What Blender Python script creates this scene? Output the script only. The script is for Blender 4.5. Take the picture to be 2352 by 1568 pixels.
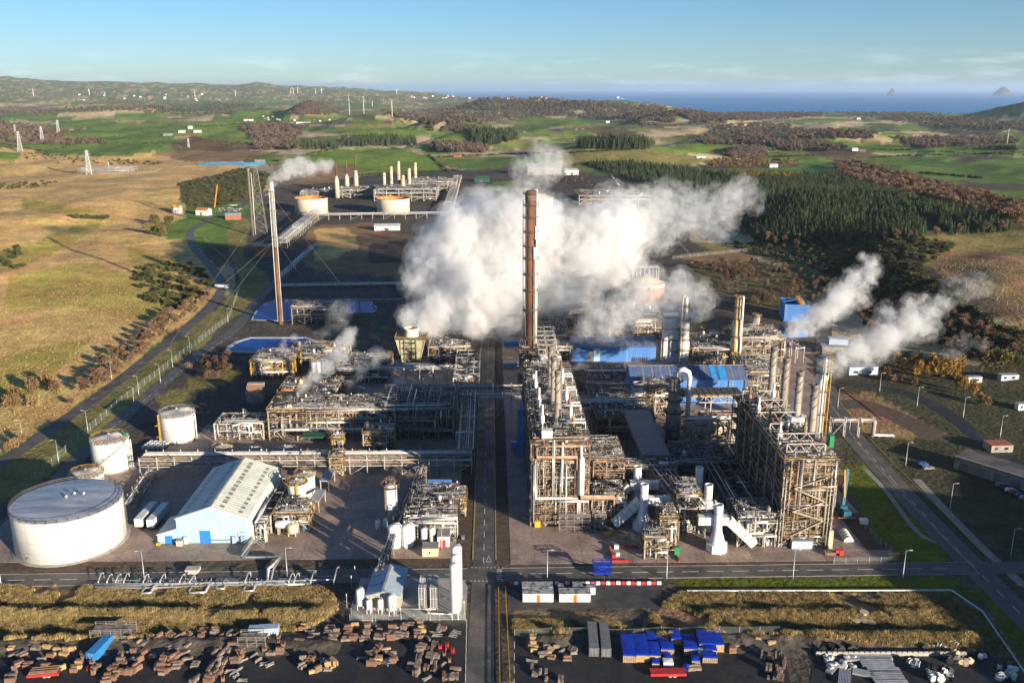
import bpy, math, random
import numpy as np
from mathutils import Vector, Matrix, noise as mnoise

random.seed(7)
R = math.radians
for o in list(bpy.data.objects):
 bpy.data.objects.remove(o, do_unlink=True)
scene = bpy.context.scene
COL = scene.collection

CAM_Z, PITCH, FPX = 140.0, R(15.42), 2100.0      # metres, radians, focal length on a 2352 px wide plan
cam_data = bpy.data.cameras.new('camera')
cam_data.sensor_width = 36.0
cam_data.lens = 36.0 * FPX / 2352.0
cam_data.clip_start, cam_data.clip_end = 1.0, 260000.0
cam = bpy.data.objects.new('camera', cam_data)
cam.location = (0, 0, CAM_Z)
cam.rotation_euler = (math.pi / 2 - PITCH, 0, 0)
COL.objects.link(cam)
scene.camera = cam

SUN_EL = R(11.0)
SUN_DIR = Vector((0.70 * math.cos(SUN_EL), -0.714 * math.cos(SUN_EL), math.sin(SUN_EL)))   # towards the sun
world = bpy.data.worlds.new('World')
scene.world = world
world.use_nodes = True
wn, wl = world.node_tree.nodes, world.node_tree.links
wn.clear()
sky = wn.new('ShaderNodeTexSky')
sky.sky_type = 'NISHITA'
sky.sun_disc = False
sky.sun_elevation = SUN_EL
sky.sun_rotation = math.atan2(SUN_DIR.x, SUN_DIR.y)
sky.altitude = 150
sky.air_density, sky.dust_density, sky.ozone_density = 0.85, 0.0, 4.6
bg = wn.new('ShaderNodeBackground')
bg.inputs['Strength'].default_value = 0.069
wo = wn.new('ShaderNodeOutputWorld')
tc = wn.new('ShaderNodeTexCoord')
sep = wn.new('ShaderNodeSeparateXYZ')
wl.new(tc.outputs['Generated'], sep.inputs[0])
mp = wn.new('ShaderNodeMapping'); mp.inputs['Scale'].default_value = (9, 9, 60)
wl.new(tc.outputs['Generated'], mp.inputs['Vector'])
cn = wn.new('ShaderNodeTexNoise'); cn.inputs['Scale'].default_value = 1.6
cn.inputs['Detail'].default_value = 7; cn.inputs['Roughness'].default_value = 0.55
wl.new(mp.outputs[0], cn.inputs['Vector'])
cr = wn.new('ShaderNodeMapRange'); cr.inputs['From Min'].default_value = 0.52; cr.inputs['From Max'].default_value = 0.74
wl.new(cn.outputs['Fac'], cr.inputs['Value'])
band = wn.new('ShaderNodeMapRange'); band.interpolation_type = 'SMOOTHSTEP'
band.inputs['From Min'].default_value = 0.045; band.inputs['From Max'].default_value = 0.012
wl.new(sep.outputs['Z'], band.inputs['Value'])
mu = wn.new('ShaderNodeMath'); mu.operation = 'MULTIPLY'
wl.new(cr.outputs[0], mu.inputs[0]); wl.new(band.outputs[0], mu.inputs[1])
mu2 = wn.new('ShaderNodeMath'); mu2.operation = 'MULTIPLY'; mu2.inputs[1].default_value = 0.40
wl.new(mu.outputs[0], mu2.inputs[0])
cm = wn.new('ShaderNodeMix'); cm.data_type = 'RGBA'
cm.inputs['B'].default_value = (9.0, 10.2, 11.0, 1)
wl.new(mu2.outputs[0], cm.inputs['Factor']); wl.new(sky.outputs[0], cm.inputs['A'])
wl.new(cm.outputs['Result'], bg.inputs['Color']); wl.new(bg.outputs[0], wo.inputs['Surface'])

sun_data = bpy.data.lights.new('sun', 'SUN')
sun_data.energy = 5.0
sun_data.angle = R(0.53)
sun_data.color = (1.0, 0.87, 0.69)
sun = bpy.data.objects.new('sun', sun_data)
sun.rotation_euler = SUN_DIR.to_track_quat('Z', 'Y').to_euler()
sun.location = (200, -200, 300)
COL.objects.link(sun)

vs = scene.view_settings
vs.view_transform = 'Standard'; vs.look = 'None'; vs.gamma = 1.0; vs.exposure = 1.06
vs.use_curve_mapping = False
cy = scene.cycles
cy.use_denoising = True
cy.max_bounces = 8; cy.diffuse_bounces = 1; cy.glossy_bounces = 2; cy.transmission_bounces = 2
cy.volume_bounces = 4; cy.transparent_max_bounces = 8
cy.volume_max_steps = 96
cy.use_adaptive_sampling = True; cy.adaptive_threshold = 0.02

SP, CP = math.sin(PITCH), math.cos(PITCH)
def G(u, v, z=0.0):
 """Survey point: where the sight line through plan position (u, v) meets level z."""
 a, b = (u - 1176) / FPX, (v - 784) / FPX
 dy, dz = CP - b * SP, -SP - b * CP
 t = (z - CAM_Z) / dz
 return (a * t, dy * t)
def HZ(v, y):
 """Height at which sight row v passes over ground distance y."""
 b = (v - 784) / FPX
 return CAM_Z + y * (-SP - b * CP) / (CP - b * SP)
def AT(u, v, y):
 """Point at ground distance y on sight line (u, v)."""
 a, b = (u - 1176) / FPX, (v - 784) / FPX
 t = y / (CP - b * SP)
 return (a * t, y, CAM_Z + t * (-SP - b * CP))

MATS = {}
def mat(name, c, c2=None, rough=0.6, metal=0.0, scale=0.6, lo=0.35, hi=0.65, fine=0.12, bump=0.0, bscale=4.0, stretch=(1, 1, 1), spec=0.4, wet=None):
 """Procedural surface: two tones mixed by large noise, a fine tone variation and optional relief."""
 m = bpy.data.materials.new(name); m.use_nodes = True
 n, l = m.node_tree.nodes, m.node_tree.links
 p = n['Principled BSDF']
 p.inputs['Roughness'].default_value = rough; p.inputs['Metallic'].default_value = metal
 p.inputs['Specular IOR Level'].default_value = spec
 g = n.new('ShaderNodeNewGeometry')
 mpg = n.new('ShaderNodeMapping'); mpg.inputs['Scale'].default_value = stretch
 l.new(g.outputs['Position'], mpg.inputs['Vector'])
 t = n.new('ShaderNodeTexNoise'); t.inputs['Scale'].default_value = scale
 t.inputs['Detail'].default_value = 5; t.inputs['Roughness'].default_value = 0.6
 l.new(mpg.outputs[0], t.inputs['Vector'])
 mr = n.new('ShaderNodeMapRange'); mr.interpolation_type = 'SMOOTHSTEP'
 mr.inputs['From Min'].default_value = lo; mr.inputs['From Max'].default_value = hi
 l.new(t.outputs['Fac'], mr.inputs['Value'])
 mx = n.new('ShaderNodeMix'); mx.data_type = 'RGBA'
 c2 = c2 or tuple(x * 0.82 for x in c)
 mx.inputs['A'].default_value = (*c, 1); mx.inputs['B'].default_value = (*c2, 1)
 l.new(mr.outputs[0], mx.inputs['Factor'])
 out = mx.outputs['Result']
 if fine:
  t2 = n.new('ShaderNodeTexNoise'); t2.inputs['Scale'].default_value = scale * 9
  t2.inputs['Detail'].default_value = 3
  l.new(mpg.outputs[0], t2.inputs['Vector'])
  m2 = n.new('ShaderNodeMapRange'); m2.inputs['From Min'].default_value = 0.3; m2.inputs['From Max'].default_value = 0.7
  m2.inputs['To Min'].default_value = 1 - fine; m2.inputs['To Max'].default_value = 1 + fine
  l.new(t2.outputs['Fac'], m2.inputs['Value'])
  mm = n.new('ShaderNodeMix'); mm.data_type = 'RGBA'; mm.blend_type = 'MULTIPLY'
  mm.inputs['Factor'].default_value = 1.0
  l.new(out, mm.inputs['A']); l.new(m2.outputs[0], mm.inputs['B'])
  out = mm.outputs['Result']
 l.new(out, p.inputs['Base Color'])
 if wet is not None:
  w = n.new('ShaderNodeMapRange'); w.inputs['To Min'].default_value = rough; w.inputs['To Max'].default_value = wet
  l.new(mr.outputs[0], w.inputs['Value']); l.new(w.outputs[0], p.inputs['Roughness'])
 if bump:
  t3 = n.new('ShaderNodeTexNoise'); t3.inputs['Scale'].default_value = bscale; t3.inputs['Detail'].default_value = 4
  l.new(mpg.outputs[0], t3.inputs['Vector'])
  b = n.new('ShaderNodeBump'); b.inputs['Strength'].default_value = 1.0; b.inputs['Distance'].default_value = bump
  l.new(t3.outputs['Fac'], b.inputs['Height']); l.new(b.outputs[0], p.inputs['Normal'])
 MATS[name] = m
 return m

def put(o, parent=None, label=None, cat=None, group=None, kind=None):
 COL.objects.link(o)
 if parent is not None:
  o.parent = parent
 if label: o['label'] = label
 if cat: o['category'] = cat
 if group: o['group'] = group
 if kind: o['kind'] = kind
 return o
def empty(name, loc, label, cat, group=None, rz=0.0, kind=None):
 o = bpy.data.objects.new(name, None)
 o.empty_display_size = 0.5
 o.location = loc; o.rotation_euler = (0, 0, rz)
 return put(o, None, label, cat, group, kind)

class MB:
 """Mesh collector: boxes, bars, tubes and lathes; build() links them as one mesh object."""
 def __init__(s): s.v, s.f, s.sm = [], [], []
 def add(s, vs_, fs, smooth=False):
  b = len(s.v); s.v.extend(vs_); s.f.extend([tuple(i + b for i in f) for f in fs]); s.sm.extend([smooth] * len(fs)); return s
 def box(s, c, d, rz=0.0):
  x, y, z = d[0] / 2, d[1] / 2, d[2] / 2
  ca, sa = math.cos(rz), math.sin(rz)
  vs_ = [(c[0] + px * ca - py * sa, c[1] + px * sa + py * ca, c[2] + pz) for px in (-x, x) for py in (-y, y) for pz in (-z, z)]
  return s.add(vs_, BOXF)
 def slab(s, x0, x1, y0, y1, z0, z1):
  return s.box(((x0 + x1) / 2, (y0 + y1) / 2, (z0 + z1) / 2), (x1 - x0, y1 - y0, z1 - z0))
 def bar(s, p, q, w, h=None):
  p, q = Vector(p), Vector(q); h = h or w
  d = q - p
  if d.length < 1e-6: return s
  d.normalize()
  up = Vector((0, 0, 1)) if abs(d.z) < 0.95 else Vector((1, 0, 0))
  sx = d.cross(up).normalized() * (w / 2); sy = sx.cross(d).normalized() * (h / 2)
  vs_ = []
  for a in (-1, 1):
   for b in (-1, 1):
    for e in (p, q):
     vs_.append(tuple(e + sx * a + sy * b))
  return s.add(vs_, BOXF)
 def tube(s, path, r, n=6, cap=True):
  P = [Vector(p) for p in path]; rings = []
  for i, p in enumerate(P):
   d = (P[min(i + 1, len(P) - 1)] - P[max(i - 1, 0)])
   if d.length < 1e-6: d = Vector((0, 0, 1))
   d.normalize()
   up = Vector((0, 0, 1)) if abs(d.z) < 0.9 else Vector((1, 0.01, 0))
   a = d.cross(up).normalized(); b = a.cross(d).normalized()
   k = r if not isinstance(r, (list, tuple)) else r[i]
   if 0 < i < len(P) - 1:
    c = (P[i] - P[i - 1]).normalized().dot((P[i + 1] - P[i]).normalized())
    k *= min(1.42, 1 / max(0.3, math.sqrt((1 + c) / 2)))
   rings.append([tuple(p + (a * math.cos(t) + b * math.sin(t)) * k) for t in [2 * math.pi * j / n for j in range(n)]])
  vs_ = [v for ring in rings for v in ring]; fs = []
  for i in range(len(P) - 1):
   for j in range(n):
    fs.append((i * n + j, i * n + (j + 1) % n, (i + 1) * n + (j + 1) % n, (i + 1) * n + j))
  s.add(vs_, fs, True)
  if cap:
   e = len(s.v); s.f += [tuple(e - len(vs_) + j for j in range(n))[::-1], tuple(e - n + j for j in range(n))]; s.sm += [False, False]
  return s
 def lathe(s, c, prof, n=16, smooth=True, cap=(True, True)):
  vs_, fs = [], []
  for r, z in prof:
   for j in range(n):
    t = 2 * math.pi * j / n
    vs_.append((c[0] + r * math.cos(t), c[1] + r * math.sin(t), c[2] + z))
  for i in range(len(prof) - 1):
   for j in range(n):
    fs.append((i * n + j, i * n + (j + 1) % n, (i + 1) * n + (j + 1) % n, (i + 1) * n + j))
  b = len(s.v); s.add(vs_, fs, smooth)
  if cap[0]: s.f.append(tuple(b + j for j in range(n))[::-1]); s.sm.append(False)
  if cap[1]: s.f.append(tuple(b + (len(prof) - 1) * n + j for j in range(n))); s.sm.append(False)
  return s
 def cyl(s, c, r, h, n=12): return s.lathe(c, [(r, 0), (r, h)], n)
 def hcyl(s, p, q, r, n=12, dome=0.35):
  """Horizontal drum with domed ends from p to q."""
  P, Q = Vector(p), Vector(q); d = (Q - P).normalized(); k = r * dome
  path = [P - d * k, P - d * k * 0.6, P, Q, Q + d * k * 0.6, Q + d * k]
  return s.tube(path, [r * 0.15, r * 0.75, r, r, r * 0.75, r * 0.15], n)
 def prism(s, pts, z0, z1):
  n = len(pts); b = [(p[0], p[1], z0) for p in pts] + [(p[0], p[1], z1) for p in pts]
  fs = [tuple(range(n))[::-1], tuple(range(n, 2 * n))] + [(i, (i + 1) % n, n + (i + 1) % n, n + i) for i in range(n)]
  return s.add(b, fs)
 def mesh(s, name):
  m = bpy.data.meshes.new(name); m.from_pydata(s.v, [], s.f)
  m.polygons.foreach_set('use_smooth', s.sm); m.update(); return m
 def build(s, name, material, parent=None, loc=None, rz=0.0, **kw):
  m = s.mesh(name); m.materials.append(MATS[material] if isinstance(material, str) else material)
  o = bpy.data.objects.new(name, m)
  if loc is not None: o.location = loc
  o.rotation_euler = (0, 0, rz)
  return put(o, parent, **kw)
BOXF = [(0, 1, 3, 2), (4, 6, 7, 5), (0, 4, 5, 1), (2, 3, 7, 6), (0, 2, 6, 4), (1, 5, 7, 3)]

UNIT = {}
def unit_mesh(material):
 k = ('box', material)
 if k not in UNIT:
  m = MB().box((0, 0, 0), (1, 1, 1)).mesh('member_' + material); m.materials.append(MATS[material]); UNIT[k] = m
 return UNIT[k]
def unit_tube(material):
 k = ('tube', material)
 if k not in UNIT:
  m = MB().lathe((0, 0, -0.5), [(0.5, 0), (0.5, 1)], 8).mesh('pipe_' + material); m.materials.append(MATS[material]); UNIT[k] = m
 return UNIT[k]
def member(name, p, q, w, material, parent, h=None, tube=False):
 """A straight member from p to q as its own object, sharing one unit mesh."""
 p, q = Vector(p), Vector(q); d = q - p; L = d.length
 o = bpy.data.objects.new(name, unit_tube(material) if tube else unit_mesh(material))
 z = d.normalized() if L > 1e-6 else Vector((0, 0, 1))
 up = Vector((0, 0, 1)) if abs(z.z) < 0.95 else Vector((0, 1, 0))
 x = up.cross(z).normalized(); y = z.cross(x)
 M = Matrix((x, y, z)).transposed().to_4x4()
 o.matrix_local = Matrix.Translation((p + q) / 2) @ M @ Matrix.Diagonal((w, h or w, L, 1))
 return put(o, parent)
def copy_tree(o, loc=None, rz=None, parent=None, label=None, scale=None):
 c = o.copy(); COL.objects.link(c); c.parent = parent
 if loc is not None: c.location = loc
 if rz is not None: c.rotation_euler = (0, 0, rz)
 if scale is not None: c.scale = scale
 if label: c['label'] = label
 for ch in o.children:
  copy_tree(ch, parent=c)
 return c
ORD = ['first', 'second', 'third', 'fourth', 'fifth', 'sixth', 'seventh', 'eighth', 'ninth', 'tenth', 'eleventh', 'twelfth',
       'thirteenth', 'fourteenth', 'fifteenth', 'sixteenth', 'seventeenth', 'eighteenth', 'nineteenth', 'twentieth']
def nth(i):
 if i < 20: return ORD[i]
 n = i + 1
 return '%d%s' % (n, {1: 'st', 2: 'nd', 3: 'rd'}.get(n % 10 if n % 100 not in (11, 12, 13) else 0, 'th'))
def sm(a, b, x):
 t = np.clip((x - a) / (b - a), 0, 1); return t * t * (3 - 2 * t)
def fbm(x, y, s, seed=0.0, oct=4):
 """Cheap smooth value noise made of rotated sines."""
 o = np.zeros_like(x); a = 1.0; f = 1.0 / s
 for i in range(oct):
  c, d = math.cos(1.3 * i + seed), math.sin(1.3 * i + seed)
  X, Y = (x * c - y * d) * f, (x * d + y * c) * f
  o += a * np.sin(X + 1.7 * np.sin(Y * 0.9 + seed) + seed * 3) * np.cos(Y * 1.1 + 1.3 * np.sin(X * 0.7 + 2 * seed))
  a *= 0.5; f *= 2.1
 return o
RIDGE_U = np.array([-1200, -300, 0, 60, 100, 125, 200, 300, 400, 500, 590, 632, 680, 760, 840, 900, 1000, 1100, 1130, 1300, 4000])
RIDGE_V = np.array([186, 184, 182, 181, 179, 182, 185, 187, 188, 190, 190, 185, 191, 196, 201, 205, 207, 208, 212, 240, 240])
COAST_U = np.array([-4000, 850, 900, 1000, 1100, 1180, 1300, 1480, 1600, 2352, 5000])
COAST_D = np.array([26000, 26000, 19000, 14000, 11000, 9500, 7600, 7000, 6800, 7000, 7000])
HILLS = [  # plan column, crest row, distance, half-width, half-depth
 (1240, 226, 5600, 430, 420), (1390, 241, 5200, 300, 380), (1110, 238, 5900, 260, 380), (1500, 251, 5200, 300, 320), (735, 236, 4300, 110, 220),
 (2300, 247, 4300, 170, 280), (2190, 262, 4500, 200, 240), (2040, 252, 5600, 240, 280), (1760, 257, 5600, 500, 380), (2430, 252, 4200, 200, 300),
 (640, 250, 4600, 240, 280), (1040, 262, 3100, 150, 160), (1085, 296, 2300, 140, 120), (1560, 262, 3900, 240, 220), (330, 246, 4900, 420, 300),
 (1420, 330, 1900, 160, 110), (1930, 300, 2500, 260, 180), (1480, 256, 4400, 200, 200), (900, 262, 3500, 200, 180)]
def height(x, y):
 d = np.hypot(x, y)
 u = 1176 + FPX * (x / np.maximum(y, 1.0)) * 0.9641
 fr = 1 - .85 * sm(3600, 5600, d) * (u > 1150)
 h = (15 * sm(1100, 2600, d) * fbm(x, y, 230, 1.0) + 6 * sm(1500, 4000, d) * fbm(x, y, 900, 2.2)) * fr - 12 * sm(4000, 6500, d) * (u > 1150)
 h += 1.1 * sm(1150, 1500, d) * fbm(x, y, 70, 4.0, 2)
 hn = 1 + 0.10 * fbm(x, y, 140, 3.0)
 for (hu, hv, hd, wx, wy) in HILLS:
  cx, cy_ = (hu - 1176) / FPX * hd / 0.9641, hd
  z = HZ(hv, hd)
  h += z * np.exp(-((x - cx) / wx) ** 2 - ((y - cy_) / wy) ** 2) * hn
 rv = np.interp(u, RIDGE_U, RIDGE_V) + 5
 zr = np.maximum(HZ(rv, 16000.0), 0)
 k = sm(7500, 15500, d) * (1 - 0.5 * sm(16500, 26000, d))
 h += zr * k * (1 + 0.02 * fbm(x, y, 500, 0.5)) * (u < 1250)
 h += sm(4500, 9000, d) * 20 * fbm(x, y, 1300, 5.0) * (u < 900)
 h += 25 * sm(205, 340, x) * sm(350, 520, y) * (1 - sm(1000, 1500, d)) * (0.85 + 0.2 * fbm(x, y, 60, 1.5, 3))
 h += 31 * sm(182, 226, x) * (1 - sm(190, 250, y)) * sm(20, 80, y) * (1 + 0.10 * fbm(x, y, 18, 3.5, 2))
 bn = 1 + 0.25 * fbm(x, y, 4, 1.1, 2)
 for (xa, xb, yc, am, sg) in ((-150, -48, 222.5, 1.5, 2.6), (-150, -44, 209.5, 1.7, 2.4), (3, 27, 211.0, 2.2, 2.0), (33, 46, 211.5, 2.0, 2.0), (50, 118, 222.5, 1.4, 2.6), (44, 125, 211.0, 1.9, 2.4)):
  h += am * np.exp(-((y - yc) / sg) ** 2) * sm(xa, xa + 5, x) * (1 - sm(xb - 5, xb, x)) * bn
 h += 15.0 * sm(215, 520, -x) * sm(250, 380, y) * (1 - sm(1200, 1800, d)) * (0.8 + 0.3 * fbm(x, y, 80, 2.5, 3))
 cd = np.interp(u, COAST_U, COAST_D) * (1 + 0.05 * fbm(x, y, 900, 7.0))
 k = sm(cd * 0.97, cd * 1.04, d)
 return h * (1 - k) - 175 * k
COVER = {
 'straw': (0.68, 0.43, 0.16), 'pale': (0.52, 0.40, 0.23), 'green': (0.14, 0.215, 0.040), 'bright': (0.175, 0.25, 0.035), 'olive': (0.25, 0.21, 0.07),
 'plough': (0.15, 0.095, 0.05), 'brown': (0.30, 0.185, 0.09), 'wood': (0.13, 0.10, 0.06), 'pine': (0.035, 0.05, 0.02), 'dirt': (0.105, 0.078, 0.055),
 'heath': (0.13, 0.11, 0.045), 'moss': (0.46, 0.345, 0.085), 'ash': (0.105, 0.088, 0.070), 'town': (0.30, 0.25, 0.22), 'east': (0.075, 0.07, 0.035), 'lawn': (0.11, 0.13, 0.014)}
FIELDS = [  # cover, outline on the plan; later entries lie over earlier ones
 ('straw', [(-400, 330), (350, 348), (560, 380), (425, 430), (425, 500), (330, 530), (440, 560), (520, 640), (505, 690), (380, 775), (250, 880), (100, 985), (-500, 1330), (-900, 700)]),
 ('brown', [(0, 300), (160, 308), (110, 320), (0, 325)]), ('brown', [(330, 352), (500, 345), (640, 350), (560, 372), (420, 372)]),
 ('moss', [(-200, 600), (60, 560), (140, 530), (250, 500), (235, 520), (120, 580), (40, 620), (-200, 680)]), ('moss', [(20, 640), (180, 600), (330, 640), (420, 690), (330, 740), (150, 700), (20, 720)]), ('moss', [(60, 455), (220, 480), (200, 495), (60, 480)]),
 ('moss', [(-100, 835), (90, 800), (215, 770), (120, 860), (60, 920), (-200, 960)]), ('moss', [(300, 560), (420, 600), (380, 660), (300, 640)]),
 ('green', [(85, 350), (130, 330), (200, 300), (250, 288), (420, 281), (400, 315), (385, 342), (290, 360), (110, 357)]),
 ('bright', [(430, 294), (470, 283), (640, 281), (665, 312), (655, 322), (560, 328), (445, 312)]),
 ('plough', [(390, 330), (440, 313), (560, 328), (655, 324), (655, 342), (520, 348), (395, 345)]),
 ('green', [(0, 262), (110, 258), (190, 268), (130, 276), (0, 278)]), ('pale', [(100, 262), (300, 250), (360, 262), (210, 274)]), ('pale', [(-60, 238), (130, 236), (60, 246), (-60, 248)]),
 ('green', [(270, 262), (400, 258), (340, 275), (250, 276)]), ('pale', [(-60, 276), (120, 280), (60, 292), (-60, 290)]), ('green', [(130, 282), (270, 280), (200, 296), (90, 300)]),
 ('green', [(400, 236), (640, 234), (700, 240), (560, 244)]), ('pale', [(380, 268), (560, 262), (640, 264), (480, 274)]), ('green', [(490, 268), (640, 262), (690, 270), (620, 279), (490, 280)]),
 ('bright', [(-200, 345), (60, 352), (30, 368), (-200, 380)]),
 ('bright', [(650, 362), (784, 340), (914, 340), (985, 357), (1025, 384), (1031, 394), (900, 404), (828, 408), (800, 380)]),
 ('green', [(1001, 364), (1191, 360), (1290, 350), (1290, 372), (1181, 377), (1085, 392), (1025, 380)]), ('bright', [(940, 338), (1045, 330), (1060, 350), (990, 355)]),
 ('olive', [(1288, 350), (1485, 344), (1569, 357), (1660, 366), (1560, 387), (1358, 374), (1298, 384)]),
 ('pale', [(938, 307), (1031, 325), (958, 334)]), ('bright', [(818, 304), (901, 290), (988, 297), (934, 314), (818, 314)]), ('bright', [(1000, 308), (1075, 303), (1085, 320), (1010, 316)]),
 ('pale', [(785, 316), (930, 318), (950, 330), (785, 330)]),
 ('green', [(1015, 290), (1085, 270), (1135, 290), (1120, 302)]), ('pale', [(1110, 277), (1130, 275), (1180, 296), (1160, 298)]), ('green', [(1178, 284), (1251, 290), (1251, 302), (1185, 301)]),
 ('green', [(1245, 284), (1352, 268), (1402, 284), (1251, 292)]), ('green', [(1170, 265), (1260, 268), (1280, 278), (1190, 278)]), ('olive', [(1440, 258), (1515, 254), (1500, 268), (1430, 270)]),
 ('bright', [(1230, 322), (1340, 312), (1360, 318), (1250, 330)]), ('plough', [(1350, 300), (1440, 296), (1480, 312), (1380, 318)]), ('pale', [(1330, 322), (1460, 315), (1540, 330), (1569, 335), (1480, 332)]),
 ('pale', [(1655, 281), (1869, 268), (1990, 268), (1960, 274), (1802, 277), (1669, 285)]), ('green', [(1850, 272), (1950, 274), (1900, 282), (1790, 284)]),
 ('pale', [(1829, 287), (1969, 277), (2016, 290), (1869, 295)]), ('pale', [(1995, 275), (2102, 280), (2069, 287)]), ('pale', [(2130, 286), (2230, 275), (2352, 272), (2352, 280), (2190, 286)]),
 ('green', [(1795, 313), (1902, 312), (1962, 328), (1905, 338)]), ('green', [(1980, 343), (2035, 332), (2270, 340), (2400, 347), (2400, 358), (2002, 354)]), ('bright', [(2000, 305), (2100, 308), (2080, 320), (2010, 318)]),
 ('green', [(2102, 397), (2185, 372), (2352, 360), (2500, 380), (2500, 430), (2252, 412), (2135, 408)]), ('green', [(2260, 412), (2352, 396), (2500, 400), (2500, 440), (2352, 424)]),
 ('plough', [(1858, 347), (1905, 343), (1995, 357), (1945, 366), (1895, 360)]), ('bright', [(1722, 363), (1769, 353), (1875, 357), (1925, 373), (1842, 376), (1755, 372)]),
 ('green', [(1908, 360), (1990, 372), (2052, 396), (1980, 382)]), ('green', [(2000, 362), (2160, 356), (2200, 366), (2090, 378)]), ('bright', [(1569, 339), (1660, 338), (1640, 352), (1569, 354)]),
 ('green', [(2180, 250), (2352, 246), (2352, 262), (2220, 262)]),
 ('pine', [(1340, 376), (1440, 374), (1600, 392), (1720, 400), (1930, 408), (2120, 470), (2260, 500), (2330, 530), (2180, 540), (2125, 505), (2130, 545), (1740, 560), (1690, 500), (1500, 420)]),
 ('olive', [(1560, 590), (1600, 555), (1740, 562), (2000, 552), (2140, 542), (2352, 530), (2500, 545), (2500, 640), (2300, 600), (1900, 640), (1740, 590)]),
 ('heath', [(1660, 560), (1760, 556), (2110, 548), (2200, 560), (2130, 600), (1960, 640), (1900, 620), (1740, 590)]),
 ('brown', [(2120, 585), (2250, 572), (2352, 590), (2500, 600), (2500, 760), (2352, 760), (2250, 700), (2180, 660)]),
 ('heath', [(1880, 620), (2100, 600), (2200, 690), (2352, 770), (2500, 800), (2500, 1000), (2230, 830), (2050, 740), (1900, 690)]),
 ('ash', [(520, 560), (640, 420), (830, 405), (1050, 390), (1340, 392), (1480, 430), (1600, 560), (1760, 640), (1860, 700), (1920, 820), (2060, 900), (2352, 1020), (2700, 1150), (2700, 1568), (-500, 1568), (-500, 1350), (0, 1100), (300, 900), (540, 700)]),
 ('east', [(1890, 800), (2060, 840), (2352, 900), (2700, 1000), (2700, 1500), (2352, 1420), (2200, 1310), (2100, 1290), (1950, 1080), (1905, 950)]), ('lawn', [(1930, 1065), (2000, 1072), (2060, 1140), (2190, 1280), (2180, 1306), (2090, 1296), (2050, 1262), (1975, 1190), (1945, 1125)]),
 ('brown', [(1915, 905), (1990, 900), (2090, 950), (2190, 1010), (2120, 1010), (2010, 1000), (1945, 985)]), ('olive', [(520, 540), (560, 500), (600, 480), (585, 520), (560, 590), (620, 640), (600, 690), (530, 730), (300, 935), (60, 1130), (-300, 1330), (-300, 1270), (0, 1075), (270, 880), (520, 690), (540, 640)]),
 ('brown', [(720, 520), (850, 510), (960, 545), (1000, 610), (940, 640), (720, 625), (690, 600)]), ('straw', [(735, 525), (790, 520), (830, 570), (760, 600), (715, 600)]),
 ('dirt', [(850, 560), (960, 550), (980, 600), (860, 605)]),
 ('brown', [(620, 385), (780, 375), (830, 395), (760, 420), (640, 425)]), ('heath', [(410, 420), (560, 385), (620, 400), (600, 450), (520, 470), (440, 480)]),
 ('green', [(405, 515), (430, 508), (470, 520), (430, 535)]), ('green', [(1130, 418), (1180, 415), (1190, 435), (1140, 440)]),
 ('olive', [(430, 870), (520, 830), (560, 850), (500, 890), (420, 900)]), ('olive', [(370, 905), (420, 890), (440, 915), (380, 930)]),
 ('brown', [(1560, 590), (1700, 560), (1740, 600), (1640, 620)]), ('heath', [(1580, 610), (1760, 600), (1900, 650), (1880, 720), (1700, 700), (1580, 660)]),
 ('brown', [(-400, 1345), (760, 1348), (780, 1400), (700, 1450), (-400, 1475)]), ('brown', [(1175, 1400), (1420, 1405), (1460, 1440), (1420, 1455), (1180, 1450)]),
 ('brown', [(1560, 1360), (2170, 1365), (2280, 1420), (2352, 1540), (2500, 1700), (2300, 1500), (1800, 1455), (1480, 1455), (1480, 1420)]),
 ('lawn', [(1545, 1325), (2180, 1325), (2290, 1370), (2420, 1440), (2420, 1600), (2250, 1380), (2180, 1360), (1560, 1356)]),
]
def inside(px, py, poly):
 res = np.zeros(px.shape, bool); n = len(poly)
 for i in range(n):
  x0, y0 = poly[i]; x1, y1 = poly[(i + 1) % n]
  if y0 == y1: continue
  res ^= ((py > min(y0, y1)) & (py <= max(y0, y1))) & (px < (x1 - x0) * (py - y0) / (y1 - y0) + x0)
 return res
def plan_polygon(poly):
 return [G(u, max(v, 211.0)) for u, v in poly]
GRID = {}
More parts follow.
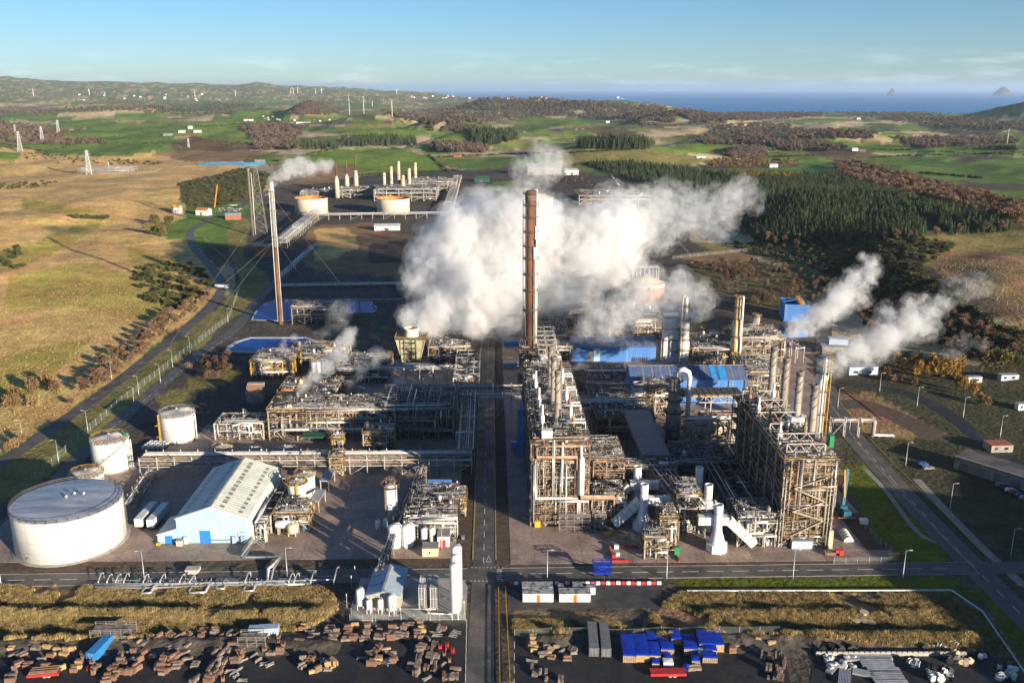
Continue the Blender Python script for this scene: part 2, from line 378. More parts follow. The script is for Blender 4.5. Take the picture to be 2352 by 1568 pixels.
def make_terrain():
 rows = np.concatenate([np.linspace(60, 180, 6)[:-1], np.geomspace(180, 30000, 400)])
 az = np.concatenate([np.radians(np.linspace(-60, -34, 30))[:-1], np.radians(np.linspace(-34, 34, 560)), np.radians(np.linspace(34, 78, 60))[1:]])
 RR, AA = np.meshgrid(rows, az, indexing='ij')
 x, y = RR * np.sin(AA), RR * np.cos(AA)
 z = height(x, y)
 nr, nc = x.shape
 GRID.update(az=az, r=rows, tan=np.maximum.accumulate((z - CAM_Z) / RR, axis=0))
 k = CAM_Z / np.maximum(CAM_Z - np.minimum(z, 118), 12.0)
 k = np.where(z > -100, k, 1.0)
 fx, fy = x * k, y * k
 d = np.hypot(x, y)
 j = 0.004 * d
 fx = fx + j * fbm(x / d * 3000, np.log(d) * 900, 60, 9.0, 3); fy = fy + 1.6 * j * fbm(x / d * 3000, np.log(d) * 900, 55, 11.0, 3)
 base = np.empty(x.shape + (3,))
 t = fbm(fx, fy, 260, 6.0) ; t2 = fbm(fx, fy, 520, 8.0)
 for c in range(3):
  base[..., c] = np.where(t > 0.2, COVER['green'][c], np.where(t < -0.5, COVER['pale'][c], np.where((t2 > 0.1) | (d > 6200), COVER['olive'][c], COVER['wood'][c])))
 for name, poly in FIELDS:
  P = plan_polygon(poly)
  ins = inside(fx, fy, P)
  base[ins] = COVER[name]
 sp = fbm(fx, fy, 60, 13.0, 3)
 far = (d > 5200) & (sp > 1.15) & (z > -60)
 base[far] = COVER['town']
 verts = np.stack([x, y, z], -1).reshape(-1, 3)
 i = np.arange(nr - 1)[:, None] * nc + np.arange(nc - 1)[None, :]
 faces = np.stack([i, i + 1, i + nc + 1, i + nc], -1).reshape(-1, 4)
 m = bpy.data.meshes.new('terrain')
 m.vertices.add(len(verts)); m.vertices.foreach_set('co', verts.ravel().astype(np.float32))
 m.loops.add(faces.size); m.loops.foreach_set('vertex_index', faces.ravel().astype(np.int32))
 m.polygons.add(len(faces)); m.polygons.foreach_set('loop_start', (np.arange(len(faces)) * 4).astype(np.int32))
 m.polygons.foreach_set('use_smooth', np.ones(len(faces), bool))
 m.update(calc_edges=True)
 at = m.color_attributes.new('cover', 'FLOAT_COLOR', 'POINT')
 at.data.foreach_set('color', np.concatenate([base.reshape(-1, 3), np.ones((len(verts), 1))], 1).ravel().astype(np.float32))
 M = bpy.data.materials.new('terrain_cover'); M.use_nodes = True
 n, l = M.node_tree.nodes, M.node_tree.links; p = n['Principled BSDF']
 p.inputs['Roughness'].default_value = 0.95; p.inputs['Specular IOR Level'].default_value = 0.1
 a = n.new('ShaderNodeVertexColor'); a.layer_name = 'cover'
 g = n.new('ShaderNodeNewGeometry')
 cur = a.outputs['Color']
 for sc_, lo, hi in ((0.012, 0.72, 1.28), (0.09, 0.66, 1.34), (0.55, 0.62, 1.38)):
  t = n.new('ShaderNodeTexNoise'); t.inputs['Scale'].default_value = sc_; t.inputs['Detail'].default_value = 6; t.inputs['Roughness'].default_value = 0.65
  l.new(g.outputs['Position'], t.inputs['Vector'])
  r = n.new('ShaderNodeMapRange'); r.inputs['From Min'].default_value = 0.3; r.inputs['From Max'].default_value = 0.7
  r.inputs['To Min'].default_value = lo; r.inputs['To Max'].default_value = hi; l.new(t.outputs['Fac'], r.inputs['Value'])
  x_ = n.new('ShaderNodeMix'); x_.data_type = 'RGBA'; x_.blend_type = 'MULTIPLY'; x_.inputs['Factor'].default_value = 1
  l.new(cur, x_.inputs['A']); l.new(r.outputs[0], x_.inputs['B']); cur = x_.outputs['Result']
 t = n.new('ShaderNodeTexNoise'); t.inputs['Scale'].default_value = 0.03; t.inputs['Detail'].default_value = 5
 l.new(g.outputs['Position'], t.inputs['Vector'])
 h = n.new('ShaderNodeHueSaturation')
 r = n.new('ShaderNodeMapRange'); r.inputs['From Min'].default_value = 0.3; r.inputs['From Max'].default_value = 0.7
 r.inputs['To Min'].default_value = 0.478; r.inputs['To Max'].default_value = 0.522
 l.new(t.outputs['Fac'], r.inputs['Value']); l.new(r.outputs[0], h.inputs['Hue']); l.new(cur, h.inputs['Color'])
 l.new(h.outputs[0], p.inputs['Base Color'])
 b = n.new('ShaderNodeBump'); b.inputs['Distance'].default_value = 0.8; b.inputs['Strength'].default_value = 0.8
 t = n.new('ShaderNodeTexNoise'); t.inputs['Scale'].default_value = 0.45; t.inputs['Detail'].default_value = 6
 l.new(g.outputs['Position'], t.inputs['Vector']); l.new(t.outputs['Fac'], b.inputs['Height']); l.new(b.outputs[0], p.inputs['Normal'])
 m.materials.append(M)
 o = bpy.data.objects.new('terrain', m)
 put(o, None, 'rolling moor, pasture and plant ground running out to the coast', 'terrain', kind='structure')
 return o
terrain = make_terrain()
def ground_z(x, y):
 return float(height(np.array([float(x)]), np.array([float(y)]))[0])
def seen(u, v):
 """Points of the relief met first by the sight lines through plan positions (u, v)."""
 u, v = np.asarray(u, float), np.asarray(v, float)
 a, b = (u - 1176) / FPX, (v - 784) / FPX
 hy = CP - b * SP; hor = np.hypot(a, hy); tn = (-SP - b * CP) / hor; az = np.arctan2(a, hy)
 ci = np.clip(np.searchsorted(GRID['az'], az), 1, len(GRID['az']) - 1); out = np.empty(u.shape)
 for i in range(len(u)):
  j = min(np.searchsorted(GRID['tan'][:, ci[i]], tn[i]), len(GRID['r']) - 1)
  t0, t1 = GRID['tan'][j - 1, ci[i]], GRID['tan'][j, ci[i]]; f = np.clip((tn[i] - t0) / max(1e-9, t1 - t0), 0, 1)
  out[i] = GRID['r'][j - 1] + (GRID['r'][j] - GRID['r'][j - 1]) * f
 x, y = out * np.sin(az), out * np.cos(az)
 return x, y, height(x, y)
def FAR(u, v):
 x, y, z = seen([u], [v]); return (float(x[0]), float(y[0]), float(z[0]))
def sea_material():
 M = bpy.data.materials.new('sea_water'); M.use_nodes = True
 n, l = M.node_tree.nodes, M.node_tree.links; p = n['Principled BSDF']
 p.inputs['Base Color'].default_value = (0.015, 0.21, 0.50, 1); p.inputs['Roughness'].default_value = 0.55; p.inputs['Specular IOR Level'].default_value = 0.25
 g = n.new('ShaderNodeNewGeometry'); t = n.new('ShaderNodeTexNoise'); t.inputs['Scale'].default_value = 0.004; t.inputs['Detail'].default_value = 8
 l.new(g.outputs['Position'], t.inputs['Vector'])
 b = n.new('ShaderNodeBump'); b.inputs['Distance'].default_value = 20; l.new(t.outputs['Fac'], b.inputs['Height']); l.new(b.outputs[0], p.inputs['Normal'])
 return M
MATS['sea_water'] = sea_material()
MB().add([(-100000, 5000, -60), (100000, 5000, -60), (100000, 100000, -60), (-100000, 100000, -60)], [(0, 1, 2, 3)]).build('sea', 'sea_water', kind='structure', label='deep blue sea stretching to the horizon', cat='sea')
mat('asphalt', (0.15, 0.13, 0.112), (0.075, 0.067, 0.06), rough=0.85, scale=0.16, fine=0.18, bump=0.02, bscale=3, wet=0.5)
mat('asphalt_dark', (0.034, 0.033, 0.033), (0.020, 0.020, 0.022), rough=0.9, scale=0.09, fine=0.25, bump=0.03, bscale=2.5, wet=0.55)
mat('gravel_dark', (0.075, 0.072, 0.070), (0.045, 0.044, 0.044), rough=0.95, scale=0.3, fine=0.35, bump=0.06, bscale=5)
mat('apron_concrete', (0.40, 0.30, 0.235), (0.24, 0.175, 0.135), rough=0.85, scale=0.10, lo=0.3, hi=0.72, fine=0.2, bump=0.01, wet=0.55)
mat('apron_concrete_b', (0.36, 0.275, 0.22), (0.20, 0.15, 0.12), rough=0.85, scale=0.13, lo=0.35, hi=0.7, fine=0.22, bump=0.01, wet=0.5)
mat('pale_concrete', (0.45, 0.42, 0.37), (0.36, 0.33, 0.29), rough=0.85, scale=0.3, fine=0.1)
mat('concrete', (0.33, 0.30, 0.26), (0.22, 0.20, 0.17), rough=0.85, scale=0.3, fine=0.2)
mat('soil', (0.13, 0.085, 0.055), (0.075, 0.05, 0.035), rough=1, scale=0.4, fine=0.3, bump=0.08, bscale=2)
mat('white_line', (0.62, 0.58, 0.52), (0.38, 0.35, 0.32), rough=0.7, scale=0.8, fine=0.25)
mat('yellow_line', (0.55, 0.38, 0.10), (0.33, 0.25, 0.10), rough=0.7, scale=0.8, fine=0.25)
mat('yellow_paint', (0.72, 0.44, 0.04), (0.55, 0.32, 0.04), rough=0.5, scale=0.7, fine=0.15)
mat('safety_yellow', (0.62, 0.36, 0.045), (0.38, 0.22, 0.05), rough=0.55, scale=0.5, fine=0.2)
mat('white_paint', (0.82, 0.80, 0.75), (0.72, 0.69, 0.63), rough=0.45, scale=0.25, fine=0.05, stretch=(1, 1, 0.25))
mat('tank_white', (0.78, 0.765, 0.73), (0.60, 0.54, 0.44), rough=0.5, scale=0.55, lo=0.52, hi=0.82, fine=0.06, stretch=(1, 1, 0.05))
mat('tank_roof', (0.45, 0.47, 0.50), (0.20, 0.23, 0.28), rough=0.35, scale=0.10, lo=0.35, hi=0.68, fine=0.12, stretch=(0.35, 1.8, 1), wet=0.15)
mat('tank_rust', (0.72, 0.62, 0.47), (0.42, 0.20, 0.07), rough=0.6, scale=0.22, lo=0.58, hi=0.80, fine=0.08, stretch=(1, 1, 0.35))
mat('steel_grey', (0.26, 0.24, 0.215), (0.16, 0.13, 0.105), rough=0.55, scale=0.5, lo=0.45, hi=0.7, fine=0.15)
mat('steel_pale', (0.47, 0.44, 0.39), (0.27, 0.21, 0.155), rough=0.5, scale=0.5, lo=0.45, hi=0.7, fine=0.12)
mat('steel_cream', (0.42, 0.35, 0.255), (0.22, 0.145, 0.09), rough=0.55, scale=0.45, lo=0.45, hi=0.7, fine=0.15)
mat('steel_rusty', (0.22, 0.125, 0.075), (0.36, 0.30, 0.24), rough=0.8, scale=0.6, lo=0.45, hi=0.7, fine=0.2)
mat('column_rust', (0.20, 0.085, 0.035), (0.09, 0.045, 0.03), rough=0.75, scale=0.25, lo=0.35, hi=0.65, fine=0.25, stretch=(1, 1, 0.3))
mat('pipe_silver', (0.72, 0.71, 0.69), (0.50, 0.47, 0.43), rough=0.32, metal=0.55, scale=0.6, lo=0.45, hi=0.75, fine=0.1)
mat('pipe_white', (0.74, 0.72, 0.67), (0.58, 0.53, 0.46), rough=0.45, scale=0.6, lo=0.45, hi=0.75, fine=0.1)
mat('pipe_brown', (0.27, 0.16, 0.09), (0.42, 0.30, 0.20), rough=0.7, scale=0.5, fine=0.2)
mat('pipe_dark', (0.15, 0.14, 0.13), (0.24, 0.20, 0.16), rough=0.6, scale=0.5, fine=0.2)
mat('vessel_cream', (0.62, 0.52, 0.36), (0.46, 0.35, 0.22), rough=0.5, scale=0.35, lo=0.4, hi=0.75, fine=0.1)
mat('stack_grey', (0.40, 0.35, 0.28), (0.24, 0.19, 0.14), rough=0.65, scale=0.2, lo=0.35, hi=0.7, fine=0.15, stretch=(1, 1, 0.4))
mat('deck_grating', (0.11, 0.098, 0.085), (0.065, 0.055, 0.045), rough=0.8, scale=0.5, fine=0.25)
mat('clutter_mixed', (0.47, 0.43, 0.37), (0.10, 0.065, 0.045), rough=0.6, scale=0.35, lo=0.42, hi=0.58, fine=0.3)
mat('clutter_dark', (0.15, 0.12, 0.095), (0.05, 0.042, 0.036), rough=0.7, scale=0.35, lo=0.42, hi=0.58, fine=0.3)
mat('furnace_panel', (0.56, 0.46, 0.31), (0.34, 0.24, 0.15), rough=0.7, scale=0.3, fine=0.2)
mat('blue_clad', (0.065, 0.19, 0.50), (0.15, 0.27, 0.47), rough=0.5, scale=0.5, lo=0.45, hi=0.8, fine=0.12, stretch=(1, 1, 0.15))
mat('blue_roof', (0.06, 0.12, 0.28), (0.11, 0.15, 0.24), rough=0.5, scale=0.4, fine=0.15)
mat('blue_bright', (0.04, 0.27, 0.62), rough=0.4, fine=0.06)
mat('blue_grey', (0.42, 0.50, 0.56), (0.34, 0.42, 0.50), rough=0.5, scale=0.3, fine=0.08)
mat('pale_blue_clad', (0.40, 0.60, 0.68), (0.34, 0.54, 0.63), rough=0.5, scale=0.25, fine=0.06)
mat('door_blue', (0.03, 0.22, 0.62), rough=0.45, fine=0.05)
mat('mint_roof', (0.66, 0.67, 0.58), (0.55, 0.57, 0.50), rough=0.5, scale=0.2, fine=0.06)
mat('rooflight', (0.24, 0.20, 0.15), (0.17, 0.15, 0.12), rough=0.4, fine=0.1)
mat('grey_roof', (0.34, 0.35, 0.36), (0.27, 0.28, 0.30), rough=0.6, fine=0.1)
mat('cabin_white', (0.72, 0.70, 0.66), (0.62, 0.60, 0.56), rough=0.5, scale=0.4, fine=0.06)
mat('cabin_roof', (0.42, 0.41, 0.40), (0.12, 0.12, 0.12), rough=0.6, scale=0.8, lo=0.45, hi=0.62, fine=0.1)
mat('door_orange', (0.70, 0.16, 0.02), rough=0.5, fine=0.05)
mat('red_paint', (0.55, 0.035, 0.03), (0.42, 0.03, 0.03), rough=0.5, fine=0.12)
mat('red_bright', (0.72, 0.05, 0.03), rough=0.5, fine=0.1)
mat('orange_rust', (0.62, 0.235, 0.05), (0.40, 0.13, 0.03), rough=0.65, scale=0.3, fine=0.15, stretch=(1, 1, 0.4))
mat('dome_cream', (0.66, 0.54, 0.33), (0.44, 0.26, 0.11), rough=0.6, scale=0.25, lo=0.45, hi=0.7, fine=0.15)
mat('crane_orange', (0.75, 0.28, 0.03), rough=0.45, fine=0.08)
mat('crane_teal', (0.03, 0.14, 0.20), (0.02, 0.10, 0.16), rough=0.4, fine=0.08)
mat('green_paint', (0.02, 0.26, 0.09), rough=0.5, fine=0.1)
mat('green_dark', (0.03, 0.11, 0.07), rough=0.6, fine=0.15)
mat('brick_red', (0.40, 0.14, 0.075), (0.30, 0.10, 0.055), rough=0.8, scale=0.6, fine=0.2)
mat('tower_concrete', (0.42, 0.38, 0.23), (0.22, 0.20, 0.12), rough=0.85, scale=0.35, fine=0.15, stretch=(1, 1, 0.3))
mat('tarpaulin', (0.008, 0.045, 0.43), (0.006, 0.03, 0.32), rough=0.35, scale=0.7, fine=0.12, bump=0.06, bscale=1.5)
mat('timber_new', (0.56, 0.38, 0.19), (0.44, 0.28, 0.13), rough=0.8, scale=1.2, fine=0.2)
mat('timber_grey', (0.36, 0.29, 0.23), (0.20, 0.145, 0.11), rough=0.85, scale=0.8, fine=0.25)
mat('timber_red', (0.30, 0.155, 0.095), (0.22, 0.14, 0.10), rough=0.85, scale=0.8, fine=0.25)
mat('scaffold_tube', (0.50, 0.48, 0.45), (0.34, 0.30, 0.26), rough=0.45, metal=0.4, scale=0.8, fine=0.2)
mat('container_blue', (0.035, 0.22, 0.50), (0.03, 0.17, 0.42), rough=0.5, fine=0.1)
mat('container_grey', (0.17, 0.18, 0.19), (0.13, 0.13, 0.14), rough=0.5, fine=0.15)
mat('reel_cream', (0.62, 0.50, 0.34), (0.45, 0.34, 0.22), rough=0.7, fine=0.15)
mat('reel_dark', (0.05, 0.05, 0.055), rough=0.5, fine=0.2)
mat('car_white', (0.80, 0.80, 0.80), rough=0.25, fine=0)
mat('car_blue', (0.03, 0.10, 0.30), rough=0.25, fine=0)
mat('car_black', (0.02, 0.022, 0.026), rough=0.25, fine=0)
mat('car_silver', (0.45, 0.46, 0.48), rough=0.28, metal=0.5, fine=0)
mat('glass_dark', (0.02, 0.025, 0.03), rough=0.1, fine=0, spec=0.6)
mat('tyre', (0.02, 0.02, 0.02), rough=0.9, fine=0)
mat('galvanised', (0.55, 0.56, 0.56), (0.42, 0.43, 0.43), rough=0.4, metal=0.4, fine=0.1)
mat('liner_pale', (0.50, 0.52, 0.54), (0.36, 0.36, 0.35), rough=0.6, fine=0.1)
mat('bark', (0.10, 0.075, 0.05), (0.06, 0.045, 0.03), rough=0.95, fine=0.2)
def water_material(name, c, rough=0.06):
 M = bpy.data.materials.new(name); M.use_nodes = True
 n, l = M.node_tree.nodes, M.node_tree.links; p = n['Principled BSDF']
 p.inputs['Base Color'].default_value = (*c, 1); p.inputs['Roughness'].default_value = rough; p.inputs['IOR'].default_value = 1.12
 g = n.new('ShaderNodeNewGeometry'); t = n.new('ShaderNodeTexNoise'); t.inputs['Scale'].default_value = 0.8; t.inputs['Detail'].default_value = 3
 l.new(g.outputs['Position'], t.inputs['Vector']); b = n.new('ShaderNodeBump'); b.inputs['Distance'].default_value = 0.01
 l.new(t.outputs['Fac'], b.inputs['Height']); l.new(b.outputs[0], p.inputs['Normal'])
 MATS[name] = M
water_material('pond_blue', (0.004, 0.065, 0.32), 0.25)
water_material('pond_pale', (0.05, 0.16, 0.28), 0.03)
def sheet(name, poly, z, material, label, cat):
 pts = [G(u, v) for u, v in poly]
 return MB().prism(pts, -0.3, z).build(name, material, kind='structure', label=label, cat=cat)
def resample(pts, step):
 out = [Vector(pts[0])]
 for a, b in zip(pts[:-1], pts[1:]):
  a, b = Vector(a), Vector(b); n = max(1, int((b - a).length / step))
  for i in range(1, n + 1): out.append(a.lerp(b, i / n))
 return out
def smooth_path(pts, it=2):
 for _ in range(it):
  q = [pts[0]]
  for a, b in zip(pts[:-1], pts[1:]):
   q += [(a[0] * .75 + b[0] * .25, a[1] * .75 + b[1] * .25), (a[0] * .25 + b[0] * .75, a[1] * .25 + b[1] * .75)]
  q.append(pts[-1]); pts = q
 return pts
def ribbon(name, uv, width, z, material, parent=None, world_pts=None, side=0.0, smooth=True, **kw):
 pts = world_pts or [G(u, v) for u, v in uv]
 if smooth and len(pts) > 2: pts = smooth_path(pts)
 P = resample(pts, 9.0); L, Rr = [], []
 for i, p in enumerate(P):
  d = (P[min(i + 1, len(P) - 1)] - P[max(i - 1, 0)]).normalized(); nrm = Vector((-d.y, d.x))
  c = p + nrm * side
  for lst, s in ((L, 1), (Rr, -1)):
   q = c + nrm * s * width / 2; lst.append((q.x, q.y, ground_z(q.x, q.y) + z))
 n = len(P); b = [(x, y, zz - 0.25) for x, y, zz in L + Rr]
 fs = [(i, n + i, n + i + 1, i + 1) for i in range(n - 1)]
 fs += [(i, i + 1, 2 * n + i + 1, 2 * n + i) for i in range(n - 1)] + [(n + i + 1, n + i, 3 * n + i, 3 * n + i + 1) for i in range(n - 1)]
 return MB().add(L + Rr + b, fs).build(name, material, parent, **kw)
def dashes(parent, a, b, length, gap, w, z, material='white_line', name='lane_dash'):
 a, b = Vector(a), Vector(b); d = (b - a).normalized(); t = 0.0; L = (b - a).length
 while t + length < L:
  p, q = a + d * t, a + d * (t + length)
  member(name, (p.x, p.y, ground_z(p.x, p.y) + z), (q.x, q.y, ground_z(q.x, q.y) + z), w, material, parent, h=0.03); t += length + gap
def slabs(name, poly, size, z, mats_, label, cat, rot=R(1.2)):
 """Concrete apron cast in bays: every bay is its own slab with an open joint."""
 pts = [G(u, v) for u, v in poly]
 base = MB().prism(pts, -0.3, z - 0.05).build(name, 'soil', kind='structure', label=label, cat=cat)
 xs = [p[0] for p in pts]; ys = [p[1] for p in pts]
 ox, oy = min(xs), min(ys); ca, sa = math.cos(rot), math.sin(rot)
 nx, ny = int((max(xs) - ox) / size[0]) + 2, int((max(ys) - oy) / size[1]) + 2
 PX = np.array([p[0] for p in pts]); rr = random.Random(5)
 ms = []
 for k in range(2):
  m = MB().box((0, 0, -0.05), (size[0] - 0.09, size[1] - 0.09, 0.12)).mesh('slab'); m.materials.append(MATS[mats_[k]]); ms.append(m)
 big = MB(); count = 0
 cells = []
 for j in range(ny):
  for i in range(-1, nx):
   lx, ly = (i + .5) * size[0], (j + .5) * size[1]
   cx, cy_ = ox + lx * ca - ly * sa, oy + lx * sa + ly * ca
   cor = [(cx + a * size[0] * .5 * ca - b * size[1] * .5 * sa, cy_ + a * size[0] * .5 * sa + b * size[1] * .5 * ca) for a in (-1, 1) for b in (-1, 1)]
   k = sum(inside(np.array([c[0]]), np.array([c[1]]), pts)[0] for c in cor)
   if k >= 3: cells.append((cy_, cx))
 cells.sort()
 for n_, (cy_, cx) in enumerate(cells):
  if n_ < 290:
   o = bpy.data.objects.new('slab', ms[0 if rr.random() < .6 else 1]); o.location = (cx, cy_, z + rr.uniform(-.012, .012)); o.rotation_euler = (0, 0, rot); put(o, base)
  else: big.box((cx, cy_, z - .05), (size[0] - .09, size[1] - .09, .12), rot)
 if big.v: big.build('slab_field', mats_[0], base, kind='stuff')
 return base
slabs('concrete_apron', [(1140, 1296), (2085, 1294), (2040, 1260), (1975, 1192), (1945, 1128), (1925, 1060), (1905, 980), (1890, 890), (1870, 800), (1500, 770), (1145, 770)], (7.5, 6.5), 0.08, ('apron_concrete', 'apron_concrete_b'),
      'brown concrete apron under the furnace blocks right of the road', 'apron')
slabs('concrete_apron', [(-150, 1320), (230, 1304), (360, 1287), (560, 1290), (800, 1300), (1078, 1294), (1082, 1270), (1094, 1040), (1102, 800), (830, 830), (700, 900), (560, 960), (420, 1000), (330, 1050), (140, 1120), (-150, 1290)], (8.0, 7.0), 0.08, ('apron_concrete', 'apron_concrete_b'),
      'brown concrete apron under the tanks left of the road', 'apron')
GROUND_SHEETS = [
 ('works_yard', [(-200, 1478), (300, 1468), (560, 1452), (800, 1442), (1072, 1436), (1068, 1640), (-200, 1640)], 0.05, 'asphalt_dark', 'dark tarmac storage yard full of scaffold stacks left of the road', 'yard'),
 ('works_yard', [(1182, 1462), (1560, 1458), (1790, 1464), (1835, 1640), (1180, 1640)], 0.05, 'asphalt_dark', 'dark tarmac storage yard with the blue covered crates', 'yard'),
 ('works_yard', [(1872, 1488), (2150, 1478), (2270, 1500), (2450, 1640), (1850, 1640)], 0.05, 'asphalt_dark', 'dark tarmac storage yard with the cable reels', 'yard'),
 ('gravel_compound', [(1166, 1342), (1516, 1338), (1524, 1396), (1166, 1396)], 0.05, 'gravel_dark', 'dark gravel compound around the white site cabins', 'yard'),
 ('gas_compound_slab', [(828, 1328), (1050, 1328), (1068, 1336), (1074, 1348), (1069, 1422), (804, 1425)], 0.15, 'pale_concrete', 'pale concrete slab under the white gas vessels', 'slab'),
]
for a in GROUND_SHEETS: sheet(*a)
main_road = ribbon('main_road', None, 6.9, 0.055, 'asphalt', world_pts=[(-7.6, 150), (-8.4, 240), (-11, 363), (-14.3, 520), (-18, 700)], smooth=False, kind='structure', label='straight tarmac main road running away through the plant', cat='road')
dashes(main_road, (-8.7, 252), (-14.6, 560), 4.0, 4.5, 0.28, 0.075)
for sx in (-3.6, 3.6):
 ribbon('kerb', None, 0.35, 0.14, 'yellow_line', main_road, world_pts=[(-8.55 + sx, 254), (-11 + sx, 363), (-14.3 + sx, 520), (-17 + sx, 660)], smooth=False)
cross_y0, cross_y1 = G(0, 1329)[1], G(1700, 1311)[1]
def cross(x): return cross_y0 + (x + 120) * (cross_y1 - cross_y0) / (66 + 120)
cross_road = ribbon('cross_road', None, 7.0, 0.05, 'asphalt', world_pts=[(-220, cross(-220)), (160, cross(160))], smooth=False, kind='structure', label='tarmac cross road in front of the plant with dashed centre line', cat='road')
dashes(cross_road, (-210, cross(-210)), (-14, cross(-14)), 5.0, 2.6, 0.25, 0.065)
dashes(cross_road, (-2, cross(-2)), (138, cross(138)), 5.0, 2.6, 0.25, 0.065)
for sx in (-3.5, 3.5):
 for xa, xb in ((-200, -13.5), (-3.2, 140)):
  ribbon('kerb', None, 0.3, 0.13, 'concrete', cross_road, world_pts=[(xa, cross(xa) + sx), (xb, cross(xb) + sx)], smooth=False)
for i in range(9):
 member('give_way_dash', (-12.4 + i * 1.15, cross(-8) + 3.9, .075), (-11.75 + i * 1.15, cross(-8) + 3.9, .075), 0.35, 'white_line', main_road, h=.03)
 member('give_way_dash', (-12.4 + i * 1.15, cross(-8) - 3.9, .075), (-11.75 + i * 1.15, cross(-8) - 3.9, .075), 0.35, 'white_line', main_road, h=.03)
for i in range(6):
 y = cross(-2) - 3.0 + i * 1.1
 member('crossing_bar', (-4.6, y, .075), (-3.0, y, .075), 0.5, 'white_line', cross_road, h=.03)
ty = cross(-7) + 7.5
for a, b in (((-8.0, ty), (-7.2, ty + 3.6)), ((-7.2, ty + 3.6), (-6.4, ty)), ((-6.4, ty), (-8.0, ty))):
 member('triangle_stroke', (*a, .075), (*b, .075), 0.22, 'white_line', main_road, h=.03)
east_road = ribbon('east_road', [(1900, 700), (1890, 800), (1896, 900), (1955, 1000), (2050, 1105), (2160, 1225), (2300, 1365), (2500, 1560)], 8.5, 0.085, 'asphalt', kind='structure', label='dark two-lane road curving past the east side of the plant', cat='road')
for i, (a, b) in enumerate((((1896, 905), (1955, 998)), ((1955, 998), (2052, 1104)), ((2052, 1104), (2165, 1228)), ((2165, 1228), (2352, 1418)))):
 dashes(east_road, G(*a), G(*b), 4.0, 4.5, 0.25, 0.105)
ribbon('edge_line', [(1890, 905), (1985, 1040), (2110, 1175), (2250, 1318)], 0.25, 0.12, 'yellow_line', east_road)
ribbon('edge_line', [(1902, 890), (2015, 1030), (2140, 1150), (2352, 1350)], 0.2, 0.12, 'yellow_line', east_road)
ribbon('loop_road', [(1905, 905), (1915, 885), (1960, 880), (2050, 893), (2130, 920), (2200, 965), (2250, 1010), (2352, 1075), (2500, 1150)], 7.0, 0.06, 'asphalt_dark', kind='structure', label='dark loop road sweeping round the eastern grass banks', cat='road')
ribbon('grass_bank', [(1930, 930), (1985, 925), (2080, 965), (2160, 1010)], 12.0, 0.04, 'soil', kind='structure', label='bare earth bank inside the loop road', cat='ground')
ribbon('footpath', [(1985, 1075), (2040, 1130), (2105, 1225), (2150, 1246), (2195, 1250)], 1.8, 0.05, 'concrete', kind='structure', label='narrow concrete footpath on the lawn beside the east road', cat='path')
ribbon('footpath', [(2105, 1100), (2180, 1180), (2260, 1262), (2352, 1345)], 3.0, 0.045, 'concrete', kind='structure', label='pale path along the foot of the eastern bank', cat='path')
west_road = ribbon('west_road', [(475, 520), (432, 540), (445, 575), (485, 615), (513, 648), (505, 680), (440, 745), (360, 805), (255, 890), (140, 970), (0, 1065), (-150, 1165)], 7.0, 0.06, 'asphalt', kind='structure', label='narrow public road along the edge of the western moor', cat='road')
inner_road = ribbon('inner_road', [(640, 640), (590, 690), (540, 760), (460, 810), (360, 890), (265, 975), (190, 1040), (115, 1120), (0, 1215), (-150, 1330)], 6.5, 0.07, 'asphalt', kind='structure', label='inner service road inside the western fence', cat='road')
dashes(inner_road, G(520, 775), G(365, 890), 3.0, 4.0, 0.25, 0.09)
dashes(inner_road, G(360, 895), G(190, 1040), 3.0, 4.0, 0.25, 0.09)
ribbon('north_road', [(905, 690), (890, 720), (860, 790), (850, 830)], 6.0, 0.06, 'asphalt_dark', kind='structure', label='dark side road between the settling ponds and the cooling tower', cat='road')
ribbon('far_road', [(1700, 560), (1790, 590), (1880, 615), (1930, 640)], 7.0, 0.08, 'asphalt_dark', kind='structure', label='road along the southern fence of the pine plantation', cat='road')
ribbon('depot_road', [(470, 515), (560, 480), (640, 430), (720, 400)], 7.0, 0.08, 'asphalt', kind='structure', label='road from the tanker depot to the far units', cat='road')
ROT = R(1.2)
def clutter(mb, x0, x1, y0, y1, z0, z1, n, rd, size=1.0, run=1.0):
 """Ranks of small lines, risers, valves and boxes set out in lanes."""
 for _ in range(n):
  x = x0 + round(rd.uniform(0, x1 - x0) / .7) * .7; y = y0 + round(rd.uniform(0, y1 - y0) / .9) * .9; z = min(z1, z0 + round(rd.uniform(0, z1 - z0) / .8) * .8 + .1 * rd.random())
  k = rd.random(); L = rd.uniform(1.0, 5.5) * size * run; w = rd.choice((0.07, 0.09, 0.12, 0.16, 0.26)) * size
  if k < 0.44: mb.bar((x, y, z), (min(x + L, x1), y, z), w)
  elif k < 0.60: mb.bar((x, y, z), (x, min(y + L, y1), z), w)
  elif k < 0.92: mb.bar((x, y, z), (x, y, min(z + L * .6, z1 + .2)), w)
  elif k < 0.96: mb.box((x, y, z), (rd.uniform(.3, .8) * size, rd.uniform(.3, .8) * size, rd.uniform(.3, .9) * size))
  else: mb.lathe((x, y, z), [(0.22 * size, 0), (0.3 * size, .4), (.15 * size, .9 * size)], 6)
 return mb
def rail_loop(mb, pts, z, h=1.1, t=0.09, close=True):
 P = list(pts) + ([pts[0]] if close else [])
 for a, b in zip(P[:-1], P[1:]):
  a, b = Vector((*a, z)), Vector((*b, z)); L = (b - a).length; n = max(1, int(L / 2.5))
  for k in (h, h * .5): mb.bar(a + Vector((0, 0, k)), b + Vector((0, 0, k)), t)
  for i in range(n + 1):
   p = a.lerp(b, i / n); mb.bar(p, p + Vector((0, 0, h)), t)
 return mb
